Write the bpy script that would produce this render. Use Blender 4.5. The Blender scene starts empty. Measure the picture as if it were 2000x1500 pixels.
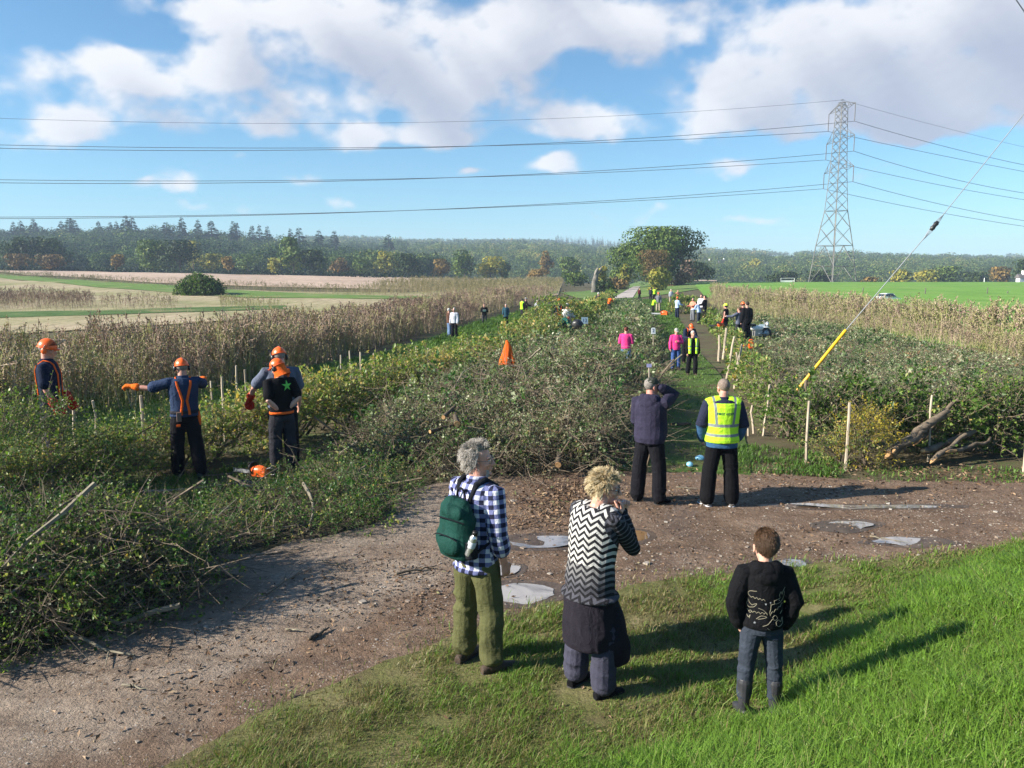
NO_HAZE=False
import bpy, bmesh, math, random
import numpy as np
from mathutils import Vector, Matrix, geometry
R = math.radians
PI = math.pi
scene = bpy.context.scene
COL = scene.collection
rng = np.random.default_rng(7)
random.seed(7)

# ------------------------------------------------------------------ noise
def _hash(i, j, k, s):
    n = (i * 374761393 + j * 668265263 + k * 1440662683 + s * 974634777) & 0xffffffff
    n = ((n ^ (n >> 13)) * 1274126177) & 0xffffffff
    n = ((n ^ (n >> 15)) * 2246822519) & 0xffffffff
    return ((n ^ (n >> 16)) & 0xffff) / 32767.5 - 1.0

def vnoise(P, seed=0):
    P = np.asarray(P, float)
    if P.shape[-1] == 2:
        P = np.concatenate([P, np.zeros(P.shape[:-1] + (1,))], -1)
    f = np.floor(P); t = P - f; i = f.astype(np.int64)
    t = t * t * (3 - 2 * t)
    x, y, z = i[..., 0], i[..., 1], i[..., 2]
    tx, ty, tz = t[..., 0], t[..., 1], t[..., 2]
    def L(a, b, w): return a + (b - a) * w
    c = lambda a, b, d: _hash(x + a, y + b, z + d, seed)
    return L(L(L(c(0,0,0), c(1,0,0), tx), L(c(0,1,0), c(1,1,0), tx), ty),
             L(L(c(0,0,1), c(1,0,1), tx), L(c(0,1,1), c(1,1,1), tx), ty), tz)

def fbm(P, octaves=4, seed=0):
    P = np.asarray(P, float); a = 1.0; s = 0; tot = 0
    for o in range(octaves):
        s = s + a * vnoise(P * (2 ** o) + o * 17.3, seed + o); tot += a; a *= .5
    return s / tot

def sstep(a, b, x):
    t = np.clip((np.asarray(x, float) - a) / (b - a), 0, 1)
    return t * t * (3 - 2 * t)

# ------------------------------------------------------------------ camera model (photo pixels 2000 x 1500)
FPX = 1511.0
PITCH = math.atan2(750 - 540, FPX)
CAMZ = 3.05
CT, ST = math.cos(PITCH), math.sin(PITCH)

def ray(px, py):
    u = (np.asarray(px, float) - 1000) / FPX; v = (750 - np.asarray(py, float)) / FPX
    y = CT + v * ST; z = -ST + v * CT
    return u / y, z / y                     # x and z per metre of world y
def at(px, py, Y):
    a, b = ray(px, py)
    return Vector((float(a) * Y, Y, CAMZ + float(b) * Y))
def px_of(x, y, z):
    z = np.asarray(z, float) - CAMZ; y = np.asarray(y, float)
    d = y * CT - z * ST; v = y * ST + z * CT
    return 1000 + FPX * np.asarray(x, float) / d, 750 - FPX * v / d

# ------------------------------------------------------------------ terrain height
BA = np.array([0.75, 4.5]); BB = np.array([5.4, 8.1])
BN = np.array([.612, -.791])
def H(x, y):
    x = np.asarray(x, float); y = np.asarray(y, float)
    s = (x - BA[0]) * BN[0] + (y - BA[1]) * BN[1]
    s = s + .25 * fbm(np.stack([x * .5, y * .5], -1), 2, 5)
    bank = .46 * (np.sqrt(s * s + .25) + s) / 2
    bank = 1.75 * np.tanh(bank / 1.75)
    z = bank
    z = z - .45 * sstep(13, 38, y)
    r = np.sqrt(x * x + y * y)
    t = np.clip((.13 - x / np.maximum(y, 1)) / .8, 0, 1.0)
    z = z + 5.2 * sstep(45, 255, y) * t ** .55
    z = z + 1.95 * sstep(55, 205, y) * sstep(.08, .28, x / np.maximum(y, 1)) 
    und = fbm(np.stack([x * .05, y * .05], -1), 2, 9) * np.clip((r - 30) / 100, 0, 1) * .5
    z = z + und * sstep(-.15, -.05, -x / np.maximum(y, 1) )
    mic = .035 * fbm(np.stack([x * 1.1, y * 1.1], -1), 3, 3)
    return z + mic * np.exp(-np.clip(r - 25, 0, 1e9) / 30)
def Hf(x, y): return float(H(np.array(x), np.array(y)))

def G(px, py, dz=0.0):
    """point of the ground seen at a photo pixel (ray march on the terrain)"""
    a, b = ray(px, py); a = float(a); b = float(b)
    ys = np.concatenate([np.geomspace(1.5, 900, 900)])
    d = CAMZ + b * ys - (H(a * ys, ys) + dz)
    k = np.argmax(d < 0)
    if not (d < 0).any(): Y = 700.0
    elif k == 0: Y = ys[0]
    else:
        lo, hi = ys[k - 1], ys[k]
        for _ in range(24):
            m = (lo + hi) / 2
            if CAMZ + b * m - (Hf(a * m, m) + dz) < 0: hi = m
            else: lo = m
        Y = (lo + hi) / 2
    return Vector((a * Y, Y, CAMZ + b * Y))

# ------------------------------------------------------------------ meshes
def mesh_np(name, V, F, mats=(), parent=None, midx=None, smooth=False, tint=None, corner=None, loc=None):
    """V (n,3); F (m,k) uniform faces or list of sequences"""
    me = bpy.data.meshes.new(name)
    V = np.asarray(V, np.float32)
    me.vertices.add(len(V)); me.vertices.foreach_set('co', V.ravel())
    if isinstance(F, np.ndarray):
        m, k = F.shape
        lt = np.full(m, k, np.int32); li = F.astype(np.int32).ravel()
    else:
        lt = np.array([len(f) for f in F], np.int32); m = len(lt)
        li = np.concatenate([np.asarray(f, np.int32) for f in F]) if m else np.zeros(0, np.int32)
    ls = np.concatenate([[0], np.cumsum(lt)[:-1]]).astype(np.int32) if m else np.zeros(0, np.int32)
    me.loops.add(len(li)); me.loops.foreach_set('vertex_index', li)
    me.polygons.add(m); me.polygons.foreach_set('loop_start', ls)
    me.polygons.foreach_set('loop_total', lt)
    if midx is not None: me.polygons.foreach_set('material_index', np.asarray(midx, np.int32))
    me.polygons.foreach_set('use_smooth', np.full(m, smooth, bool))
    me.update(calc_edges=True)
    if tint is not None:
        a = me.attributes.new('tint', 'FLOAT', 'FACE'); a.data.foreach_set('value', np.asarray(tint, np.float32))
    if corner is not None:
        a = me.attributes.new('cloth', 'FLOAT_VECTOR', 'CORNER'); a.data.foreach_set('vector', np.asarray(corner, np.float32).ravel())
    for mt in (mats if isinstance(mats, (list, tuple)) else [mats]): me.materials.append(mt)
    o = bpy.data.objects.new(name, me); COL.objects.link(o)
    if loc is not None: o.location = loc
    if parent is not None: o.parent = parent
    return o

class Acc:
    """collects quads"""
    def __init__(s): s.V = []; s.F = []; s.M = []; s.T = []; s.n = 0
    def add(s, V, F, m=0, t=None):
        V = np.asarray(V, np.float32); F = np.asarray(F, np.int64)
        if len(F) == 0: return
        s.V.append(V); s.F.append(F + s.n); s.n += len(V)
        s.M.append(np.full(len(F), m) if np.isscalar(m) else np.asarray(m))
        if t is None: t = .5
        s.T.append(np.full(len(F), t) if np.isscalar(t) else np.asarray(t))
    def arrays(s): return np.concatenate(s.V), np.concatenate(s.F), np.concatenate(s.M), np.concatenate(s.T)
    def build(s, name, mats, parent=None, smooth=False):
        V, F, M, T = s.arrays()
        return mesh_np(name, V, F, mats, parent, M, smooth, T)

def frames(D):
    """orthonormal frames with z along D (n,3), returns (n,3,3) columns x,y,z"""
    D = D / np.maximum(np.linalg.norm(D, axis=1, keepdims=True), 1e-9)
    up = np.where(np.abs(D[:, 2:3]) < .95, np.array([[0, 0, 1.]]), np.array([[1., 0, 0]]))
    X = np.cross(up, D); X /= np.maximum(np.linalg.norm(X, axis=1, keepdims=True), 1e-9)
    Y = np.cross(D, X)
    return np.stack([X, Y, D], 2)

def tube(P, r, sides=4, caps=False, flat=None):
    """tube along P (n,3), radii r -> V, F quads"""
    P = np.asarray(P, float); n = len(P)
    r = np.broadcast_to(np.asarray(r, float), (n,)).copy()
    T = np.gradient(P, axis=0)
    if caps:
        t0 = T[0] / np.linalg.norm(T[0]); t1 = T[-1] / np.linalg.norm(T[-1])
        c = [.0, .55, .87]
        h = [1., .835, .5]
        P = np.concatenate([[P[0] - t0 * r[0] * a for a in h], P, [P[-1] + t1 * r[-1] * a for a in h[::-1]]])
        r = np.concatenate([[max(r[0] * a, 1e-5) for a in c], r, [max(r[-1] * a, 1e-5) for a in c[::-1]]])
        T = np.concatenate([[t0] * 3, T, [t1] * 3]); n += 6
    T = T / np.maximum(np.linalg.norm(T, axis=1, keepdims=True), 1e-9)
    # parallel transport
    X = np.zeros((n, 3)); a = np.array([1., 0, 0]) if abs(T[0][0]) < .8 else np.array([0, 1., 0])
    x = np.cross(T[0], np.cross(a, T[0])); x /= np.linalg.norm(x); X[0] = x
    for i in range(1, n):
        x = X[i - 1] - T[i] * np.dot(X[i - 1], T[i]); X[i] = x / max(np.linalg.norm(x), 1e-9)
    Y = np.cross(T, X)
    ang = np.arange(sides) * 2 * PI / sides
    V = P[:, None, :] + r[:, None, None] * (np.cos(ang)[None, :, None] * X[:, None, :] + np.sin(ang)[None, :, None] * Y[:, None, :])
    i = np.arange(n - 1)[:, None]; j = np.arange(sides)[None, :]
    F = np.stack([i * sides + j, i * sides + (j + 1) % sides, (i + 1) * sides + (j + 1) % sides, (i + 1) * sides + j], -1).reshape(-1, 4)
    return V.reshape(-1, 3), F

def rings(R_):
    """closed loft of elliptical rings: list of (center(3), X vec(3), Y vec(3)); ends collapse to a point"""
    n = 20; ang = np.arange(n) * 2 * PI / n
    C = np.array([np.asarray(a[0], float) for a in R_]); X = np.array([np.asarray(a[1], float) for a in R_]); Y = np.array([np.asarray(a[2], float) for a in R_])
    C = np.concatenate([C[:1], C, C[-1:]]); X = np.concatenate([X[:1] * 1e-4, X, X[-1:] * 1e-4]); Y = np.concatenate([Y[:1] * 1e-4, Y, Y[-1:] * 1e-4])
    V = C[:, None] + np.cos(ang)[None, :, None] * X[:, None] + np.sin(ang)[None, :, None] * Y[:, None]
    m = len(C); i = np.arange(m - 1)[:, None]; j = np.arange(n)[None]
    F = np.stack([i * n + j, i * n + (j + 1) % n, (i + 1) * n + (j + 1) % n, (i + 1) * n + j], -1).reshape(-1, 4)
    return V.reshape(-1, 3), F

def ellipsoid(c, X, Y, Z, nu=18, nv=12):
    th = np.linspace(1e-3, PI - 1e-3, nv); ang = np.arange(nu) * 2 * PI / nu
    c, X, Y, Z = [np.asarray(a, float) for a in (c, X, Y, Z)]
    V = c + np.sin(th)[:, None, None] * (np.cos(ang)[None, :, None] * X + np.sin(ang)[None, :, None] * Y) - np.cos(th)[:, None, None] * Z
    i = np.arange(nv - 1)[:, None]; j = np.arange(nu)[None]
    F = np.stack([i * nu + j, i * nu + (j + 1) % nu, (i + 1) * nu + (j + 1) % nu, (i + 1) * nu + j], -1).reshape(-1, 4)
    return V.reshape(-1, 3), F

def boxv(c, s, M=None):
    """box centred at c with full sizes s; M 3x3 columns"""
    c = np.asarray(c, float); s = np.asarray(s, float) / 2
    v = np.array([[x, y, z] for z in (-1, 1) for y in (-1, 1) for x in (-1, 1)], float) * s
    if M is not None: v = v @ np.asarray(M, float).T
    f = np.array([[0, 2, 3, 1], [4, 5, 7, 6], [0, 1, 5, 4], [2, 6, 7, 3], [0, 4, 6, 2], [1, 3, 7, 5]])
    return v + c, f

def bar(a, b, w):
    """square bar between two points"""
    a = np.asarray(a, float); b = np.asarray(b, float)
    return tube(np.array([a, b]), [w * .7, w * .7], 4, caps=False)

def lathe(prof, n=20):
    """prof list of (r,z)"""
    ang = np.arange(n) * 2 * PI / n; p = np.array(prof, float)
    V = np.stack([p[:, :1] * np.cos(ang), p[:, :1] * np.sin(ang), np.repeat(p[:, 1:], n, 1)], -1).reshape(-1, 3)
    m = len(p); i = np.arange(m - 1)[:, None]; j = np.arange(n)[None]
    F = np.stack([i * n + j, i * n + (j + 1) % n, (i + 1) * n + (j + 1) % n, (i + 1) * n + j], -1).reshape(-1, 4)
    return V, F

# ------------------------------------------------------------------ tags
def tag(o, label=None, cat=None, group=None, kind=None):
    if label: o['label'] = label
    if cat: o['category'] = cat
    if group: o['group'] = group
    if kind: o['kind'] = kind
    return o
def empty(name, loc=(0, 0, 0), rz=0.0):
    o = bpy.data.objects.new(name, None); COL.objects.link(o); o.location = loc; o.rotation_euler = (0, 0, rz)
    o.empty_display_size = .1
    return o

def in_poly(x, y, poly):
    x = np.asarray(x); y = np.asarray(y); ins = np.zeros(x.shape, bool)
    P = np.asarray(poly)[:, :2]; n = len(P)
    for i in range(n):
        x0, y0 = P[i]; x1, y1 = P[(i + 1) % n]
        if y0 == y1: continue
        c = ((y0 > y) != (y1 > y)) & (x < (x1 - x0) * (y - y0) / (y1 - y0) + x0)
        ins ^= c
    return ins
def polyline(P, t):
    """points along polyline P (n,2+) at arclength params t in 0..1"""
    P = np.asarray(P, float); d = np.r_[0, np.cumsum(np.linalg.norm(np.diff(P, axis=0), axis=1))]; d /= d[-1]
    return np.stack([np.interp(t, d, P[:, k]) for k in range(P.shape[1])], -1)
def smooth_line(P, n=60):
    """Catmull-Rom through P"""
    P = np.asarray(P, float); Q = np.concatenate([[2 * P[0] - P[1]], P, [2 * P[-1] - P[-2]]]); out = []
    for i in range(1, len(Q) - 2):
        t = np.linspace(0, 1, max(2, n // (len(P) - 1)), endpoint=False)[:, None]
        a, b, c, d = Q[i - 1], Q[i], Q[i + 1], Q[i + 2]
        out.append(.5 * (2 * b + (c - a) * t + (2 * a - 5 * b + 4 * c - d) * t ** 2 + (3 * b - a - 3 * c + d) * t ** 3))
    out.append(P[-1:])
    return np.concatenate(out)
# ------------------------------------------------------------------ materials
def _new(name):
    m = bpy.data.materials.new(name); m.use_nodes = True
    nt = m.node_tree; nt.nodes.clear()
    out = nt.nodes.new('ShaderNodeOutputMaterial'); b = nt.nodes.new('ShaderNodeBsdfPrincipled')
    nt.links.new(b.outputs[0], out.inputs[0])
    return m, nt, b, out
def N(nt, t, **kw):
    n = nt.nodes.new('ShaderNode' + t)
    for k, v in kw.items(): setattr(n, k, v)
    return n
def ramp(nt, stops, src):
    r = N(nt, 'ValToRGB'); e = r.color_ramp.elements
    while len(e) < len(stops): e.new(.5)
    for i, (p, c) in enumerate(stops):
        e[i].position = p; e[i].color = (*c, 1)
    nt.links.new(src, r.inputs[0]); return r.outputs[0]
def noise_node(nt, scale, detail=4, rough=.55, vec=None, dist=0.0):
    n = N(nt, 'TexNoise'); n.inputs['Scale'].default_value = scale; n.inputs['Detail'].default_value = detail
    n.inputs['Roughness'].default_value = rough; n.inputs['Distortion'].default_value = dist
    if vec is not None: nt.links.new(vec, n.inputs['Vector'])
    return n.outputs['Fac']
def geo_pos(nt): return N(nt, 'NewGeometry').outputs['Position']
def obj_pos(nt): return N(nt, 'TexCoord').outputs['Object']
def mapping(nt, vec, scale=(1, 1, 1), rot=(0, 0, 0)):
    m = N(nt, 'Mapping'); m.inputs['Scale'].default_value = scale; m.inputs['Rotation'].default_value = rot
    nt.links.new(vec, m.inputs['Vector']); return m.outputs[0]
def mix(nt, fac, a, b, mode='MIX'):
    m = N(nt, 'Mix', data_type='RGBA', blend_type=mode)
    if isinstance(fac, (int, float)): m.inputs[0].default_value = fac
    else: nt.links.new(fac, m.inputs[0])
    for s, v in ((6, a), (7, b)):
        if isinstance(v, tuple): m.inputs[s].default_value = (*v, 1)
        else: nt.links.new(v, m.inputs[s])
    return m.outputs[2]
def mathn(nt, op, a, b=None, c=None, clamp=False):
    m = N(nt, 'Math', operation=op); m.use_clamp = clamp
    for i, v in enumerate((a, b, c)):
        if v is None: continue
        if isinstance(v, (int, float)): m.inputs[i].default_value = v
        else: nt.links.new(v, m.inputs[i])
    return m.outputs[0]
def bump(nt, bsdf, h, strength=.3, dist=.02):
    b = N(nt, 'Bump'); b.inputs['Strength'].default_value = strength; b.inputs['Distance'].default_value = dist
    nt.links.new(h, b.inputs['Height']); nt.links.new(b.outputs[0], bsdf.inputs['Normal'])

def m_noise(name, stops, scale=5., rough=.85, bmp=.3, bscale=None, bdist=.01, detail=5, space='obj', spec=.3, aniso=(1, 1, 1), metal=0.):
    """colour from a noise ramp plus bump"""
    m, nt, b, out = _new(name)
    v = obj_pos(nt) if space == 'obj' else geo_pos(nt)
    v = mapping(nt, v, aniso)
    nt.links.new(ramp(nt, stops, noise_node(nt, scale, detail, vec=v)), b.inputs['Base Color'])
    b.inputs['Roughness'].default_value = rough; b.inputs['Specular IOR Level'].default_value = spec; b.inputs['Metallic'].default_value = metal
    if bmp: bump(nt, b, noise_node(nt, bscale or scale * 4, 4, vec=v), bmp, bdist)
    return m
def m_cloth(name, col, var=.25, rough=.9, weave=900., sheen=.05):
    m, nt, b, out = _new(name); v = obj_pos(nt)
    d = tuple(c * (1 - var) for c in col); l = tuple(min(1, c * (1 + var)) for c in col)
    c1 = ramp(nt, [(.3, d), (.7, l)], noise_node(nt, 6, 6, .65, v))
    nt.links.new(c1, b.inputs['Base Color'])
    b.inputs['Roughness'].default_value = rough; b.inputs['Specular IOR Level'].default_value = .12
    h = mathn(nt, 'ADD', noise_node(nt, 13, 5, .6, v, 1.4), mathn(nt, 'MULTIPLY', noise_node(nt, weave * .3, 2, .5, v), .12))
    bump(nt, b, h, .55, .03)
    return m
def m_plain(name, col, rough=.5, metal=0., spec=.5, var=.12, scale=8, bmp=.05, coat=0.):
    m = m_noise(name, [(.3, tuple(c * (1 - var) for c in col)), (.7, tuple(min(1, c * (1 + var)) for c in col))], scale, rough, bmp, scale * 6, .004, spec=spec, metal=metal)
    return m
def m_leaf(name, stops, rough=.45, trans=.38, patch=None, spec=.35):
    """leaf colour from the per-face tint; patch adds slow colour drift over the place"""
    m, nt, b, out = _new(name)
    a = N(nt, 'Attribute', attribute_name='tint', attribute_type='GEOMETRY')
    f = a.outputs['Fac']
    if patch:
        sc, amt = patch
        f = mathn(nt, 'ADD', f, mathn(nt, 'MULTIPLY', mathn(nt, 'SUBTRACT', noise_node(nt, sc, 3, .6, geo_pos(nt)), .5), amt), clamp=True)
    c = ramp(nt, stops, f)
    nt.links.new(c, b.inputs['Base Color']); b.inputs['Roughness'].default_value = rough
    b.inputs['Specular IOR Level'].default_value = spec
    if trans:
        tr = N(nt, 'BsdfTranslucent'); nt.links.new(mix(nt, 1., c, (1.15, 1.2, .6), 'MULTIPLY'), tr.inputs['Color'])
        ms = N(nt, 'MixShader'); ms.inputs[0].default_value = trans
        nt.links.new(b.outputs[0], ms.inputs[1]); nt.links.new(tr.outputs[0], ms.inputs[2]); nt.links.new(ms.outputs[0], out.inputs[0])
    return m

LEAF_GREEN = [(0., (0.032, 0.054, 0.014)), (.25, (0.071, 0.131, 0.026)), (.5, (0.138, 0.231, 0.043)), (.72, (0.248, 0.319, 0.065)), (.86, (0.425, 0.414, 0.173)), (1., (0.495, 0.350, 0.101))]
M = {}
M['leaf'] = m_leaf('leaf', LEAF_GREEN, patch=(.8, .35))
M['leaf_pale'] = m_leaf('cut_leaf', [(0., (0.043, 0.065, 0.030)), (.25, (0.108, 0.162, 0.065)), (.5, (0.205, 0.268, 0.119)), (.75, (0.345, 0.380, 0.205)), (.9, (0.542, 0.551, 0.410)), (1., (0.328, 0.210, 0.107))], patch=(.7, .4), rough=.4)
M['leaf_lush'] = m_leaf('lush_leaf', [(0., (.010, .028, .008)), (.4, (.028, .085, .018)), (.75, (.06, .15, .03)), (1., (.13, .21, .06))], patch=(1., .3))
M['ivy'] = m_leaf('ivy_leaf', [(0., (.010, .024, .009)), (.5, (.025, .060, .020)), (.85, (.06, .10, .04)), (1., (.16, .19, .10))], rough=.3, trans=.15, patch=(1.2, .3))
M['twig'] = m_noise('twig_bark', [(.25, (0.077, 0.059, 0.042)), (.6, (0.182, 0.140, 0.098)), (.8, (0.308, 0.266, 0.196))], 9, .85, .4, space='geo')
M['twig_pale'] = m_noise('pale_bark', [(.25, (.12, .10, .07)), (.6, (.24, .21, .15)), (.8, (.34, .30, .22))], 9, .85, .4, space='geo')
M['bark'] = m_noise('bark', [(.25, (.045, .035, .025)), (.6, (.11, .085, .06)), (.8, (.19, .16, .12))], 6, .9, .8, space='geo', aniso=(1, 1, .25))
M['fresh_wood'] = m_noise('fresh_cut_wood', [(.3, (.42, .22, .09)), (.7, (.58, .36, .17))], 14, .75, .3)
M['stake'] = m_noise('hazel_stake', [(.25, (.28, .22, .16)), (.55, (.48, .40, .30)), (.8, (.60, .53, .42))], 11, .8, .3, aniso=(1, 1, .2), space='geo')
M['stem_dry'] = m_leaf('dry_stem', [(0., (0.067, 0.041, 0.030)), (.25, (0.179, 0.109, 0.085)), (.5, (0.326, 0.224, 0.178)), (.78, (0.471, 0.367, 0.273)), (1., (0.292, 0.298, 0.110))], rough=.8, trans=.15, patch=(.25, .6), spec=.15)
M['grass'] = m_leaf('grass_blade', [(0., (.055, .045, .020)), (.12, (.20, .155, .065)), (.24, (.28, .235, .105)), (.36, (.115, .135, .030)), (.6, (.125, .215, .028)), (.82, (.165, .315, .035)), (1., (.36, .34, .14))], rough=.5, trans=.3, patch=(.9, .22))
M['grass_dark'] = m_leaf('path_grass_blade', [(0., (.04, .06, .014)), (.4, (.075, .15, .022)), (.8, (.125, .235, .035)), (1., (.24, .25, .08))], rough=.5, trans=.3, patch=(.8, .4))

def ground_mat(name, stops, scale, bmp=.5, speck=None, fine=60, bdist=.03, patch2=None):
    m, nt, b, out = _new(name); v = geo_pos(nt)
    c = ramp(nt, stops, noise_node(nt, scale, 8, .62, v, .3))
    c = mix(nt, .55, c, ramp(nt, [(.3, (.45, .45, .45)), (.7, (1.35, 1.35, 1.35))], noise_node(nt, fine, 3, .6, v)), 'MULTIPLY')
    if speck:
        vo = N(nt, 'TexVoronoi'); vo.inputs['Scale'].default_value = speck[0]; nt.links.new(v, vo.inputs['Vector'])
        msk = ramp(nt, [(0., (1, 1, 1)), (.22, (1, 1, 1)), (.34, (0, 0, 0))], vo.outputs['Distance'])
        sel = ramp(nt, [(.45, (0, 0, 0)), (.6, (1, 1, 1))], noise_node(nt, speck[2], 3, .6, v))
        c = mix(nt, mathn(nt, 'MULTIPLY', msk, sel), c, mix(nt, .6, vo.outputs['Color'], speck[1], 'MIX') if False else speck[1])
    if patch2:
        sc, col, lo, hi = patch2
        c = mix(nt, ramp(nt, [(lo, (0, 0, 0)), (hi, (1, 1, 1))], noise_node(nt, sc, 6, .65, v)), c, col)
    nt.links.new(c, b.inputs['Base Color']); b.inputs['Roughness'].default_value = .92; b.inputs['Specular IOR Level'].default_value = .15
    h = mathn(nt, 'ADD', noise_node(nt, fine * .4, 5, .65, v), mathn(nt, 'MULTIPLY', noise_node(nt, fine * 2, 3, .6, v), .4))
    bump(nt, b, h, bmp, bdist)
    return m
M['black'] = m_plain('black_plastic', (.018, .017, .018), .4)
M['white'] = m_plain('white_paint', (.78, .78, .76), .5, var=.05)
M['steel_wire'] = m_plain('galvanised_wire', (.40, .41, .42), .4, .5)
# ------------------------------------------------------------------ camera, sun, sky, render settings
cam = bpy.data.cameras.new('camera'); camo = bpy.data.objects.new('camera', cam); COL.objects.link(camo)
cam.sensor_width = 36; cam.lens = FPX / 2000 * 36; cam.clip_start = .05; cam.clip_end = 20000
camo.location = (0, 0, CAMZ); camo.rotation_euler = (PI / 2 - PITCH, 0, 0)
scene.camera = camo

SUN_EL = R(27.); SUN_DIR = Vector((-1., -.25, 0)).normalized()      # towards the sun, horizontally: from the left
sd = Vector((SUN_DIR.x * math.cos(SUN_EL), SUN_DIR.y * math.cos(SUN_EL), math.sin(SUN_EL)))
sl = bpy.data.lights.new('sun', 'SUN'); sl.energy = 5.0; sl.angle = R(.53); sl.color = (1., .93, .82)
so = bpy.data.objects.new('sun', sl); COL.objects.link(so); so.rotation_euler = sd.to_track_quat('Z', 'Y').to_euler()

w = bpy.data.worlds.new('World'); scene.world = w; w.use_nodes = True
nt = w.node_tree; nt.nodes.clear()
wo = N(nt, 'OutputWorld')
sky = N(nt, 'TexSky'); sky.sky_type = 'NISHITA'; sky.sun_disc = False
sky.sun_elevation = SUN_EL; sky.sun_rotation = math.atan2(SUN_DIR.x, SUN_DIR.y)
sky.air_density = 1.0; sky.dust_density = .25; sky.ozone_density = 3.0; sky.altitude = 50
bg = N(nt, 'Background'); bg.inputs[1].default_value = .062
skyc = mix(nt, 1., sky.outputs[0], (.72, 1.06, 1.18), 'MULTIPLY')
nt.links.new(skyc, bg.inputs[0])
nt.links.new(bg.outputs[0], wo.inputs[0])
# clouds: a far dome segment; each vertex holds how much cloud lies in its direction (cover) and towards the sun from there (thick), painted as the grey shaded side
def azel(px, py):
    a, b = ray(px, py); a = float(a); b = float(b)
    return math.atan2(a, 1), math.atan2(b, math.hypot(a, 1))
BLOBS = [(135, 130, 95, 50, 1.), (100, 240, 120, 42, .9), (300, 185, 150, 70, 1.), (470, 130, 130, 60, 1.), (560, 210, 110, 55, .95), (480, 60, 190, 60, .75),
    (330, 30, 110, 30, .35), (700, 40, 190, 80, .9), (760, 130, 160, 80, .85), (860, 200, 160, 70, .9), (720, 265, 75, 30, .9), (840, 255, 110, 34, .95), (980, 120, 120, 90, .85),
    (1120, 40, 190, 65, 1.05), (1300, 60, 190, 60, 1.), (1110, 235, 110, 48, .85), (1180, 250, 90, 36, .7), (1400, 235, 110, 55, 1.05), (1560, 60, 120, 75, 1.05), (1500, 170, 190, 80, 1.05), (1800, 90, 240, 100, 1.2),
    (1720, 180, 260, 80, 1.2), (1960, 140, 190, 110, 1.2), (1560, 250, 160, 40, .7), (1830, 240, 160, 40, .8), (1110, 335, 95, 30, .62), (930, 340, 40, 14, .4), (1420, 335, 70, 22, .45), (270, 360, 40, 16, .55), (345, 355, 50, 24, .62),
    (475, 300, 28, 10, .4), (655, 395, 32, 20, .55), (580, 345, 60, 16, .3), (380, 402, 50, 12, .3), (1280, 420, 40, 14, .35), (1470, 440, 110, 14, .35), (1700, 345, 90, 18, .3), (1900, 310, 60, 22, .35), (1780, 365, 60, 14, .3), (1160, 425, 60, 12, .25), (480, 405, 40, 12, .3),
    (1250, -160, 700, 110, .9), (250, -220, 500, 110, .6), (-400, 150, 300, 90, .9), (2500, 150, 350, 120, 1.), (2500, -300, 700, 200, .8), (-700, 20, 350, 160, .8)]
def cloud_cover(A, E):
    P = np.stack([A * 9, E * 12], -1)
    wa = A + .030 * fbm(P, 4, 201) + .008 * fbm(P * 6, 3, 203); we = E + .018 * fbm(P + 7.7, 4, 207) + .006 * fbm(P * 6 + 3, 3, 209)
    tot = np.zeros_like(A)
    for (bx, by, hx, hy, wt) in BLOBS:
        a0, e0 = azel(bx, by)
        r = np.sqrt(((wa - a0) * FPX / hx / 1.27) ** 2 + ((we - e0) * FPX / hy / 1.27) ** 2)
        v = wt * (1 - sstep(0, 1, r))
        tot = 1 - (1 - np.clip(tot, 0, .97)) * (1 - np.clip(v, 0, .97) * .9)
    n = fbm(np.stack([A * 20, E * 30], -1), 8, 211)
    return tot + n * .74 * np.clip(tot * 3, 0, 1)
na, ne = 860, 330
A, E = np.meshgrid(np.linspace(R(-50), R(50), na), np.linspace(R(.6), R(36), ne))
D0 = cloud_cover(A, E)
da, de = A[0, 1] - A[0, 0], E[1, 0] - E[0, 0]
thick = np.zeros_like(D0)
for k in range(1, 7):                                   # towards the sun: left and up
    i, j = int(round(k * .010 / da)), int(round(k * .011 / de))
    Dk = np.pad(D0, ((0, j), (i, 0)), mode='edge')[j:, :na]
    thick += np.clip(Dk - .1, 0, 1) / 6
rad = 9000.
V = np.stack([np.sin(A) * np.cos(E), np.cos(A) * np.cos(E), np.sin(E)], -1).reshape(-1, 3) * rad
i = np.arange(ne - 1)[:, None]; j = np.arange(na - 1)[None]
F = np.stack([i * na + j, (i + 1) * na + j, (i + 1) * na + j + 1, i * na + j + 1], -1).reshape(-1, 4)
cm = bpy.data.materials.new('cloud'); cm.use_nodes = True; ct = cm.node_tree; ct.nodes.clear()
co = N(ct, 'OutputMaterial')
ac = N(ct, 'Attribute', attribute_name='cover'); at_ = N(ct, 'Attribute', attribute_name='thick')
al = N(ct, 'MapRange', interpolation_type='SMOOTHSTEP'); ct.links.new(ac.outputs['Fac'], al.inputs[0])
al.inputs[1].default_value = .09; al.inputs[2].default_value = .70; al.inputs[4].default_value = .96
cc = ramp(ct, [(.06, (.93, .93, .95)), (.30, (.82, .83, .88)), (.58, (.60, .63, .72)), (.9, (.45, .49, .61))], at_.outputs['Fac'])
em = N(ct, 'Emission'); ct.links.new(cc, em.inputs[0]); em.inputs[1].default_value = .47
tr = N(ct, 'BsdfTransparent'); mx = N(ct, 'MixShader'); ct.links.new(al.outputs[0], mx.inputs[0]); ct.links.new(tr.outputs[0], mx.inputs[1]); ct.links.new(em.outputs[0], mx.inputs[2]); ct.links.new(mx.outputs[0], co.inputs[0])
cm.cycles.emission_sampling = 'NONE'
o = mesh_np('sky_clouds', V, F, cm, smooth=True)
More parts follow.
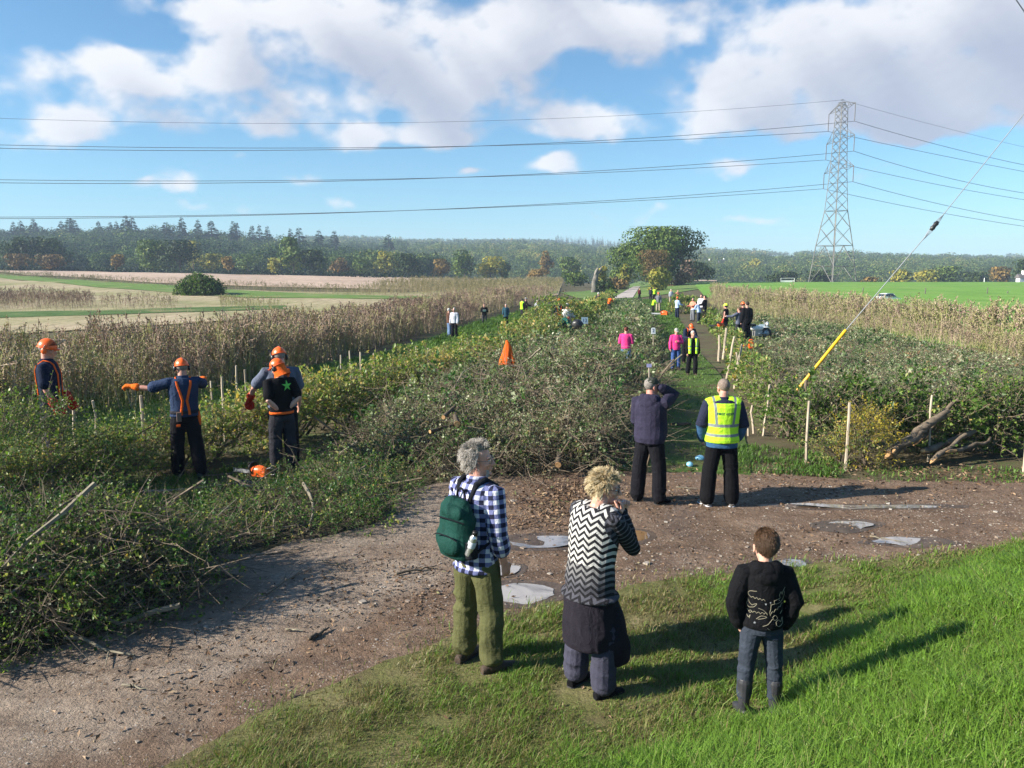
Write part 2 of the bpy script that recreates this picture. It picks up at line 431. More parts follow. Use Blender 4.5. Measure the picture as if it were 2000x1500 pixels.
for nm, arr in (('cover', D0), ('thick', thick)):
    a_ = o.data.attributes.new(nm, 'FLOAT', 'POINT'); a_.data.foreach_set('value', arr.ravel().astype(np.float32))
tag(o, 'white and lavender grey cumulus clouds across the blue sky', 'clouds', kind='structure')
w.cycles.sampling_method = 'MANUAL'; w.cycles.sample_map_resolution = 256

scene.view_settings.view_transform = 'Standard'; scene.view_settings.look = 'None'
scene.view_settings.exposure = 1.2; scene.view_settings.gamma = 1.
scene.render.engine = 'CYCLES'
cy = scene.cycles
cy.max_bounces = 4; cy.diffuse_bounces = 2; cy.glossy_bounces = 2; cy.transmission_bounces = 3; cy.transparent_max_bounces = 6; cy.volume_bounces = 0
cy.caustics_reflective = False; cy.caustics_refractive = False
cy.use_denoising = True; cy.denoiser = 'OPENIMAGEDENOISE'; cy.denoising_input_passes = 'RGB_ALBEDO_NORMAL'; cy.denoising_prefilter = 'ACCURATE'
cy.sample_clamp_indirect = 4.
# ------------------------------------------------------------------ ground, sheets, hills, haze
SLOPE = lambda px: (px - 1000) / FPX
def polar_grid(s0, s1, ns, y0, y1, ny, zf):
    s = np.linspace(s0, s1, ns); Y = np.geomspace(y0, y1, ny)
    S, YY = np.meshgrid(s, Y); X = S * YY
    Z = zf(X, YY)
    V = np.stack([X, YY, Z], -1).reshape(-1, 3)
    i = np.arange(ny - 1)[:, None]; j = np.arange(ns - 1)[None]
    F = np.stack([i * ns + j, i * ns + j + 1, (i + 1) * ns + j + 1, (i + 1) * ns + j], -1).reshape(-1, 4)
    return V, F
M['soil'] = ground_mat('rough_ground', [(.25, (.065, .048, .032)), (.45, (.105, .085, .05)), (.6, (.13, .11, .06)), (.75, (.19, .15, .10))], .9, .6, patch2=(.9, (.075, .105, .03), .52, .66))
V, F = polar_grid(-1.5, 1.5, 420, .6, 470, 360, lambda x, y: H(x, y) - .010 - .0002 * y - 9 * sstep(212, 245, y) * sstep(.2, .3, x / y) - 9 * sstep(300, 330, y))
tag(mesh_np('ground', V, F, M['soil'], smooth=True), 'rough soil and thin weeds under the cut hedges', 'ground', kind='structure')
# the ground goes on behind and beside the camera
V = np.array([[x, y, 0] for y in np.linspace(-14, .62, 24) for x in np.linspace(-14, 14, 40)], float)
V[:, 2] = H(V[:, 0], np.maximum(V[:, 1], -14)) - .04
i = np.arange(23)[:, None]; j = np.arange(39)[None]
F = np.stack([i * 40 + j, i * 40 + j + 1, (i + 1) * 40 + j + 1, (i + 1) * 40 + j], -1).reshape(-1, 4)
tag(mesh_np('ground_behind', V, F, M['soil'], smooth=True), 'rough ground behind the viewpoint', 'ground', kind='structure')

def jag(P, step, amp, seed=0):
    """dense version of a closed outline with a ragged edge"""
    P = np.asarray(P, float)[:, :2]; Q = np.concatenate([P, P[:1]]); out = []
    for a, b in zip(Q[:-1], Q[1:]):
        r = max(.8, min(math.hypot(*a), math.hypot(*b))); n = max(1, int(np.linalg.norm(b - a) / (step * r / 8)))
        t = np.linspace(0, 1, min(n, 260), endpoint=False)[:, None]; out.append(a + (b - a) * t)
    out = np.concatenate(out); r = np.hypot(out[:, 0], out[:, 1])[:, None] / 8
    d = np.stack([fbm(out * 1.1 / np.maximum(r, 1), 4, 31 + seed), fbm(out * 1.1 / np.maximum(r, 1), 4, 57 + seed)], -1)
    return out + d * amp * np.minimum(np.maximum(r, .6), 6)
def sheet(name, pix, dz, mat, label, cat='ground', step=.12, amp=.25, seed=0, world=None, grid=.03, kind='structure'):
    """a sheet draped on the terrain inside an outline given as photo pixels on the ground (or world points)"""
    P = np.array([[*G(px, py)[:2]] for px, py in pix]) if world is None else np.asarray(world, float)
    B = jag(P, step, amp, seed)
    s = B[:, 0] / B[:, 1]; y0, y1 = B[:, 1].min(), B[:, 1].max()
    ss = np.arange(s.min(), s.max(), grid); yy = np.exp(np.arange(math.log(y0), math.log(y1), grid * .9))
    S, Y = np.meshgrid(ss, yy); X = (S * Y).ravel(); Y = Y.ravel()
    X = X + rng.normal(0, .004, X.shape) * Y * .5; k = in_poly(X, Y, B)
    allp = np.concatenate([B, np.stack([X[k], Y[k]], -1)])
    n = len(B)
    r = geometry.delaunay_2d_cdt([Vector(p) for p in allp], [(i, (i + 1) % n) for i in range(n)], [], 1, 1e-5)
    v2 = np.array([[p.x, p.y] for p in r[0]]); F = [list(f) for f in r[2]]
    F = np.array([f for f in F if len(f) == 3])
    a = v2[F]; c = (a[:, 1, 0] - a[:, 0, 0]) * (a[:, 2, 1] - a[:, 0, 1]) - (a[:, 1, 1] - a[:, 0, 1]) * (a[:, 2, 0] - a[:, 0, 0])
    F[c < 0] = F[c < 0][:, ::-1]
    z = H(v2[:, 0], v2[:, 1]) + dz + .0002 * np.hypot(v2[:, 0], v2[:, 1])
    return tag(mesh_np(name, np.c_[v2, z], F, mat, smooth=True), label, cat, kind=kind), B

TRACK_PIX = [(-700, 1120), (-300, 1060), (0, 1040), (330, 1085), (520, 1080), (640, 1040), (760, 975), (860, 945), (960, 932), (1120, 925), (1225, 925), (1262, 905), (1300, 890), (1370, 895), (1440, 922), (1600, 935), (1800, 942), (2050, 942), (2500, 940), (2700, 960),
             (2500, 1010), (2000, 1075), (1800, 1100), (1600, 1115), (1480, 1130), (1250, 1160), (1080, 1200), (900, 1255), (700, 1330), (500, 1420), (330, 1500), (150, 1640), (-250, 1900), (-700, 1700)]
def track_mat():
    m, nt, b, out = _new('muddy_track'); v = geo_pos(nt)
    n1 = noise_node(nt, .55, 6, .6, v, .4)
    red = ramp(nt, [(.25, (.080, .050, .032)), (.5, (.165, .108, .072)), (.75, (.25, .178, .125))], noise_node(nt, 1.6, 8, .68, v, .5))
    grey = ramp(nt, [(.25, (.155, .110, .078)), (.5, (.245, .190, .145)), (.75, (.325, .268, .215))], noise_node(nt, 1.3, 8, .65, v, .4))
    sp = N(nt, 'SeparateXYZ'); nt.links.new(v, sp.inputs[0])
    # pale trodden chalk to the left of the junction, red mud to the right
    q = mathn(nt, 'ADD', mathn(nt, 'MULTIPLY', sp.outputs[0], -.42), mathn(nt, 'MULTIPLY', mathn(nt, 'SUBTRACT', n1, .5), 2.4))
    q = mathn(nt, 'ADD', q, -.15)
    # a redder lane of loose gravel along the grass side
    ln = mathn(nt, 'ADD', mathn(nt, 'ADD', mathn(nt, 'MULTIPLY', sp.outputs[0], .73), mathn(nt, 'MULTIPLY', sp.outputs[1], -.68)), 5.02)
    ln = mathn(nt, 'ADD', ln, mathn(nt, 'MULTIPLY', mathn(nt, 'SUBTRACT', noise_node(nt, 1.1, 5, .6, v), .5), 1.5))
    q = mathn(nt, 'SUBTRACT', q, mathn(nt, 'MULTIPLY', ramp(nt, [(.0, (0, 0, 0)), (1., (1, 1, 1))], mathn(nt, 'MULTIPLY_ADD', ln, 1.2, .9, clamp=True)), 1.1))
    c = mix(nt, ramp(nt, [(.0, (0, 0, 0)), (.55, (1, 1, 1))], mathn(nt, 'ADD', q, .2)), red, grey)
    # wheel streaks along the track
    st = mapping(nt, v, (.35, 3.2, 1), (0, 0, R(-34)))
    c = mix(nt, .55, c, ramp(nt, [(.33, (.50, .44, .40)), (.48, (.95, .93, .92)), (.66, (1.22, 1.2, 1.18))], noise_node(nt, 1.5, 7, .68, st, .3)), 'MULTIPLY')
    c = mix(nt, .8, c, ramp(nt, [(.3, (.55, .52, .5)), (.5, (1, 1, 1)), (.72, (1.45, 1.45, 1.42))], noise_node(nt, 24, 5, .7, v)), 'MULTIPLY')
    for sc, lo, hi, col in ((34, .17, .26, (.38, .33, .28)), (58, .18, .28, (.30, .20, .14)), (21, .12, .17, (.44, .40, .36))):
        vo = N(nt, 'TexVoronoi'); vo.inputs['Scale'].default_value = sc; nt.links.new(v, vo.inputs['Vector'])
        sel = ramp(nt, [(.47, (0, 0, 0)), (.57, (1, 1, 1))], noise_node(nt, 2.3 + sc * .05, 4, .7, v))
        c = mix(nt, mathn(nt, 'MULTIPLY', ramp(nt, [(lo, (1, 1, 1)), (hi, (0, 0, 0))], vo.outputs['Distance']), sel), c, col)
    nt.links.new(c, b.inputs['Base Color']); b.inputs['Specular IOR Level'].default_value = .25
    nt.links.new(ramp(nt, [(.36, (.45, .45, .45)), (.5, (.9, .9, .9))], noise_node(nt, .8, 5, .6, v, .5)), b.inputs['Roughness'])
    h = mathn(nt, 'ADD', noise_node(nt, 9, 6, .7, v), mathn(nt, 'MULTIPLY', noise_node(nt, 55, 4, .7, v), .45))
    bump(nt, b, h, .9, .05)
    return m
M['track'] = track_mat()
_, TRACK_B = sheet('track', TRACK_PIX, .006, M['track'], 'muddy stony farm track with pale chalk to the left', 'track', .10, .14, 1, grid=.011)
M['verge'] = ground_mat('grass_root_soil', [(.3, (.13, .095, .055)), (.5, (.14, .14, .05)), (.7, (.23, .19, .10))], 2.2, .6)
VERGE_PIX = [(300, 1530), (500, 1420), (700, 1330), (900, 1253), (1080, 1198), (1250, 1158), (1480, 1128), (1600, 1113), (1800, 1098), (2000, 1073)]
vp = [G(p[0], p[1] - 14)[:2] for p in VERGE_PIX] + [(9.5, 10.2), (11, 4), (9, -8), (-8, -8), (-3.6, 3.0)]
_, VERGE_B = sheet('grass_verge', None, .012, M['verge'], 'grassy verge and bank below the viewpoint', 'verge', .12, .16, 2, world=vp, grid=.02) if False else (None, None)
def simple_sheet(name, W, dz, mat, label, cat, res):
    B = jag(W, .15, .18, 4); x0, y0 = B.min(0); x1, y1 = B.max(0)
    X, Y = np.meshgrid(np.arange(x0, x1, res), np.arange(y0, y1, res)); X = X.ravel() + rng.normal(0, res * .1, X.size); Y = Y.ravel() + rng.normal(0, res * .1, Y.size)
    k = in_poly(X, Y, B); allp = np.concatenate([B, np.c_[X[k], Y[k]]]); n = len(B)
    r = geometry.delaunay_2d_cdt([Vector(p) for p in allp], [(i, (i + 1) % n) for i in range(n)], [], 1, 1e-5)
    v2 = np.array([[p.x, p.y] for p in r[0]]); F = np.array([list(f) for f in r[2] if len(f) == 3])
    a = v2[F]; c = (a[:, 1, 0] - a[:, 0, 0]) * (a[:, 2, 1] - a[:, 0, 1]) - (a[:, 1, 1] - a[:, 0, 1]) * (a[:, 2, 0] - a[:, 0, 0]); F[c < 0] = F[c < 0][:, ::-1]
    return tag(mesh_np(name, np.c_[v2, H(v2[:, 0], v2[:, 1]) + dz], F, mat, smooth=True), label, cat, kind='structure'), B
_, VERGE_B = simple_sheet('grass_verge', vp, .014, M['verge'], 'grassy verge and bank below the viewpoint', 'verge', .12)

# central grass path between the hedges: a line through the photo's path
PATH_L = smooth_line([(2.72, 11.7), (3.4, 14.9), (4.45, 20), (6.15, 28.8), (9.0, 45), (14.0, 74), (19.5, 106)], 40)
def strip(line, w0, w1):
    line = np.asarray(line); T = np.gradient(line, axis=0); T /= np.linalg.norm(T, axis=1, keepdims=True); Nn = np.c_[T[:, 1], -T[:, 0]]
    w = np.linspace(w0, w1, len(line))[:, None]
    return np.concatenate([line + Nn * w / 2, (line - Nn * w / 2)[::-1]])
M['path'] = ground_mat('path_turf', [(.3, (.12, .085, .05)), (.48, (.075, .115, .028)), (.7, (.10, .17, .035))], 1.1, .6)
PATH_W = strip(PATH_L, 1.9, 3.2)
sheet('path', None, .008, M['path'], 'trodden green grass path running away between the brush', 'path', .10, .42, 3, world=PATH_W, grid=.012)
M['road'] = m_noise('concrete_road', [(.3, (.33, .28, .25)), (.7, (.46, .41, .37))], .6, .9, .1, space='geo')
rd = [at(1196, 584, 118), at(1236, 584, 118), at(1251, 549, 215), at(1237, 549, 215)]
def flat_sheet(name, quad, dz, mat, label, cat, nseg=12):
    q = [np.array(p)[:2] for p in quad]; V = []; F = []
    for t in np.linspace(0, 1, nseg):
        a = q[0] + (q[3] - q[0]) * t; b = q[1] + (q[2] - q[1]) * t
        for u in np.linspace(0, 1, 5): p = a + (b - a) * u; V.append((p[0], p[1], Hf(p[0], p[1]) + dz))
    for i in range(nseg - 1):
        for j in range(4): F.append((i * 5 + j, i * 5 + j + 1, (i + 1) * 5 + j + 1, (i + 1) * 5 + j))
    return tag(mesh_np(name, V, np.array(F), mat, smooth=True), label, cat, kind='structure')
flat_sheet('road', rd, .12, M['road'], 'pale concrete farm road climbing to the trees', 'road')
# pasture on the right
M['pasture'] = ground_mat('pasture_turf', [(.3, (.115, .235, .032)), (.5, (.15, .30, .042)), (.7, (.19, .34, .06))], .12, .3, fine=2.5, bdist=.1, patch2=(.05, (.22, .31, .08), .52, .7))
pas = [(8.6, 60.), (14, 62), (21.5, 60), (26, 32), (30, 22), (60, 20), (190, 150), (560, 425), (60, 428), (62, 300), (40, 180), (28, 110)]
pas = [(20.5, 52), (22.5, 36), (26, 24), (34, 18), (80, 30), (200, 120), (340, 209), (50, 209), (40, 170), (28, 112)]
sheet('pasture', None, .05, M['pasture'], 'bright green grazing field beyond the right hand weeds', 'field', .4, .2, 6, world=pas, grid=.02)
M['lush_turf'] = ground_mat('lush_turf', [(.3, (.095, .17, .032)), (.7, (.15, .235, .055))], .2, .3, fine=3, patch2=(.16, (.26, .23, .11), .52, .72))
sheet('grass_field', [(1096, 572), (1130, 583), (1195, 590), (1236, 583), (1300, 575), (1380, 563), (1372, 553), (1262, 552), (1250, 549), (1212, 562)], .03, M['lush_turf'], 'bright green grass beside the concrete road', 'grass', .4, .1, 8, grid=.012)
# left: bands of stubble, weeds and grass strips
def stub(name, a, b_, c, sc=.5):
    m, nt, b, out = _new(name); v = geo_pos(nt)
    c1 = ramp(nt, [(.3, a), (.52, b_), (.75, c)], noise_node(nt, sc * .12, 6, .65, v, .3))
    rows = mapping(nt, v, (1.1, .12, 1), (0, 0, R(-62)))
    c1 = mix(nt, .6, c1, ramp(nt, [(.35, (.6, .6, .55)), (.65, (1.2, 1.2, 1.2))], noise_node(nt, 1.6, 4, .6, rows)), 'MULTIPLY')
    c1 = mix(nt, .5, c1, ramp(nt, [(.3, (.5, .5, .5)), (.7, (1.4, 1.4, 1.4))], noise_node(nt, 3.5, 4, .7, v)), 'MULTIPLY')
    nt.links.new(c1, b.inputs['Base Color']); b.inputs['Roughness'].default_value = .95; b.inputs['Specular IOR Level'].default_value = .1
    bump(nt, b, noise_node(nt, 6, 5, .7, v), .5, .08)
    return m
M['stubble'] = stub('stubble', (.40, .29, .215), (.50, .37, .285), (.57, .44, .345))
M['stubble_green'] = stub('weedy_stubble', (.20, .23, .08), (.38, .32, .195), (.49, .385, .28))
sheet('stubble_field', [(-1200, 540), (-300, 527), (0, 526.5), (300, 531), (600, 537), (900, 542), (1085, 546), (1095, 553), (800, 566), (560, 562), (300, 553), (0, 531.5), (-600, 536)], .06, M['stubble'], 'pinkish stubble field below the wooded hill', 'field', 1., .05, 9, grid=.008)
sheet('weedy_field', [(-1400, 700), (-700, 680), (0, 655), (250, 640), (500, 622), (800, 603), (1090, 577), (1095, 560), (800, 572), (560, 570), (330, 562), (0, 540), (-900, 545)], .04, M['stubble_green'], 'weedy pale stubble beyond the brown dock', 'field', .5, .05, 10, grid=.012)
sheet('grass_strip', [(-300, 536), (0, 536), (200, 551), (350, 560), (500, 570), (700, 578), (900, 580), (1090, 568), (1090, 574), (900, 584), (700, 585), (480, 583), (330, 573), (150, 558), (0, 543), (-300, 545)], .10, M['lush_turf'], 'bright green strip along the foot of the far field', 'grass', .5, .10, 11, grid=.008)
M['dark_turf'] = ground_mat('kale_strip', [(.3, (.045, .10, .02)), (.7, (.10, .165, .045))], .4, .5, fine=4, patch2=(.2, (.24, .22, .10), .52, .7))
sheet('kale_strip', [(-600, 640), (0, 622), (200, 617), (420, 609), (560, 605), (560, 598), (400, 601), (200, 608), (0, 611), (-600, 620)], .08, M['dark_turf'], 'dark green low crop strip in the left field', 'crop', .5, .12, 12, grid=.008)
# grass walk between the left hedge and the dock
M['walk'] = ground_mat('walk_turf', [(.3, (.08, .12, .03)), (.7, (.13, .19, .05))], .5, .4, fine=12)
sheet('grass_walk', None, .012, M['walk'], 'mown grass walk between left hedge and brown dock', 'path', .3, .2, 13,
      world=[(-9.4, 11), (-6.4, 15), (-4.6, 19.5), (-3.4, 25), (-1.8, 33), (.9, 43), (6.4, 74), (11, 104), (8.5, 112), (2.5, 84), (-2.8, 56), (-5.6, 38), (-8.8, 25), (-13, 17)], grid=.015)

# ------------------------------------------------------------------ hills
def rayz(px, py, Y):
    return CAMZ + ray(px, py)[1] * Y
SA = np.array([(-1600, 470), (-600, 440), (0, 456), (150, 450), (300, 452), (480, 466), (600, 480), (700, 494), (780, 512), (860, 538), (950, 560)], float)
SB = np.array([(-800, 480), (400, 474), (560, 462), (700, 460), (800, 466), (1000, 468), (1090, 470), (1240, 480), (1340, 484), (1500, 491), (1700, 494), (1850, 498), (2000, 501), (2600, 508)], float)
YA, YB = 640., 1550.
def hill(x, y):
    s = x / y; px = 1000 + s * FPX
    a = rayz(px, np.interp(px, SA[:, 0], SA[:, 1]), YA) - 8
    b = rayz(px, np.interp(px, SB[:, 0], SB[:, 1]), YB) - 10
    ta = np.clip((y - 330) / (YA - 330), 0, 1); tb = np.clip((y - 430) / (YB - 430), 0, 1)
    za = 1 + (a - 1) * ta ** 1.15 * (1 - .8 * sstep(YA + 20, 1000, y))
    zb = -5 + (b + 5) * tb ** .8 * (1 - .5 * sstep(YB + 50, 2600, y))
    w = sstep(900, 780, px)
    base = np.maximum(np.where(a > 1, za, -9) * w - 9 * (1 - w), zb)
    base = np.maximum(base, np.where(px < 950, 2.5 - 3 * sstep(330, 600, y), -20))
    base = base + 3.0 * fbm(np.stack([x / 160, y / 160], -1), 3, 21) * sstep(450, 700, y)
    return base
M['hill'] = m_noise('hill_floor', [(.3, (.04, .065, .022)), (.7, (.075, .105, .035))], .02, .95, 0, space='geo')
V, F = polar_grid(-1.2, 1.3, 300, 322, 2150, 140, hill)
tag(mesh_np('hills', V, F, M['hill'], smooth=True), 'low wooded hills along the horizon', 'hills', kind='structure')
def on_hill(px, py, y0=430, y1=1500):
    ys = np.linspace(y0, y1, 600); a, b = ray(px, py)
    d = CAMZ + b * ys - hill(a * ys, ys); k = np.argmax(d < 0) if (d < 0).any() else len(ys) - 1
    return np.array([a * ys[k], ys[k], CAMZ + b * ys[k]])
def hill_field(name, pix, mat, label, y0=430):
    P = np.array([on_hill(*p, y0=y0) for p in pix]); Q = []; n = 9
    for i in range(n):
        for j in range(n):
            u, v = i / (n - 1), j / (n - 1); p = (P[0] * (1 - u) + P[1] * u) * (1 - v) + (P[3] * (1 - u) + P[2] * u) * v
            Q.append((p[0], p[1], float(hill(p[0], p[1])) + 1.2))
    F = np.array([(i * n + j, (i + 1) * n + j, (i + 1) * n + j + 1, i * n + j + 1) for i in range(n - 1) for j in range(n - 1)])
    tag(mesh_np(name, Q, F, mat, smooth=True), label, 'field', kind='structure')
    return P[:, :2]
CLEAR = [hill_field('hill_field', [(1500, 519), (1546, 517), (1546, 500), (1503, 501)], M['lush_turf'], 'small bright green field among woods left of the pylon'),
         hill_field('hill_field', [(1650, 545), (1740, 545), (1690, 536), (1655, 537)], M['stubble_green'], 'pale strip field low behind the pylon'),
         hill_field('hill_field', [(800, 536), (850, 537), (850, 516), (822, 516)], M['lush_turf'], 'green hill field left of the orange trees')]
# stage of pale earth on the far right of the oak
sheet('pale_strip', [(1328, 550), (1400, 551.5), (1400, 549), (1328, 547)], .3, M['stubble'], 'thin pale strip of ground right of the oak', 'ground', 1., .0, 14, grid=.006)

# ------------------------------------------------------------------ haze
def haze():
    m = bpy.data.materials.new('air'); m.use_nodes = True; n = m.node_tree; n.nodes.clear()
    o = n.nodes.new('ShaderNodeOutputMaterial'); v = n.nodes.new('ShaderNodeVolumePrincipled')
    v.inputs['Color'].default_value = (.62, .78, 1., 1); v.inputs['Density'].default_value = HAZE_DENSITY; v.inputs['Anisotropy'].default_value = .0
    n.links.new(v.outputs[0], o.inputs['Volume'])
    b = boxv((0, 1150, 42), (5600, 2640, 150))
    tag(mesh_np('haze', b[0], b[1], m), 'thin blue air haze over the valley', 'haze', kind='stuff')
HAZE_DENSITY = .00034
if not globals().get('NO_HAZE'): haze()
# ------------------------------------------------------------------ foliage toolkit
def leaf_quads(P, D, Nrm, L, W):
    """diamond leaves: base P, direction D, facing Nrm, length L, width W -> V, F"""
    D = D / np.linalg.norm(D, axis=1, keepdims=True)
    S = np.cross(D, Nrm); S /= np.maximum(np.linalg.norm(S, axis=1, keepdims=True), 1e-6)
    U = np.cross(S, D)
    L = np.broadcast_to(L, (len(P),))[:, None]; W = np.broadcast_to(W, (len(P),))[:, None]
    mid = P + D * L * .45
    V = np.stack([P, mid + S * W * .5 + U * L * .10, P + D * L, mid - S * W * .5 + U * L * .10], 1).reshape(-1, 3)
    return V, np.arange(len(P) * 4).reshape(-1, 4)
def rand_dirs(n, r, zbias=0.):
    v = r.normal(size=(n, 3)); v[:, 2] += zbias; return v / np.linalg.norm(v, axis=1, keepdims=True)

def make_spray(seed, n=28, leaf=.045, length=.7, nside=4, tr=.006, ratio=.62, twig_m=1):
    """a leafy branch growing along +z"""
    r = np.random.default_rng(seed); A = Acc()
    bend = r.normal(0, .18, 3); bend[2] = 0
    t = np.linspace(0, 1, 5)[:, None]
    main = np.c_[np.zeros((5, 2)), t * length] + bend * t ** 2 * length + r.normal(0, .02, (5, 3)) * t * length
    A.add(*tube(main, np.linspace(tr, tr * .35, 5), 3), twig_m, r.uniform(.2, .7))
    lines = [main]
    for k in range(nside):
        u = r.uniform(.15, .85); p0 = polyline(main, np.array([u]))[0]; d = rand_dirs(1, r, .5)[0]; ln = length * r.uniform(.25, .55)
        q = p0 + d * np.linspace(0, 1, 4)[:, None] * ln + np.array([0, 0, 1.]) * (np.linspace(0, 1, 4)[:, None] ** 2) * ln * .2
        A.add(*tube(q, np.linspace(tr * .6, tr * .25, 4), 3), twig_m, r.uniform(.2, .7)); lines.append(q)
    P = []; D = []
    for i in range(n):
        l = lines[r.integers(len(lines))]; u = r.uniform(.12, 1.)
        P.append(polyline(l, np.array([u]))[0]); ax = l[-1] - l[0]; ax /= np.linalg.norm(ax)
        D.append(ax * .6 + rand_dirs(1, r)[0])
    P = np.array(P); D = np.array(D); Nr = rand_dirs(n, r, .9)
    V, F = leaf_quads(P, D, Nr, leaf * r.uniform(.6, 1.25, n), leaf * ratio * r.uniform(.7, 1.2, n))
    A.add(V, F, 0, np.clip(r.normal(.5, .25, n), .02, .98))
    return A.arrays()

def place(A, tmpl, P, D, S, T, r, lm=0):
    """copies of template arrays at points P along D with scale S and tint shift T"""
    n = len(P)
    if n == 0: return
    which = r.integers(len(tmpl), size=n); Rm = frames(D); roll = r.uniform(0, 2 * PI, n)
    c, s = np.cos(roll), np.sin(roll)
    Rz = np.zeros((n, 3, 3)); Rz[:, 0, 0] = c; Rz[:, 0, 1] = -s; Rz[:, 1, 0] = s; Rz[:, 1, 1] = c; Rz[:, 2, 2] = 1
    Rm = np.einsum('nij,njk->nik', Rm, Rz) * np.broadcast_to(S, (n,))[:, None, None]
    T = np.broadcast_to(T, (n,))
    for k, (V, F, Mi, Ti) in enumerate(tmpl):
        idx = np.where(which == k)[0]
        if not len(idx): continue
        VV = np.einsum('nij,vj->nvi', Rm[idx], V) + P[idx][:, None, :]
        FF = F[None] + (np.arange(len(idx)) * len(V))[:, None, None]
        TT = np.clip(Ti[None] + T[idx][:, None], 0.01, .99)
        A.add(VV.reshape(-1, 3), FF.reshape(-1, 4), np.tile(np.where(Mi == 0, lm, Mi) if lm else Mi, len(idx)), TT.ravel())

SPR = {}
for nm, lf, nn in (('near', .050, 32), ('mid', .080, 26), ('far', .13, 18), ('dist', .22, 14)):
    SPR[nm] = [make_spray(100 + k, nn, lf * (.75, .9, 1., 1.1, 1.25, 1.5, .8)[k], .75, 4, .005 if nm == 'near' else .009, (.62, .55, .7, .6, .75, .7, .5)[k]) for k in range(7)]
SPR['bare'] = [make_spray(200 + k, 5, .035, 1.0, 7, .007) for k in range(6)]
def lod(d): return 'near' if d < 13.5 else 'mid' if d < 22 else 'far' if d < 42 else 'dist'
DENS = {'near': 150, 'mid': 78, 'far': 36, 'dist': 17}

def sample_poly(poly, n, r):
    B = np.asarray(poly, float)[:, :2]; lo, hi = B.min(0), B.max(0); out = np.zeros((0, 2))
    while len(out) < n:
        q = r.uniform(lo, hi, (max(2000, n), 2)); out = np.concatenate([out, q[in_poly(q[:, 0], q[:, 1], B)]])
    return out[:n]
def poly_area(P):
    P = np.asarray(P)[:, :2]; return abs(np.sum(P[:, 0] * np.roll(P[:, 1], -1) - P[:, 1] * np.roll(P[:, 0], -1))) / 2
def edge_dist(P, poly):
    P = np.asarray(P); B = np.asarray(poly)[:, :2]; d = np.full(len(P), 1e9)
    for a, b in zip(B, np.roll(B, -1, 0)):
        ab = b - a; t = np.clip(((P - a) @ ab) / max(ab @ ab, 1e-9), 0, 1)
        d = np.minimum(d, np.linalg.norm(P - (a + t[:, None] * ab), axis=1))
    return d
def densify(poly, step=.4):
    Q = np.concatenate([poly, poly[:1]]); out = []
    for a, b in zip(Q[:-1], Q[1:]):
        n = max(1, int(np.linalg.norm(b - a) / step)); out.append(a + (b - a) * np.linspace(0, 1, n, endpoint=False)[:, None])
    return np.concatenate(out)
DIPS = [(3.9, 26.0, 1.5, 2.6, .95), (3.2, 22.0, 1.0, 2.0, .55), (3.3, 42, 1.6, 3.5, .85), (14.5, 44, 2.5, 4, .9), (16, 60, 3, 5, .8), (9.3, 30.5, 1.2, 2, .9)]
def dip(P):
    k = np.ones(len(P))
    for x, y, rx, ry, a in DIPS: k = k * (1 - a * np.exp(-((P[:, 0] - x) / rx) ** 2 - ((P[:, 1] - y) / ry) ** 2))
    return k * (1 - .75 * sstep(48, 80, P[:, 1]))
def mound_h(P, poly, hmax, shoulder, seed):
    e = edge_dist(P, poly); n = fbm(np.c_[P * .55, np.zeros(len(P))], 3, seed); n2 = fbm(np.c_[P * 1.7, np.zeros(len(P))], 2, seed + 3)
    return np.maximum(hmax * np.clip(e / shoulder, 0, 1) ** .6 * np.clip(1 + .75 * n + .4 * n2, .15, 2) * dip(P), .02)

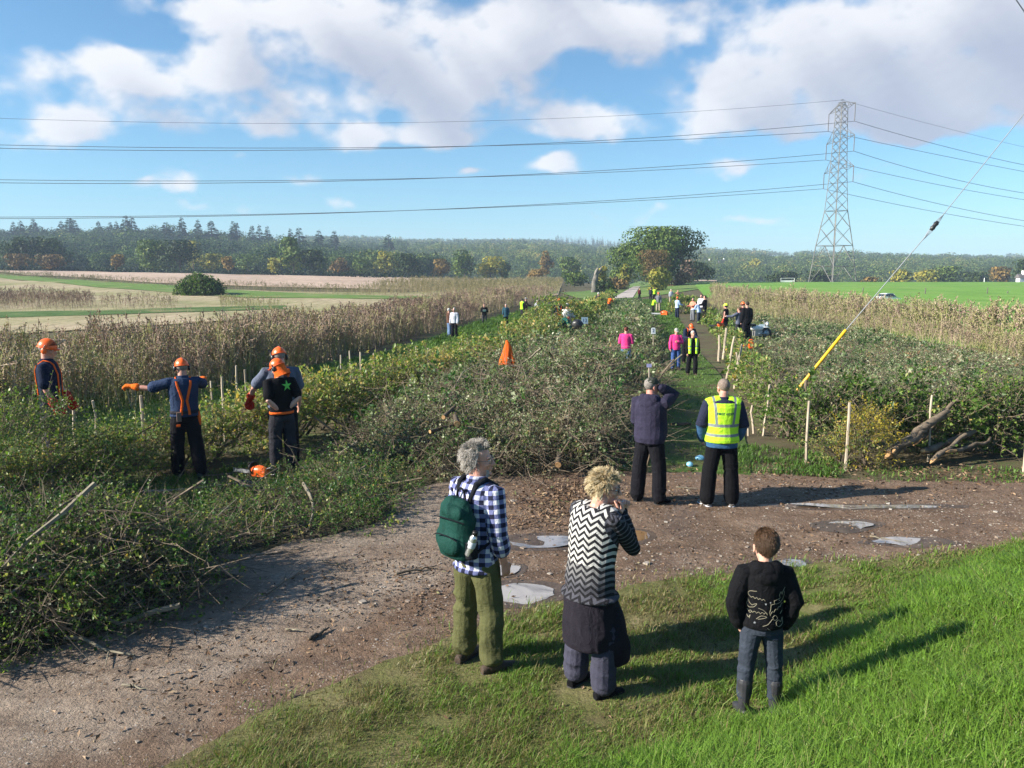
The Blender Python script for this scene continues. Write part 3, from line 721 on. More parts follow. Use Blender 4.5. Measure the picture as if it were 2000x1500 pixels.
def brush_heap(A, poly, hmax, shoulder, seed, dens=1., bare=.12, branches=2.2, tint=0., leafmat=0, core=True, zbias=.25, drift=.25, ss=1., brown=.05, lush=0.):
    r = np.random.default_rng(seed); poly = np.asarray(poly, float)[:, :2]; area = poly_area(poly)
    P = sample_poly(poly, int(area * 150 * dens), r); d = np.hypot(P[:, 0], P[:, 1])
    for nm in ('near', 'mid', 'far', 'dist'):
        lim = {'near': (0, 13.5), 'mid': (13.5, 22), 'far': (22, 42), 'dist': (42, 999)}[nm]
        k = (d >= lim[0]) & (d < lim[1]) & (r.random(len(P)) < DENS[nm] / 150)
        if not k.any(): continue
        Q = P[k]; Q = Q[r.random(len(Q)) < .12 + .88 * dip(Q) ** .6]; h = mound_h(Q, poly, hmax, shoulder, seed); u = r.beta(3.2, 1.2, len(Q))
        z = H(Q[:, 0], Q[:, 1]) + h * u
        g = .15; gx = mound_h(Q + [g, 0], poly, hmax, shoulder, seed) - h; gy = mound_h(Q + [0, g], poly, hmax, shoulder, seed) - h
        D = rand_dirs(len(Q), r, zbias); D[:, 0] -= gx / g * .35; D[:, 1] -= gy / g * .35; D[:, 2] *= .55
        tn = tint + drift * fbm(np.c_[Q * .6, np.full(len(Q), seed)], 3, seed + 11) + r.normal(0, .06, len(Q))
        b = r.random(len(Q)) < bare; br = r.random(len(Q)) < brown * np.clip(1 + 2.2 * fbm(np.c_[Q * .45, np.full(len(Q), seed)], 3, seed + 21), 0, 3); tn = np.where(br, .46 + r.normal(0, .06, len(Q)), tn)
        X = np.c_[Q, z]; lu = (r.random(len(Q)) < lush) & ~b; g = ~b & ~lu; sc_ = ss * r.uniform(.55, 1., len(Q)); place(A, SPR[nm], X[g], D[g], sc_[g], tn[g], r); place(A, SPR[nm], X[lu], D[lu] + [0, 0, .4], sc_[lu] * 1.1, tn[lu] + .1, r, 4)
        D2 = D.copy(); D2[:, 2] *= .4
        place(A, SPR['bare'], X[b], D2[b], ss * r.uniform(.7, 1.4, b.sum()), r.uniform(-.2, .2, b.sum()), r)
    # long cut branches lying over the heap
    nb = int(area * branches); Q = sample_poly(poly, nb, r)
    for q in Q:
        dd = math.hypot(*q)
        if r.random() > 14 / max(14, dd): continue
        ln = r.uniform(.7, 2.0); a = r.uniform(0, 2 * PI); t = np.linspace(-.5, .5, 7)
        xy = q + np.c_[np.cos(a) * t, np.sin(a) * t] * ln + np.c_[-np.sin(a) * t ** 2, np.cos(a) * t ** 2] * r.normal(0, .6)
        z = H(xy[:, 0], xy[:, 1]) + mound_h(xy, poly, hmax, shoulder, seed) * r.uniform(.75, 1.05) + t * r.normal(0, .35) + .03
        A.add(*tube(np.c_[xy, z], np.linspace(r.uniform(.009, .028), .004, 7), 5), 1 if r.random() < .58 else 2, .5)
    if core:  # added solid core, dark as twigs, blocks light and view through the gaps
        lo, hi = poly.min(0), poly.max(0); st = max(.22, math.sqrt(area) / 60)
        X, Y = np.meshgrid(np.arange(lo[0], hi[0], st), np.arange(lo[1], hi[1], st)); q = np.c_[X.ravel(), Y.ravel()]
        h = np.where(in_poly(q[:, 0], q[:, 1], poly), mound_h(q, poly, hmax, shoulder, seed) * .55, -.1)
        V = np.c_[q, H(q[:, 0], q[:, 1]) + h]; ny, nx = X.shape; i = np.arange(ny - 1)[:, None]; j = np.arange(nx - 1)[None]
        F = np.stack([i * nx + j, i * nx + j + 1, (i + 1) * nx + j + 1, (i + 1) * nx + j], -1).reshape(-1, 4)
        F = F[(h[F] > 0).any(1)]; A.add(V, F, 3, .3)

M['heap_core_fill'] = m_noise('heap_core_fill', [(.3, (.025, .022, .014)), (.7, (.07, .055, .035))], 8, .95, .5, space='geo')
HM = [M['leaf_pale'], M['twig'], M['twig_pale'], M['heap_core_fill'], M['leaf_lush']]

# central windrow of cut brush between the left hedge and the grass path
LE = [(-1.0, 11.5), (-2.9, 13.0), (-2.2, 16), (-.9, 20), (.5, 26), (2.0, 33), (4.4, 45), (7.0, 60), (9.6, 75), (13.2, 102)]
RE = [(1.6, 11.9), (2.15, 13.5), (2.8, 16), (3.65, 20), (4.85, 26), (6.2, 33), (8.2, 45), (10.6, 60), (13., 75), (16.8, 102)]
WIND = np.array(LE + RE[::-1])
A = Acc(); brush_heap(A, WIND, .92, 1.0, 41, dens=1.3, ss=.85, brown=.13, lush=.16, bare=.24, branches=5., tint=.04)
tag(A.build('brush_windrow', HM), 'long grey green windrow of cut branches between the left hedge and grass path', 'cut brush', kind='stuff')
# low cut brush spilling over the track edge on the left
SP = np.array([[*G(*p)[:2]] for p in [(130, 1075), (330, 1090), (430, 1090), (520, 1065), (640, 1065), (760, 1010), (800, 950), (880, 940), (830, 880), (700, 850), (600, 880), (420, 950), (200, 960), (60, 990)]])
A = Acc(); brush_heap(A, SP, .07, .5, 43, dens=.42, ss=.42, lush=.35, brown=.12, bare=.12, branches=1.6, tint=-.08, core=False)
SP2 = np.array([[*G(*p)[:2]] for p in [(330, 1085), (430, 1090), (520, 1068), (640, 1050), (700, 1040), (790, 1000), (800, 930), (700, 900), (560, 960), (400, 1000)]])
brush_heap(A, SP2, .20, .5, 44, ss=.7, dens=.7, lush=.5, bare=.05, branches=1., tint=.02)
tag(A.build('brush_litter', [M['leaf'], M['twig'], M['twig_pale'], M['heap_core_fill'], M['leaf_lush']]), 'low leafy cuttings spilling onto the track below the sawyers', 'cut brush', kind='stuff')
# heap at the left edge of the track
LP = np.array([[*G(*p)[:2]] for p in [(-500, 1330), (-150, 1310), (20, 1285), (120, 1265), (260, 1225), (400, 1170), (400, 1130), (330, 1095), (200, 1075), (0, 1060), (-300, 1040), (-700, 1040)]])
A = Acc(); brush_heap(A, LP, .58, .75, 47, ss=.75, dens=2.3, lush=.15, bare=.16, branches=9., tint=-.12)
tag(A.build('brush_pile', [M['leaf'], M['twig'], M['twig_pale'], M['heap_core_fill'], M['leaf_lush']]), 'dark leafy heap of cut branches at the left edge of the track', 'cut brush', kind='stuff')
# rough ground of cut brush between the right hedge and the dock
RB = np.array([(6.5, 14.6), (9, 14.2), (14, 15), (20, 20), (20, 27), (20.5, 36), (22.5, 47), (25, 58), (21, 76), (18.6, 72), (14.2, 50), (11.5, 36), (9.4, 27), (7.2, 19)])
A = Acc(); brush_heap(A, RB, .16, 1.6, 53, ss=.62, dens=1.05, brown=.24, lush=.10, bare=.26, branches=1.1, tint=.0, drift=.45)
tag(A.build('brush_bank', HM), 'mixed brambles and cut brush between the right hedge and brown dock', 'brush', kind='stuff')

# ------------------------------------------------------------------ laid hedges
def hedge(name, line, h, w, seed, label, dens=1., tint=0., pleach=1.0, mats=None, hvar=.15, hfun=None):
    r = np.random.default_rng(seed); line = smooth_line(line, 80); L = np.linalg.norm(np.diff(line, axis=0), axis=1).sum()
    root = empty(name, (*line[0], Hf(*line[0]))); inv = np.array([line[0][0], line[0][1], Hf(*line[0])])
    T = np.gradient(line, axis=0); T /= np.linalg.norm(T, axis=1, keepdims=True)
    A = Acc(); n = int(L * w * 260 * dens); u = r.random(n) ** 1.0
    P = polyline(line, u); TT = polyline(np.c_[line, T], u)[:, 2:]; NN = np.c_[TT[:, 1], -TT[:, 0]]
    off = np.clip(r.normal(0, .36, n), -1, 1) * w * .62; P = P + NN * off[:, None]; d = np.hypot(P[:, 0], P[:, 1])
    hh = h * (1 + hvar * fbm(np.c_[P * .8, np.zeros(n)], 3, seed)) * (hfun(u) if hfun else 1.)
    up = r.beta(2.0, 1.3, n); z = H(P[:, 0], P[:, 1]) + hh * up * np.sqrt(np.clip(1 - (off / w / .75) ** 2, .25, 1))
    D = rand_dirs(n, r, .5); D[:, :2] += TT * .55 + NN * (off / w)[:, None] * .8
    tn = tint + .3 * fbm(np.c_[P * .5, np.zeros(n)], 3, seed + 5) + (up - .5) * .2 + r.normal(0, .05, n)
    for nm in ('near', 'mid', 'far', 'dist'):
        lim = {'near': (0, 13.5), 'mid': (13.5, 22), 'far': (22, 42), 'dist': (42, 999)}[nm]
        k = (d >= lim[0]) & (d < lim[1]) & (r.random(n) < DENS[nm] / 150)
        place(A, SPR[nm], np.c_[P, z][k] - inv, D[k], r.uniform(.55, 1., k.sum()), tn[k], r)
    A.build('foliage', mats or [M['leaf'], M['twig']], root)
    stem_n = 0; ns = int(L * 3.2 * pleach)
    for k in range(ns):
        uu = r.random(); p = polyline(line, np.array([uu]))[0]; dd = math.hypot(*p)
        if r.random() > 22 / max(22, dd): continue
        t = polyline(np.c_[line, T], np.array([uu]))[0][2:]; s = np.linspace(0, 1, 7)[:, None]; ln = r.uniform(1.1, 2.1)
        xy = p + t * s * ln * .85 + r.normal(0, .10, 2) + r.normal(0, .06, (7, 2)) * s
        zz = Hf(*p) + .03 + ln * .42 * s[:, 0] ** .8 + r.normal(0, .03, 7)
        if stem_n < 96: B = Acc(); B.add(*tube(np.c_[xy, zz] - inv, np.linspace(r.uniform(.02, .042), .009, 7), 5), 0, .5); B.build('stem', [M['bark']], root); stem_n += 1
    return tag(root, label, 'hedge'), line
HL = [(-6.7, 9.0), (-5.95, 11), (-4.6, 13.3), (-3.4, 16.4), (-2.1, 20), (-.9, 26), (.4, 32), (2.5, 42), (5.3, 57), (8, 73), (13.2, 105)]
HR = [(5.15, 13.4), (5.6, 15.8), (7.15, 23), (8.7, 29), (10.6, 37), (12.75, 47), (15.7, 62), (19.3, 80), (22.5, 98)]
HT = [(5.3, 13.7), (6.3, 13.5), (7.5, 13.4), (8.9, 13.45), (11.5, 13.9), (15, 14.6)]
hedge('laid_hedge', HL, 1.0, .85, 61, 'long laid hedge with upright stakes left of the brush windrow', .8, .16, 1.8, hfun=lambda u: np.where(u < .045, .55, np.where(u < .09, .85, np.where(u < .22, .95, 1.25))))
hedge('laid_hedge', HR, .46, .55, 67, 'laid hedge with crooked pale stakes along the right side of the grass path', .55, .06, 1.)
hedge('laid_hedge', HT, .95, 1.0, 71, 'laid hedge facing the track on the right with thick split trunks', 1.05, -.12, .6)

# stakes of the hedges
def stake_mesh(seed):
    r = np.random.default_rng(seed); t = np.linspace(0, 1, 6)[:, None]
    P = np.c_[np.zeros((6, 2)), t * 1.0] + np.c_[r.normal(0, .012, (6, 2)) * t, np.zeros(6)]
    A = Acc(); A.add(*tube(P, np.linspace(.021, .017, 6) * r.uniform(.85, 1.15), 6)); V, F, m_, t_ = A.arrays()
    n = len(V); V = np.concatenate([V, V[-6:].mean(0, keepdims=True)]); top = np.array([[n - 6 + i, n - 6 + (i + 1) % 6, n, n] for i in range(6)])
    me = mesh_np('stake', V, [list(f) for f in F] + [list(f[:3]) for f in top], [M['stake']], smooth=False)
    d = me.data; bpy.data.objects.remove(me); return d
STK = [stake_mesh(300 + k) for k in range(5)]
def stake(px, ytop, ybase, Y=None, tilt=(0, 0), w=1., label=None, group=None, name='stake'):
    """a stake whose foot and top are seen at these photo pixels"""
    f = G(px, ybase) if Y is None else at(px, ybase, Y)
    top = at(px, ytop, f.y); base = Hf(f.x, f.y) - .12
    o = bpy.data.objects.new(name, STK[rng.integers(5)]); COL.objects.link(o)
    o.location = (f.x, f.y, base); ln = top.z - base; o.scale = (1.05 * w * max(1, f.y / 18), 1.05 * w * max(1, f.y / 18), ln); o.rotation_euler = (R(tilt[0]), R(tilt[1]), rng.uniform(0, 6))
    tag(o, label, 'stake', group); return o
GL = 'stakes of the left laid hedge'; GR = 'stakes of the right laid hedge'
LL = 'pale wooden stake standing in the left laid hedge'; LR = 'crooked pale stake standing in the right laid hedge'
for px, yt, yb in ((192, 782, 925), (150, 786, 905), (88, 806, 900), (440, 736, 860), (420, 744, 868), (468, 714, 850), (484, 722, 845), (603, 732, 815), (686, 685, 775), (668, 693, 780), (706, 687, 768),
                   (815, 676, 745), (803, 683, 748), (836, 680, 738), (780, 694, 756), (730, 690, 765), (935, 655, 705), (900, 667, 715), (1020, 625, 665), (1076, 606, 640), (1084, 603, 638), (1152, 588, 612)):
    stake(px, yt, yb, label=LL, group=GL)
stake(286, 772, 925, label='stake under the orange glove of the sawyer gripping the hedge', w=1.15)
stake(105, 925, 985, label='short thin stake leaning at the near end of the left hedge', tilt=(0, 3))
stake(1114, 617, 652, label='bright pale stake beside the bending person in green', w=1.3)
for px, yt, yb in ((1418, 664, 742), (1432, 678, 740), (1434, 696, 758), (1438, 704, 752), (1445, 715, 740), (1455, 716, 745), (1464, 724, 762), (1470, 728, 768), (1478, 736, 765), (1474, 740, 780), (1490, 756, 850), (1500, 742, 790), (1512, 745, 775), (1527, 770, 815), (1412, 648, 700), (1404, 662, 705), (1462, 810, 850), (1472, 800, 846)):
    stake(px, yt - 8, yb, label=LR, group=GR, tilt=(rng.normal(0, 4), rng.normal(0, 5)), w=1.2)
stake(1574, 783, 905, label='straight stake below the lower end of the yellow guard')
stake(1651, 786, 918, label='tall pale stake left of the yellow leaved bush')
stake(1812, 772, 900, label='grey stake rising behind the split trunks', w=.9)
stake(1999, 770, 925, label='thick pale stake at the right edge of the track hedge', w=1.4)

# thick split trunks (pleachers) on the right
root = empty('split_trunk', (*at(1780, 895, 12.15)[:2], Hf(*at(1780, 895, 12.15)[:2]))); r = np.random.default_rng(5)
r0 = np.array(root.location)
for (x0, y0, x1, y1, rad, Yo) in ((1735, 888, 1850, 800, .10, 0.), (1760, 880, 1835, 815, .07, .1), (1800, 882, 1905, 842, .07, .2), (1816, 900, 1885, 850, .05, -.1), (1850, 885, 1940, 858, .045, .1), (1790, 870, 1870, 780, .05, .4), (1745, 880, 1815, 835, .05, -.15)):
    a = np.array(at(x0, y0, root.location.y + Yo)); b = np.array(at(x1, y1, root.location.y + Yo + .5)); t = np.linspace(0, 1, 9)[:, None]
    P = a + (b - a) * t + r.normal(0, .018, (9, 3)) - r0
    V, F = tube(P, rad * np.linspace(.85, .6, 9) * r.uniform(.85, 1.15, 9), 7); tk = mesh_np('trunk', V, F, [M['twig']], root, smooth=True)
    V, F = tube(np.array([P[0] - (P[1] - P[0]) * .5, P[0], P[1]]), [rad * .12, rad * .62, rad * .6], 6); V[:, 1] -= .015; mesh_np('cut_face', V, F, [M['fresh_wood']], tk)
tag(root, 'thick rough split hedge trunks laid over at the track side', 'trunk')

# ------------------------------------------------------------------ single shrubs and plants near the camera
def shrub(name, loc, rx, rz, n, leaf, seed, label, cat='bush', tint=0., mats=None, group=None, spr='near', flat=1.):
    r = np.random.default_rng(seed); root = empty(name, loc)
    A = Acc(); D = rand_dirs(n, r, .35); rad = r.uniform(.45, 1., n) ** .6
    lump = 1 + .22 * fbm(D * 2.2 + seed, 3, seed)
    P = D * (rad * lump)[:, None] * np.array([rx, rx * flat, rz * .55]) + np.array([0, 0, rz * .5]); P[:, 2] = np.maximum(P[:, 2], .03)
    place(A, SPR[spr], P, D + r.normal(0, .35, (n, 3)), r.uniform(.45, .85, n) * leaf, tint + .2 * fbm(P * 2, 2, seed) + r.normal(0, .05, n), r)
    A.build('foliage', mats or [M['leaf'], M['twig']], root)
    for k in range(7):
        B = Acc(); a = r.uniform(0, 2 * PI); t = np.linspace(0, 1, 5)[:, None]
        B.add(*tube(np.c_[t * math.cos(a) * rx * .7, t * math.sin(a) * rx * .7 * flat, t * rz * r.uniform(.6, .9)] + r.normal(0, .02, (5, 3)) * t, np.linspace(.02, .006, 5) * max(1, rz / 1.2), 4)); B.build('stem', [M['bark']], root)
    return tag(root, label, cat, group)
shrub('bush', G(18, 985), .85, 1.15, 420, 1.0, 81, 'dark leafy bush at the near end of the left hedge', tint=-.12)
M['yellow_leaf'] = m_leaf('yellow_leaf', [(0., (.10, .08, .01)), (.5, (.36, .27, .02)), (1., (.5, .42, .06))])
shrub('bush', (*at(1690, 893, 12.35)[:2], Hf(*at(1690, 893, 12.35)[:2])), .20, .74, 150, .75, 83, 'small bright yellow leaved bush at the foot of the right hedge', mats=[M['yellow_leaf'], M['twig']], tint=.2)
shrub('bush', (*at(1645, 905, 12.3)[:2], Hf(*at(1645, 905, 12.3)[:2])), .35, .4, 90, .8, 85, 'low yellow green bush left of the yellow leaved one', tint=.22)
shrub('bush', (2.6, 42.6, Hf(2.6, 42.6)), 1.7, 2.0, 320, 1.2, 87, 'rounded leafy bush beside the workers in the left hedge', tint=.12, spr='far')
shrub('bush', G(1330, 612), .9, 1.1, 120, 1.3, 88, 'small green bush right of the central path near the farthest workers', tint=.1, spr='dist')
shrub('bush', at(395, 606, 112) , 3.0, 4.3, 1500, 1.5, 89, 'round dark green bush alone in the left stubble', tint=-.28, spr='dist')

# ------------------------------------------------------------------ tall dry dock and weeds
def make_weed(seed, seedq=40, wide=1., top=.5):
    """stem one metre tall with seed clusters in the upper half"""
    r = np.random.default_rng(seed); A = Acc(); t = np.linspace(0, 1, 5)[:, None]
    b = r.normal(0, .09, 2); main = np.c_[b * t ** 2, t]
    A.add(*tube(main, np.linspace(.007, .004, 5) * wide, 3), 0, r.uniform(.45, .8))
    lines = [main[2:]]
    for k in range(5):
        u = r.uniform(.45, .9); p = polyline(main, np.array([u]))[0]; d = rand_dirs(1, r, 1.4)[0]; q = p + d * np.linspace(0, 1, 3)[:, None] * r.uniform(.12, .3)
        A.add(*tube(q, np.array([.004, .004, .003]) * wide, 3), 0, r.uniform(.4, .75)); lines.append(q)
    P = np.array([polyline(lines[r.integers(len(lines))], r.uniform(.2, 1., 1))[0] for _ in range(seedq)]); D = rand_dirs(seedq, r, .4)
    V, F = leaf_quads(P, D, rand_dirs(seedq, r), .038 * wide ** .6, .024 * wide ** .6); A.add(V, F, 0, np.clip(r.normal(.2, .13, seedq), .02, .6))
    n = 5; P = np.c_[r.normal(0, .02, (n, 2)), r.uniform(.05, .6, n)]; V, F = leaf_quads(P, rand_dirs(n, r, -.2), rand_dirs(n, r), .12 * wide ** .5, .014 * wide ** .5); A.add(V, F, 0, np.clip(r.normal(.6, .2, n), .1, .99))
    return A.arrays()
WD = [make_weed(400 + k) for k in range(8)]; WDF = [make_weed(420 + k, 34, 1.4) for k in range(8)]
def weeds(A, poly, h, dens, seed, tint, topgreen=0., near=30, thick=WD, far=WDF):
    r = np.random.default_rng(seed); n = int(poly_area(poly) * dens); P = sample_poly(poly, n, r); d = np.hypot(P[:, 0], P[:, 1])
    keep = r.random(n) < np.clip(28 / d, .12, 1) ** 1.3; P, d = P[keep], d[keep]; n = len(P)
    hh = h * (1 + .38 * fbm(np.c_[P * .35, np.zeros(n)], 3, seed)) * r.uniform(.5, 1.2, n)
    D = np.c_[r.normal(0, .16, (n, 2)), np.ones(n)]; tn = tint - .14 * sstep(22, 50, d) * (seed == 91) + .30 * fbm(np.c_[P * .16, np.zeros(n)], 3, seed + 2) + r.normal(0, .07, n)
    tn = np.where(r.random(n) < topgreen * np.clip(1 + 2 * fbm(np.c_[P * .2, np.zeros(n)], 3, seed + 8), 0, 3), .60 + r.normal(0, .08, n), tn)
    X = np.c_[P, H(P[:, 0], P[:, 1])]
    k = d < near; place(A, thick, X[k], D[k], hh[k], tn[k], r); place(A, far, X[~k], D[~k], hh[~k], tn[~k], r)
fr = np.array([[*G(*p)[:2]] for p in [(-700, 930), (-300, 890), (0, 842), (250, 802), (400, 774), (560, 730), (700, 688), (800, 662), (900, 634), (1000, 603), (1085, 577)]])
bk = fr + np.array([-3.2, 6.]) * np.linspace(1.05, 1.9, len(fr))[:, None]
A = Acc(); weeds(A, np.concatenate([fr, bk[::-1]]), 1.48, 36, 91, .28, .24)
tag(A.build('tall_weeds', [M['stem_dry']]), 'tall brown dead dock along the left field edge', 'weeds', kind='stuff')
fr = np.array([[*G(*p)[:2]] for p in [(2500, 770), (2250, 740), (2050, 705), (1900, 678), (1750, 652), (1600, 630), (1500, 617), (1430, 604), (1390, 588)]])
bk = fr + np.array([2.2, 8.]) * np.linspace(.9, 2.6, len(fr))[:, None]
A = Acc(); weeds(A, np.concatenate([fr, bk[::-1]]), 1.85, 36, 95, .28, .45)
fr2 = fr + np.array([-2.2, -5.5]); weeds(A, np.concatenate([fr2, fr[::-1]]), 1.05, 26, 96, .22, .45)
tag(A.build('tall_weeds', [M['stem_dry']]), 'tall brown and yellow green weeds before the right hand pasture', 'weeds', kind='stuff')
# weed strips in the left fields
A = Acc(); 
for pix, h, dn, ti, gr in (([(-300, 604), (0, 606), (180, 604), (190, 592), (150, 579), (0, 577), (-300, 577)], 1.3, 5., .0, .0), ([(190, 604), (350, 603), (350, 590), (200, 590)], 1., 3., .1, .4), ([(430, 604), (560, 607), (545, 600), (430, 588)], 1.0, 4., .2, .5), ([(-300, 612), (380, 612), (380, 608), (-300, 608)], .7, 3, .15, .2)):
    poly = np.array([[*G(*p)[:2]] for p in pix]); weeds(A, poly, h, dn * 3, 97, ti, gr)
tag(A.build('weed_patches', [M['stem_dry']]), 'reddish brown weed patches in the left stubble', 'weeds', kind='stuff')
M['rough'] = m_leaf('rough_grass', [(0., (.05, .05, .02)), (.35, (.10, .12, .035)), (.6, (.18, .18, .065)), (.85, (.30, .25, .13)), (1., (.4, .33, .2))], rough=.8, trans=.2, patch=(.06, .5))
A = Acc(); r = np.random.default_rng(99)
for pix, h, dn, ti in (([(0, 540), (300, 561), (560, 572), (700, 578), (900, 580), (1090, 566), (1090, 553), (800, 564), (700, 566), (560, 564), (300, 554), (0, 534)], 1.3, 1.6, -.02), ([(700, 577), (1090, 574), (1100, 553), (900, 555), (760, 558)], 2.0, 1.6, .02)):
    poly = np.array([[*G(*p)[:2]] for p in pix]); n = int(poly_area(poly) * dn); P = sample_poly(poly, min(n, 9000), r); n = len(P)
    place(A, WDF, np.c_[P, H(P[:, 0], P[:, 1])], np.c_[r.normal(0, .2, (n, 2)), np.ones(n)], h * .75 * r.uniform(.5, 1.4, n), ti + .38 + .35 * fbm(np.c_[P * .05, np.zeros(n)], 3, 5) + r.normal(0, .08, n), r)
tag(A.build('rough_grass', [M['rough']]), 'rough tussocky grass bank between the left fields', 'rough grass', kind='stuff')

# ------------------------------------------------------------------ grass blades
def grass(A, P, Lh, wd, seed, lean=(0, 0), tn=.5, tvar=.16, droop=.6):
    r = np.random.default_rng(seed); n = len(P); z = H(P[:, 0], P[:, 1]); B = np.c_[P, z]
    a = r.uniform(0, 2 * PI, n); ln = Lh * r.uniform(.5, 1.25, n); tilt = r.uniform(.15, 1., n) * droop
    d = np.c_[np.cos(a) * tilt + lean[0], np.sin(a) * tilt + lean[1], np.ones(n)]; d /= np.linalg.norm(d, axis=1, keepdims=True)
    s = np.c_[-np.sin(a + r.normal(0, .6, n)), np.cos(a), np.zeros(n)]; s /= np.linalg.norm(s, axis=1, keepdims=True)
    w = (wd * r.uniform(.7, 1.3, n))[:, None]; l = ln[:, None]
    m = B + d * l * .55; tip = B + d * l * .9 + np.c_[np.cos(a), np.sin(a), -np.full(n, .35)] * l * (.35 * droop)
    V = np.stack([B - s * w * .5, B + s * w * .5, m + s * w * .42, m - s * w * .42, tip + s * w * .08, tip - s * w * .08], 1).reshape(-1, 3)
    k = np.arange(n)[:, None] * 6; F = np.concatenate([k + [0, 1, 2, 3], k + [3, 2, 4, 5]])
    t = np.clip(tn + r.normal(0, tvar, n), .02, .98); A.add(V, F, 0, np.r_[t, t])
r = np.random.default_rng(111)
view = np.array([(-3.2, 3.2), (-2.6, 4.4), (0., 6.6), (2.6, 8.1), (6.2, 9.6), (9.5, 10.4), (8.0, 5.5), (3.4, 2.6), (1.8, 2.2), (-2, 2.6)])
A = Acc()
P = sample_poly(view, 420000, r); ins = in_poly(P[:, 0], P[:, 1], VERGE_B); P = P[ins]
s = (P[:, 0] - BA[0]) * BN[0] + (P[:, 1] - BA[1]) * BN[1]; d = np.hypot(P[:, 0], P[:, 1])
worn = fbm(np.c_[P * .9, np.zeros(len(P))], 4, 77); bankw = sstep(-.45, .25, s + .35 * worn)
e = edge_dist(P, VERGE_B)
ok = r.random(len(P)) < np.clip((6.0 / d) ** .5, .3, 1) * np.clip(.8 + .9 * worn + .6 * bankw, .25, 1) * np.clip(e / .35 + .1, 0, 1)
P, d, worn, bankw = P[ok], d[ok], worn[ok], bankw[ok]; P = P + r.normal(0, .16, P.shape) * (np.clip(1 - e[ok] / .6, 0, 1) * np.clip(1 + 1.6 * fbm(np.c_[P * 1.6, np.zeros(len(P))], 3, 87), 0, 2))[:, None]
clump = fbm(np.c_[P * 5.5, np.zeros(len(P))], 3, 79); big = fbm(np.c_[P * 1.5, np.zeros(len(P))], 2, 83)
Lh = (.075 + .075 * clump + .04 * big) * (1 - bankw) + bankw * (.155 + .06 * clump + .05 * big); Lh = np.maximum(Lh, .02)
for fp in (G(932, 1303), G(1150, 1352), G(1480, 1397)): Lh = Lh * (1 - .72 * np.exp(-(((P[:, 0] - fp.x) / .26) ** 2 + ((P[:, 1] - fp.y + .03) / .22) ** 2) ** 2))
tn = (.68 + .12 * clump + .06 * big) * bankw + (1 - bankw) * (.54 + .20 * worn + .12 * clump) + np.where(r.random(len(P)) < np.clip(.34 - .7 * worn, .08, .85) * (1 - bankw) + .05, -.34, 0)
grass(A, P, Lh, np.maximum(.0045, .0009 * d) * (1 + .25 * bankw), 113, lean=(.12, .05), tn=tn, tvar=.10, droop=.75)
# a few long dry stalks
q = sample_poly(view, 220, r); q = q[in_poly(q[:, 0], q[:, 1], VERGE_B)]; s = (q[:, 0] - BA[0]) * BN[0] + (q[:, 1] - BA[1]) * BN[1]; q = q[s > -.2]
grass(A, q, np.full(len(q), .30), np.full(len(q), .004), 117, tn=.95, tvar=.02, droop=.5)
tag(A.build('grass', [M['grass']]), 'rough cut and long bright grass of the verge and bank', 'grass', kind='stuff')
A = Acc()
for poly, nn, L0, wd0, t0 in ((PATH_W, 26000, .09, .012, .5), (np.array([[*G(*p)[:2]] for p in [(1430, 925), (1640, 935), (1660, 905), (1560, 880), (1440, 870)]]), 4200, .12, .010, .4),
                       (np.array([[*G(*p)[:2]] for p in [(1660, 940), (2000, 945), (2300, 950), (2300, 915), (2000, 915), (1700, 915)]]), 2600, .08, .010, .5), (np.array([[*G(*p)[:2]] for p in [(160, 1060), (330, 1080), (420, 1050), (560, 960), (560, 900), (300, 940), (180, 970)]]), 12000, .12, .008, .45)):
    P = sample_poly(poly, nn, r); d = np.hypot(P[:, 0], P[:, 1]); keep = r.random(len(P)) < np.clip(.55 + .9 * fbm(np.c_[P * 1.3, np.zeros(len(P))], 3, 121), .1, 1)
    P, d = P[keep], d[keep]; grass(A, P, L0 * np.maximum(1, d / 26), np.maximum(wd0, .0011 * d), 123, tn=t0, tvar=.2, droop=.9)
tag(A.build('path_grass', [M['grass_dark']]), 'short green grass growing on the path and along the track edge', 'grass', kind='stuff')
A = Acc(); W_ = np.array([(-8.8, 12), (-6.3, 15), (-4.5, 19.5), (-3.3, 25), (-1.8, 33), (.9, 43), (6.4, 74), (3.5, 84), (-2.6, 56), (-5.2, 38), (-8.2, 25), (-12, 17)])
P = sample_poly(W_, 30000, r); d = np.hypot(P[:, 0], P[:, 1]); grass(A, P, (.15 + .10 * fbm(np.c_[P * .8, np.zeros(len(P))], 3, 129)) * np.maximum(1, d / 20), np.maximum(.012, .0012 * d), 127, tn=.55, tvar=.18, droop=.9)
tag(A.build('walk_grass', [M['grass_dark']]), 'grass of the walk between the left hedge and brown dock', 'grass', kind='stuff')

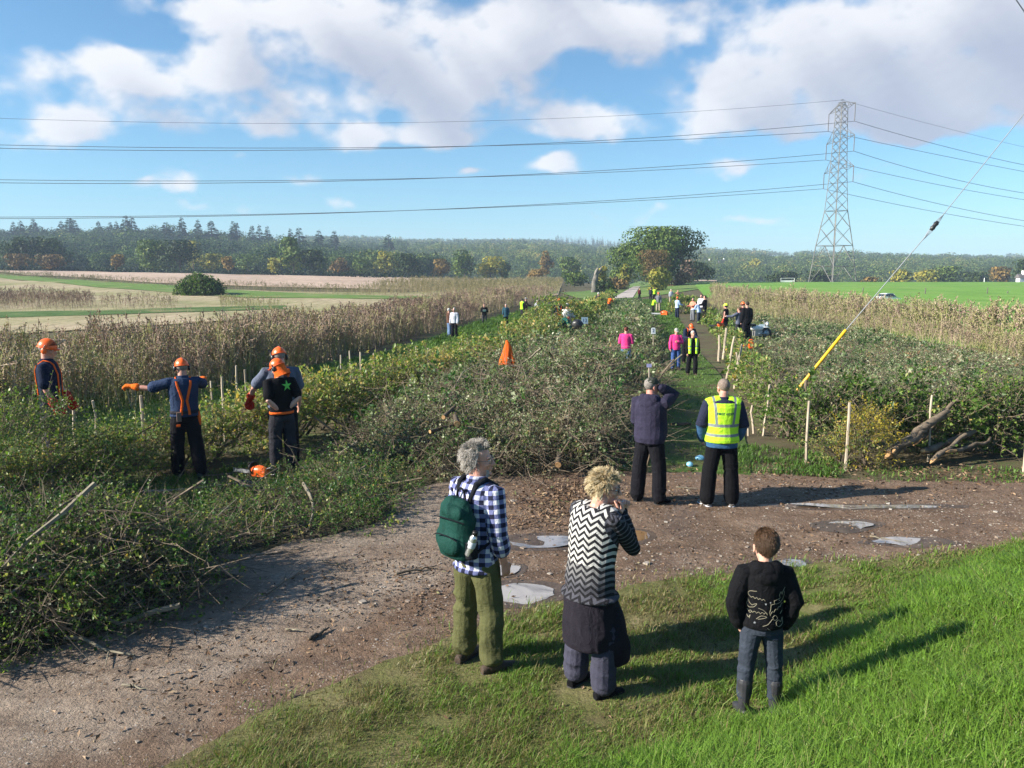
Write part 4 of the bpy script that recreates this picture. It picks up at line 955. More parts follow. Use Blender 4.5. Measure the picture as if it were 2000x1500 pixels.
# ------------------------------------------------------------------ litter on the track
M['chip'] = m_leaf('leaf_litter', [(0., (.035, .022, .014)), (.35, (.11, .065, .038)), (.6, (.22, .14, .085)), (.85, (.36, .26, .17)), (1., (.10, .14, .05))], rough=.8, trans=0, spec=.15)
A = Acc()
def litter(poly, n, size, seed, tn=.5):
    r = np.random.default_rng(seed); P = sample_poly(poly, n, r); k = r.random(n) < np.clip(.5 + 1.2 * fbm(np.c_[P * 1.4, np.zeros(n)], 3, seed), .05, 1); P = P[k]; P = P[r.random(len(P)) < np.clip(edge_dist(P, poly) / 1.1, .02, 1)] + 0; P = P + r.normal(0, .25, P.shape); n = len(P)
    D = rand_dirs(n, r); D[:, 2] *= .35; V, F = leaf_quads(np.c_[P, H(P[:, 0], P[:, 1]) + .012 + r.uniform(0, .015, n)], D, rand_dirs(n, r, 1.4), size * r.uniform(.4, 1.5, n), size * .5 * r.uniform(.5, 1.3, n))
    A.add(V, F, 0, np.clip(tn + r.normal(0, .22, n), .02, .98))
gp = lambda pix: np.array([[*G(*p)[:2]] for p in pix])
litter(gp([(960, 955), (1130, 930), (1230, 960), (1225, 1030), (1140, 1075), (1000, 1040), (950, 1000)]), 9000, .055, 131, .52)
litter(gp([(0, 1500), (300, 1500), (900, 1245), (1100, 1180), (900, 1050), (700, 1080), (430, 1180), (100, 1300), (0, 1300)]), 4200, .045, 133, .42)
litter(gp([(1200, 960), (1300, 895), (1420, 925), (2000, 940), (2300, 945), (2300, 990), (2000, 985), (1500, 1000), (1250, 1010)]), 7000, .055, 135, .5)
litter(gp([(1000, 1190), (1480, 1125), (2000, 1065), (2000, 1000), (1300, 1020), (1150, 1080)]), 3600, .045, 137, .4)
litter(gp([(600, 1090), (800, 1060), (960, 1080), (960, 1200), (760, 1230), (600, 1200)]), 5200, .04, 139, .38)
litter(gp([(400, 1495), (900, 1270), (1250, 1170), (1600, 1130), (1700, 1480), (700, 1495)]), 1500, .04, 138, .42)
litter(gp([(1400, 905), (1700, 900), (2050, 915), (2050, 950), (1700, 950), (1440, 935)]), 6000, .06, 140, .45)
tag(A.build('leaf_litter', [M['chip']]), 'brown fallen leaves and wood chips trodden into the track', 'litter', kind='stuff')
M['stone'] = m_leaf('stone', [(0., (.09, .065, .05)), (.5, (.24, .19, .15)), (1., (.46, .42, .36))], rough=.85, trans=0)
A = Acc(); r = np.random.default_rng(141); base, bf = boxv((0, 0, 0), (1, .8, .55)); TR = gp([(-100, 1500), (300, 1490), (900, 1245), (1250, 1150), (2000, 1062), (2300, 1030), (2300, 960), (1440, 930), (1230, 945), (960, 945), (700, 1080), (430, 1180), (0, 1300)])
P = sample_poly(TR, 7000, r); k = r.random(len(P)) < np.clip(.25 + .35 * (P[:, 0] + 1) / 4 + .8 * fbm(np.c_[P, np.zeros(len(P))], 3, 143), .04, 1); P = P[k]; n = len(P)
sz = np.exp(r.normal(math.log(.014), .42, n)); VV = base[None] * (1 + r.normal(0, .16, (n, 8, 3))); ca, sa = np.cos(r.uniform(0, 6.3, n)), np.sin(r.uniform(0, 6.3, n))
VV = np.stack([VV[..., 0] * ca[:, None] - VV[..., 1] * sa[:, None], VV[..., 0] * sa[:, None] + VV[..., 1] * ca[:, None], VV[..., 2]], -1) * sz[:, None, None] + np.c_[P, H(P[:, 0], P[:, 1]) + .008][:, None]
A.add(VV.reshape(-1, 3), (bf[None] + (np.arange(n) * 8)[:, None, None]).reshape(-1, 4), 0, np.repeat(np.clip(r.normal(.5, .2, n), 0, 1), 6))
tag(A.build('gravel', [M['stone']]), 'small stones scattered over the muddy track', 'gravel', kind='stuff')
# ------------------------------------------------------------------ trees
def tree_mat(name, a, b_, c, d): return m_leaf(name, [(0., a), (.35, b_), (.7, c), (1., d)], rough=.6, trans=.2, spec=.2)
TM = {'dark': tree_mat('dark_tree', (0.012, 0.024, 0.007), (0.028, 0.050, 0.013), (0.052, 0.082, 0.018), (0.104, 0.131, 0.028)),
      'mid': tree_mat('green_tree', (0.027, 0.055, 0.015), (0.078, 0.131, 0.024), (0.149, 0.204, 0.039), (0.295, 0.310, 0.069)),
      'yellow': tree_mat('yellowing_tree', (0.068, 0.088, 0.016), (0.204, 0.216, 0.034), (0.408, 0.344, 0.054), (0.714, 0.528, 0.081)),
      'orange': tree_mat('autumn_tree', (.06, .045, .018), (.17, .115, .035), (.30, .195, .05), (.42, .30, .08)),
      'brown': tree_mat('browning_tree', (0.051, 0.042, 0.019), (0.128, 0.088, 0.035), (0.221, 0.136, 0.047), (0.374, 0.224, 0.068)),
      'purple': tree_mat('bare_twigged_tree', (0.085, 0.058, 0.046), (0.187, 0.128, 0.097), (0.289, 0.200, 0.142), (0.408, 0.304, 0.203)),
      'conifer': tree_mat('conifer', (0.014, 0.032, 0.016), (0.031, 0.061, 0.027), (0.054, 0.090, 0.035), (0.102, 0.136, 0.047))}
def crown_quads(r, lobes, n, size, tint=.0, droop=0.):
    """leaf clumps over the union of ellipsoid lobes (c(3), r(3))"""
    w = np.array([l[1][0] * l[1][2] for l in lobes]); which = r.choice(len(lobes), n, p=w / w.sum())
    C = np.array([l[0] for l in lobes])[which]; Rr = np.array([l[1] for l in lobes])[which]
    D = rand_dirs(n, r, .25); rad = r.uniform(.62, 1.05, n) ** .7 * (1 + .22 * vnoise(D * 3 + which[:, None] * 7.1, 3))
    P = C + D * Rr * rad[:, None]
    Nn = D / Rr; Nn /= np.linalg.norm(Nn, axis=1, keepdims=True); Nn = Nn + r.normal(0, .30, (n, 3))
    T = np.cross(Nn, rand_dirs(n, r)); T[:, 2] -= droop
    V, F = leaf_quads(P, T, Nn, size * r.uniform(.6, 1.4, n), size * .8 * r.uniform(.6, 1.3, n))
    lt = r.normal(0, .14, len(lobes))[which]
    return V, F, np.clip(.42 + tint + lt + r.normal(0, .13, n) , .02, .98)
def make_tree(name, px, ybase, ytop, wpx, Y, kind, label, seed, group=None, n=1500, lobes=14, size=None, trunk=.22, z0=None, cat='tree', low=.12, second=None, gaps=0.):
    r = np.random.default_rng(seed); base = at(px, ybase, Y); top = at(px, ytop, Y).z; h = top - base.z; w_ = wpx * Y / FPX
    root = empty(name, base)
    L = []
    for k in range(lobes):
        a = r.uniform(0, 2 * PI); u = r.uniform(0, 1); zz = low + (1 - low) * r.uniform(.12, .88); env = math.sin(PI * min(1, max(.05, (zz - low * .6) / (1.08 - low * .6)))) ** .55
        rr = w_ * .5 * env * math.sqrt(u) * .72; s_ = w_ * r.uniform(.17, .28)
        L.append(((math.cos(a) * rr, math.sin(a) * rr, zz * h), (s_, s_, min(s_ * r.uniform(.7, 1.), h * .3))))
    L.append(((0, 0, h * (low + .42)), (w_ * .30, w_ * .30, h * .34))); L.append(((r.normal(0, .05) * w_, 0, h * .86), (w_ * .2, w_ * .2, h * .14)))
    sz = size or max(.30, .0036 * Y)
    V, F, T = crown_quads(r, L, n, sz); V[:, 2] = np.clip(V[:, 2], .05 * h, h * 1.02); V[:, 0] = np.clip(V[:, 0], -w_ * .56, w_ * .56)
    mats = [TM[kind]]; mi = None
    if second:
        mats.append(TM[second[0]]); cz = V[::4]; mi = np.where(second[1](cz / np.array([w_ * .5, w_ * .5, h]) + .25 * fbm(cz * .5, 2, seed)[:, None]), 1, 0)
    mesh_np('crown', V, F, mats, root, mi, False, T)
    A = Acc(); t = np.linspace(0, 1, 6)[:, None]
    A.add(*tube(np.c_[r.normal(0, .02 * h, (6, 2)) * t, t * h * .7 - .05 * h], np.linspace(h * .028, h * .008, 6), 6))
    for k in range(7):
        l = L[r.integers(lobes)][0]; s = np.array([0, 0, h * r.uniform(.15, .45)]); A.add(*tube(s + (np.array(l) - s) * t + r.normal(0, .01 * h, (6, 3)) * t * (1 - t) * 4, np.linspace(h * .014, h * .003, 6), 5))
    A.build('trunk', [M['bark']], root, smooth=True)
    return tag(root, label, cat, group)
T_ = make_tree
sd_ = 500
TREES = [  # px, base, top, width, Y, kind, label, n
 ('tree', 40, 530, 462, 72, 285, 'dark', 'dark spreading tree at the far left end of the field edge', 1500),
 ('tree', 104, 530, 464, 72, 290, 'dark', 'dark tree just right of the one at the far left end', 1500),
 ('bush', 36, 528, 496, 42, 270, 'brown', 'olive brown bush under the dark tree at the far left', 500),
 ('bush', 102, 528, 497, 62, 268, 'brown', 'wide dark russet bush at the left end of the far hedge', 700),
 ('tree', 228, 529, 497, 30, 275, 'orange', 'small orange brown tree standing alone in the far hedge', 450),
 ('tree', 300, 531, 470, 80, 290, 'mid', 'broad green tree left half of the big clump in the far hedge', 1800),
 ('tree', 352, 532, 470, 84, 286, 'dark', 'broad blackish green tree right half of the big clump in the far hedge', 1800),
 ('tree', 378, 525, 470, 34, 330, 'yellow', 'yellow topped tree showing behind the big dark clump', 400),
 ('tree', 414, 530, 496, 42, 300, 'yellow', 'yellow green rounded tree right of the big dark clump', 600),
 ('tree', 446, 532, 501, 26, 280, 'orange', 'narrow orange tree in the far hedge', 350),
 ('tree', 484, 530, 497, 60, 330, 'mid', 'pale grey green willow like tree behind the far hedge', 500),
 ('tree', 536, 536, 503, 26, 280, 'yellow', 'small upright yellow green tree left of the tall green tree', 350),
 ('tree', 574, 536, 464, 52, 280, 'mid', 'tall ivy green tree rising above the middle of the far hedge', 1500),
 ('tree', 618, 537, 489, 58, 282, 'dark', 'nearly black rounded tree right of the tall green tree', 1100),
 ('tree', 662, 536, 504, 42, 300, 'brown', 'dull brownish tree right of the nearly black one', 500),
 ('tree', 706, 536, 503, 46, 310, 'mid', 'low green tree in the right part of the far hedge', 500),
 ('tree', 752, 537, 491, 52, 310, 'yellow', 'yellow green tree catching the sun behind the far hedge', 900),
 ('tree', 797, 541, 496, 60, 285, 'dark', 'dark round tree at the right end of the far hedge', 1000),
 ('tree', 864, 543, 506, 42, 290, 'orange', 'orange autumn tree above the end of the stubble field', 700),
 ('tree', 908, 546, 489, 50, 300, 'mid', 'tall grey green tree right of the orange autumn tree', 1100),
 ('tree', 958, 547, 501, 58, 305, 'yellow', 'bright yellow green tree above the end of the stubble field', 900),
 ('tree', 986, 547, 510, 26, 310, 'mid', 'slim green tree right of the bright yellow green one', 400),
 ('bush', 1048, 547, 526, 48, 270, 'orange', 'low yellow orange bush near the old ivy trunk', 500),
 ('tree', 1066, 540, 490, 30, 330, 'orange', 'golden orange tree standing left of the old pale trunk', 600),
 ('tree', 1114, 549, 503, 50, 300, 'mid', 'bluish green tree between the golden tree and the ash', 800),
 ('bush', 1122, 560, 532, 60, 200, 'mid', 'rough green bush at the foot of the pale trunk', 700),
 ('tree', 1216, 562, 477, 80, 200, 'mid', 'green ash tree leaning left of the great oak', 2200),
 ('tree', 1345, 553, 506, 40, 215, 'purple', 'purplish thin leaved tree at the right foot of the oak', 700),
 ('tree', 1362, 556, 513, 60, 240, 'dark', 'dark blue green round tree right of the oak', 1000),
 ('tree', 1177, 565, 520, 26, 185, 'yellow', 'golden leaved small tree beside the pale trunk', 500),
 ('bush', 1184, 578, 545, 46, 150, 'dark', 'dark hedge bush at the left of the concrete road', 800),
 ('bush', 1206, 567, 541, 42, 170, 'brown', 'clipped russet hedge left of the concrete road', 600),
 ('bush', 1219, 556, 516, 30, 190, 'yellow', 'pale green bush under the ash tree', 400),
 ('bush', 1288, 580, 522, 50, 150, 'yellow', 'tall olive yellow bush right of the concrete road', 1300),
 ('bush', 1325, 566, 530, 50, 185, 'brown', 'bare brownish thicket right of the olive yellow bush', 600),
 ('tree', 1423, 540, 511, 16, 600, 'yellow', 'thin yellow poplar beside the white houses', 200),
 ('tree', 1438, 542, 519, 20, 560, 'yellow', 'short yellow tree right of the thin poplar', 200),
 ('tree', 1454, 548, 522, 34, 520, 'dark', 'dark domed tree in the valley right of the white houses', 450),
 ('tree', 1476, 546, 505, 26, 520, 'yellow', 'tall pale tree in the valley left of the hill field', 450),
 ('tree', 1372, 548, 524, 44, 480, 'dark', 'dark tree in the valley left of the white houses', 450),
 ('bush', 1532, 556, 531, 66, 260, 'dark', 'dark thicket left of the pylon feet', 900),
 ('bush', 1604, 557, 529, 60, 270, 'dark', 'dark thicket behind the pylon feet', 900),
 ('bush', 1700, 556, 541, 40, 260, 'orange', 'small russet bush right of the pylon feet', 300),
 ('tree', 1764, 556, 526, 50, 280, 'yellow', 'light green bushy tree at the far edge of the pasture', 800),
 ('tree', 1812, 556, 527, 46, 285, 'yellow', 'golden yellow bushy tree at the far edge of the pasture', 800),
 ('tree', 1848, 556, 521, 56, 290, 'mid', 'yellow green topped tree with dark base at the far pasture edge', 900),
 ('bush', 1900, 556, 531, 56, 285, 'dark', 'dark low trees behind the white post at the pasture edge', 700),
 ('tree', 1952, 556, 521, 54, 285, 'orange', 'amber tree near the right end of the far pasture edge', 700),
 ('tree', 2010, 556, 508, 90, 270, 'dark', 'big dark tree at the far right of the pasture edge', 1300),
]
for k, (nm, px, yb, yt, wp, Y, kd, lab, n) in enumerate(TREES):
    make_tree(nm, px, yb, yt, wp, Y, kd, lab, sd_ + k, n=int(n * .9), lobes=10 if wp < 45 else 16, cat=nm, low=.02 if nm == 'bush' else .10)
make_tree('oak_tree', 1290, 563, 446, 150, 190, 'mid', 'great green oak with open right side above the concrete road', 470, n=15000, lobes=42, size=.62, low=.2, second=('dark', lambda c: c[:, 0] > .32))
make_tree('tree', 1276, 553, 489, 76, 180, 'brown', 'russet and red leaved thorn in front of the oak', 471, n=2200, lobes=16, size=.4, second=('orange', lambda c: (c[:, 0] < -.7) | (c[:, 2] > 1.02)))
def make_conifer(seed, n=260, layered=True):
    r = np.random.default_rng(seed); z = r.uniform(.08, 1., n) ** 1.15; lay = np.floor(z * 10) / 10 + .03; z = lay + r.normal(0, .032, n); wd = .20 * (1.05 - z) ** .85 * r.uniform(.55, 1.15, n) + .012; a = r.uniform(0, 2 * PI, n)
    P = np.c_[np.cos(a) * wd * .2, np.sin(a) * wd * .2, z]; D = np.c_[np.cos(a), np.sin(a), -.25 + r.normal(0, .12, n)]
    V, F = leaf_quads(P, D, np.c_[np.zeros((n, 2)), np.ones(n)] + r.normal(0, .4, (n, 3)), wd, wd * .55 + .02)
    A = Acc(); A.add(V, F, 0, np.clip(r.normal(.4, .15, n), .02, .98)); A.add(*tube(np.array([(0, 0, 0), (0, 0, .5), (0, 0, .97)]), [.016, .011, .003], 5), 1, .5)
    return A.arrays()
CON = [make_conifer(600 + k) for k in range(5)]
CONM = []
for V, F, Mi, T in CON:
    a = mesh_np('crown', V, F[Mi == 0], [TM['conifer']], tint=T[Mi == 0]); b = mesh_np('trunk', V, F[Mi == 1], [M['bark']]); CONM.append((a.data, b.data)); bpy.data.objects.remove(a); bpy.data.objects.remove(b)
rc = np.random.default_rng(610)
for px, yt, wd in ((22, 432, 1), (36, 430, 1.2), (62, 426, 1.1), (116, 430, 1.), (133, 425, 1.4), (141, 427, 1.3), (189, 431, 1.2), (212, 433, 1.1), (224, 431, .9), (243, 420, 1.2), (255, 424, 1.4), (322, 433, 1.6), (353, 423, 1.), (384, 427, .9), (410, 430, 1.5), (453, 431, 1.), (460, 434, 1.), (490, 440, 1.1), (504, 439, 1.), (520, 441, 1.), (565, 445, .9), (582, 444, 1.4), (620, 448, 1.2), (651, 449, 1.1), (757, 457, 1.3)):
    Y = 590 + rc.uniform(-25, 25); s = ray(px, 400)[0]; zg = float(hill(s * Y, Y)); zt = rayz(px, yt, Y); hgt = max(zt - zg, 17)
    root = empty('conifer_tree', (s * Y, Y, zt - hgt), rc.uniform(0, 6)); k = rc.integers(5)
    root.scale = (hgt * wd * 1.5,) * 2 + (hgt,)
    for nm, d in (('crown', CONM[k][0]), ('trunk', CONM[k][1])):
        o = bpy.data.objects.new(nm, d); COL.objects.link(o); o.parent = root
    tag(root, 'dark pointed conifer standing above the wooded skyline on the left', 'conifer', 'conifers along the left skyline')
# ---- woods on the hills: one mass each
def crown_tmpl(seed, n, size):
    r = np.random.default_rng(seed); L = []
    for k in range(6):
        d = rand_dirs(1, r, .3)[0]; L.append((d * np.array([.34, .34, .2]) + np.array([0, 0, .6]), np.array([.3, .3, .26]) * r.uniform(.8, 1.2)))
    L.append(((0, 0, .5), (.4, .4, .42))); V, F, T = crown_quads(r, L, n, size); V[:, 2] *= 1.02 / V[:, 2].max(); A = Acc(); A.add(V, F, 0, T)
    return A.arrays()
CT1 = [crown_tmpl(700 + k, 300, .078) for k in range(8)]; CT2 = [crown_tmpl(720 + k, 70, .17) for k in range(8)]; CN2 = [make_conifer(740 + k, 40) for k in range(4)]
M['wood'] = m_leaf('woodland', [(0., (0.021, 0.043, 0.017)), (.3, (0.052, 0.092, 0.028)), (.55, (0.105, 0.157, 0.042)), (.8, (0.201, 0.231, 0.063)), (1., (0.350, 0.272, 0.084))], rough=.7, trans=.15, spec=.1, patch=(.012, .35))
def wood(name, pxr, y0, y1, sp0, seed, label, tmpl, hmul=1., skip=lambda px, y: np.zeros(len(px), bool), tint=0.):
    r = np.random.default_rng(seed); A = Acc(); Y = y0
    while Y < y1:
        sp = sp0 * (Y / 500) ** .55; s0, s1 = SLOPE(pxr[0]), SLOPE(pxr[1]); n = int((s1 - s0) * Y / sp)
        s = r.uniform(s0, s1, n); yy = Y + r.uniform(-.6, .6, n) * sp; x = s * yy; z = hill(x, yy); px, py = px_of(x, yy, z + 12)
        k = (z > -8) & ~skip(px, yy)
        for c in CLEAR: k &= ~in_poly(x, yy, c) & (edge_dist(np.c_[x, yy], c) > 5)
        x, yy, z, px = x[k], yy[k], z[k], px[k]; n = len(x)
        if n:
            h = np.exp(r.normal(math.log(10. * hmul), .15, n)); w_ = h * r.uniform(.9, 1.12, n)
            con = (px > 1085) & (px < 1238) & (yy > 1250)
            tn = tint + .22 * fbm(np.c_[x, yy, np.zeros(n)] / 60, 3, 77) + r.normal(0, .12, n) - np.where(con, .3, 0)
            tn = tn + np.where(r.random(n) < .06, .3, 0)
            D = np.c_[r.normal(0, .05, (n, 2)), np.ones(n)]
            place(A, CT1 if Y < 800 else CT2, np.c_[x, yy, z - 1][~con], D[~con], w_[~con], tn[~con], r)
            if con.any(): place(A, CN2, np.c_[x, yy, z - 1][con], D[con] * [.2, .2, 1], h[con] * 1.75, tn[con] + .1, r)
        Y += sp * .8
    return tag(A.build(name, [M['wood'], M['bark']]), label, 'woodland', kind='stuff')
wood('near_woodland', (-160, 930), 345, 690, 6.6, 801, 'dark mixed wood covering the hill on the left', CT1, 1.05, skip=lambda px, y: (px > 800) & (y > 600) | (px > 860), tint=-.22)
wood('far_woodland', (600, 2200), 440, 1600, 9.6, 803, 'blue green woods covering the distant hills', CT2, 1.0, skip=lambda px, y: (px < 760) & (y < 720), tint=.02)
# the dark clipped hedge below the wood
A = Acc(); r = np.random.default_rng(811); q = np.array([[*at(px, y, 268)[:2]] for px, y in ((-500, 522), (0, 526), (300, 531), (600, 537), (850, 543))]); n = 2600
P = polyline(q, r.random(n)); P = P + r.normal(0, .5, (n, 2)); z = H(P[:, 0], P[:, 1]) + r.uniform(0, 1.7, n)
V, F = leaf_quads(np.c_[P, z], rand_dirs(n, r), rand_dirs(n, r, .3), .9, .8); A.add(V, F, 0, np.clip(r.normal(.2, .1, n), .02, 1))
root = empty('field_hedge', (*q[2], Hf(*q[2]))); V, F, m_, t_ = A.arrays(); mesh_np('foliage', V - np.array(root.location), F, [TM['dark']], root, tint=t_)
tag(root, 'long low dark hedge along the top of the stubble field', 'hedge')

# old pale trunk wrapped in ivy beside the road
root = empty('dead_tree', at(1162, 562, 150)); A = Acc(); r = np.random.default_rng(821)
q = np.array([at(x, y, 150) for x, y in ((1160, 572), (1161, 562), (1161, 551), (1164, 540), (1165, 531), (1168, 524))]) - np.array(root.location)
A.add(*tube(q, np.array([.62, .60, .5, .48, .36, .12]), 9)); A.add(*tube(np.array([q[3], q[3] + [.9, 0, 1.2], q[3] + [1.1, 0, 2.]]), [.3, .2, .05], 6))
M['pale_trunk'] = m_noise('weathered_trunk', [(.3, (.09, .08, .07)), (.7, (.24, .22, .19))], 1.3, .9, .8, space='geo')
V, F, m_, t_ = A.arrays(); mesh_np('trunk', V + r.normal(0, .09, V.shape), F, [M['pale_trunk']], root, smooth=True)
tag(root, 'broken pale grey dead tree trunk left of the concrete road', 'tree trunk')

# ------------------------------------------------------------------ pylon and power lines
M['steel'] = m_noise('galvanised_steel', [(.3, (.10, .10, .095)), (.7, (.19, .185, .17))], .8, .6, 0, metal=.2)
M['cable'] = m_plain('cable', (.10, .105, .12), .5, .3)
M['insul'] = m_plain('insulator', (.16, .15, .15), .3)
PY = 215.; PC = at(1625, 553, PY); PZ = PC.z - .4
root = empty('pylon', (PC.x, PY, PZ)); A = Acc()
zz = lambda y: rayz(1627, y, PY) - PZ
hgt = zz(199)
lev = [(0, 4.35), (zz(480), 3.3), (zz(412), 2.05), (zz(333), 1.5), (zz(272), 1.25), (zz(211), 1.05), (hgt, .3)]
rot = R(24)
def corner(z, k):
    hw = np.interp(z, [l[0] for l in lev], [l[1] for l in lev]); a = rot + PI / 4 + k * PI / 2
    return np.array([math.cos(a) * hw * 1.414, math.sin(a) * hw * 1.414, z])
for k in range(4):
    pts = [corner(l[0], k) for l in lev]
    for a, b in zip(pts[:-1], pts[1:]): A.add(*bar(a, b, .18 if a[2] < zz(412) else .13))
zs = [0, zz(520), zz(480), zz(445), zz(412)]; z = zz(412)
while z < zz(205): z += np.interp(z, [l[0] for l in lev], [l[1] for l in lev]) * 1.45; zs.append(min(z, zz(203)))
for z0, z1 in zip(zs[:-1], zs[1:]):
    for k in range(4):
        a0, a1, b0, b1 = corner(z0, k), corner(z1, k), corner(z0, (k + 1) % 4), corner(z1, (k + 1) % 4); w_ = .10 if z0 < zz(412) else .085
        if z0 < zz(500): m_ = (a1 + b1) / 2; A.add(*bar(a0, m_, w_)); A.add(*bar(b0, m_, w_)); A.add(*bar((a0 + m_) / 2, (a0 + a1) / 2, .07)); A.add(*bar((b0 + m_) / 2, (b0 + b1) / 2, .07))
        else: A.add(*bar(a0, b1, w_)); A.add(*bar(b0, a1, w_))
        if z1 in (zs[1], zs[2], zs[4]) : A.add(*bar(a1, b1, w_))
A.build('lattice_mast', [M['steel']], root)
armd = np.array([.07, -1., 0]); tips = {}
for yl, ln, yb in ((211, 7.2, 247), (272, 7.7, 304), (331, 8.2, 362)):
    z = zz(yl); hw = np.interp(z, [l[0] for l in lev], [l[1] for l in lev])
    for sg in (-1, 1):
        A = Acc(); tip = np.array([0, 0, z - .15]) + armd * sg * ln
        for k in range(4):
            c = corner(z - .2, k); c2 = corner(min(z + 2.6, hgt), k)
            if np.dot(c[:2], armd[:2]) * sg > 0: A.add(*bar(c, tip, .10)); A.add(*bar(c2, tip, .09)); A.add(*bar((c + tip) / 2, (c2 + tip) / 2, .07)); A.add(*bar((c + tip) / 2, c2 * .6 + tip * .4, .06))
        B = Acc(); zl = zz(yb) ; L_ = tip[2] - zl
        B.add(*tube(np.array([tip + [0, 0, -L_ * t] for t in np.linspace(0, 1, 25)]), [.09 if i % 2 else .15 for i in range(25)], 6))
        B.build('insulator', [M['insul']], root); tips[(yl, sg)] = (np.array([PC.x, PY, PZ]) + tip + [0, 0, -L_])
        A.build('cross_arm', [M['steel']], root)
A = Acc()
for k in range(4): A.add(*bar(corner(zz(211) + 2, k), np.array([0, 0, hgt + .6]), .13))
A.add(*bar(np.array([-.9, .3, hgt - .2]), np.array([.9, -.3, hgt - .2]), .14)); A.build('peak', [M['steel']], root)
tag(root, 'tall grey steel lattice pylon beyond the pasture', 'pylon')
def cable(p0, left, right, dy, rad, label):
    A = Acc(); O = np.array(p0)
    for side, pts in (('l', left), ('r', right)):
        if side == 'l': Yf = lambda px: PY + dy - (1627 - px) / 1627 * 45; xs = np.linspace(O_px(O), -900, 60)
        else: Yf = lambda px: PY + dy + (px - 1627) / 373 * 13; xs = np.linspace(O_px(O), 2700, 30)
        P = [O] + [np.array(at(px, py, Yf(px))) for px, py in pts]; L = np.array([p[0] for p in P]); Z = np.array([p[2] for p in P]); c = np.polyfit(L, Z, 2)
        x = np.linspace(O[0], at(-900, 300, Yf(-900)).x if side == 'l' else at(2700, 300, Yf(2700)).x, 60); y = np.interp(x, *zip(*sorted([(O[0], O[1])] + [(p[0], p[1]) for p in P[1:]]))) if False else O[1] + (x - O[0]) * (P[-1][1] - O[1]) / (P[-1][0] - O[0])
        A.add(*tube(np.c_[x, y, np.polyval(c, x) + (O[2] - np.polyval(c, O[0])) * np.exp(-np.abs(x - O[0]) / 30)], rad, 5))
    return tag(A.build('power_cable', [M['cable']], smooth=True), label, 'power cable', 'power cables')
O_px = lambda o: float(px_of(*o)[0])
top = np.array([PC.x, PY, PZ + hgt + .5])
cable(top, [(800, 244), (0, 231)], [(1800, 239), (2000, 287)], 0, .035, 'thin earth wire running from the very top of the pylon')
for nm, yl, far_l, near_l, far_r, near_r in (('top', 211, [(800, 290), (0, 283)], [(800, 294.5), (0, 289.5)], [(1825, 300), (2000, 335)], [(1825, 284), (2000, 322)]),
      ('middle', 272, [(800, 350.5), (0, 351)], [(800, 354), (0, 357)], [(1825, 358), (2000, 390)], [(1825, 344), (2000, 377)]),
      ('lowest', 331, [(800, 412), (0, 424)], [(800, 414), (0, 427)], [(1825, 412), (2000, 442)], [(1825, 399), (2000, 431)])):
    cable(tips[(yl, -1)], far_l, far_r, 6, .06, f'power line from the {nm} cross arm, farther side')
    cable(tips[(yl, 1)], near_l, near_r, -6, .06, f'power line from the {nm} cross arm, nearer side')

# ------------------------------------------------------------------ stay wire with yellow guard
GY = 19.4
a = np.array(at(1545, 777, GY)); b = np.array(at(1651, 646, GY)); e = np.array(at(2330, -190, GY)); ins = np.array(at(1825, 441, GY)); u = (e - a) / np.linalg.norm(e - a)
root = empty('guy_wire', a); M['guard'] = m_plain('yellow_plastic', (.80, .44, .012), .4, var=.06); M['wire'] = M['steel_wire']
A = Acc(); g0 = np.array((a[0] - .62, a[1] + .1, Hf(a[0], a[1]) - .2)); A.add(*tube(np.array([g0, a, b, ins - u * .10]) - a, .011, 6)); A.add(*tube(np.array([ins + u * .1, e]) - a, .011, 6))
n_ = np.cross(u, [0, 1., 0]); n_ /= np.linalg.norm(n_)
for s in (-1, 1):
    A.add(*tube(np.array([ins - u * .42, ins - u * .12 + n_ * s * .045, ins + u * .05 + n_ * s * .045]) - a, .008, 5)); A.add(*tube(np.array([ins + u * .36, ins + u * .1 + n_ * s * .045, ins - u * .05 + n_ * s * .045]) - a, .008, 5))
A.build('wire', [M['wire']], root, smooth=True)
V, F = tube(np.array([a, a + (b - a) * .5, b]) - a, [.042, .042, .042], 10, caps=True); mesh_np('guard', V, F, [M['guard']], root, smooth=True)
B = Acc(); B.add(*tube(np.array([ins - u * .09, ins - u * .07, ins - u * .02, ins + u * .02, ins + u * .07, ins + u * .09]) - a, [.05, .062, .05, .05, .062, .05], 10, caps=True)); B.build('insulator', [M['black']], root, smooth=True)
tag(root, 'pole stay wire with yellow lower guard and black insulator', 'stay wire')
c0 = np.array(at(1940, -66, GY)); c1 = np.array(at(2060, 110, GY + .5)); V, F = tube(np.array([c0 + (c0 - c1) * 6, c0, c1, c1 + (c1 - c0) * 3]), .012, 6)
tag(mesh_np('overhead_cable', V, F, [M['cable']]), 'short dark cable crossing the top right corner of the sky', 'cable')
# leaning post and stick by the guard's foot
def stick(name, p, q, r0, r1, mat, label, cat, seg=6, wob=.01, seed=0, group=None, twigs=0):
    r = np.random.default_rng(seed); p = np.array(p, float); q = np.array(q, float); t = np.linspace(0, 1, seg)[:, None]; A = Acc(); L = np.linalg.norm(q - p)
    line = p + (q - p) * t + r.normal(0, wob, (seg, 3)) * L * np.sin(PI * t); A.add(*tube(line - p, np.linspace(r0, r1, seg), 7, caps=True))
    for k in range(twigs):
        u_ = r.uniform(.3, .95); s = polyline(line, np.array([u_]))[0] - p; d = (q - p) / L + rand_dirs(1, r, .1)[0] * .8; d[2] = abs(d[2]) * .3; A.add(*tube(s + d * np.linspace(0, 1, 4)[:, None] * L * r.uniform(.15, .4), np.linspace(r1, r1 * .3, 4), 5))
    o = A.build(name, [mat], smooth=True); o.location = p
    return tag(o, label, cat, group)
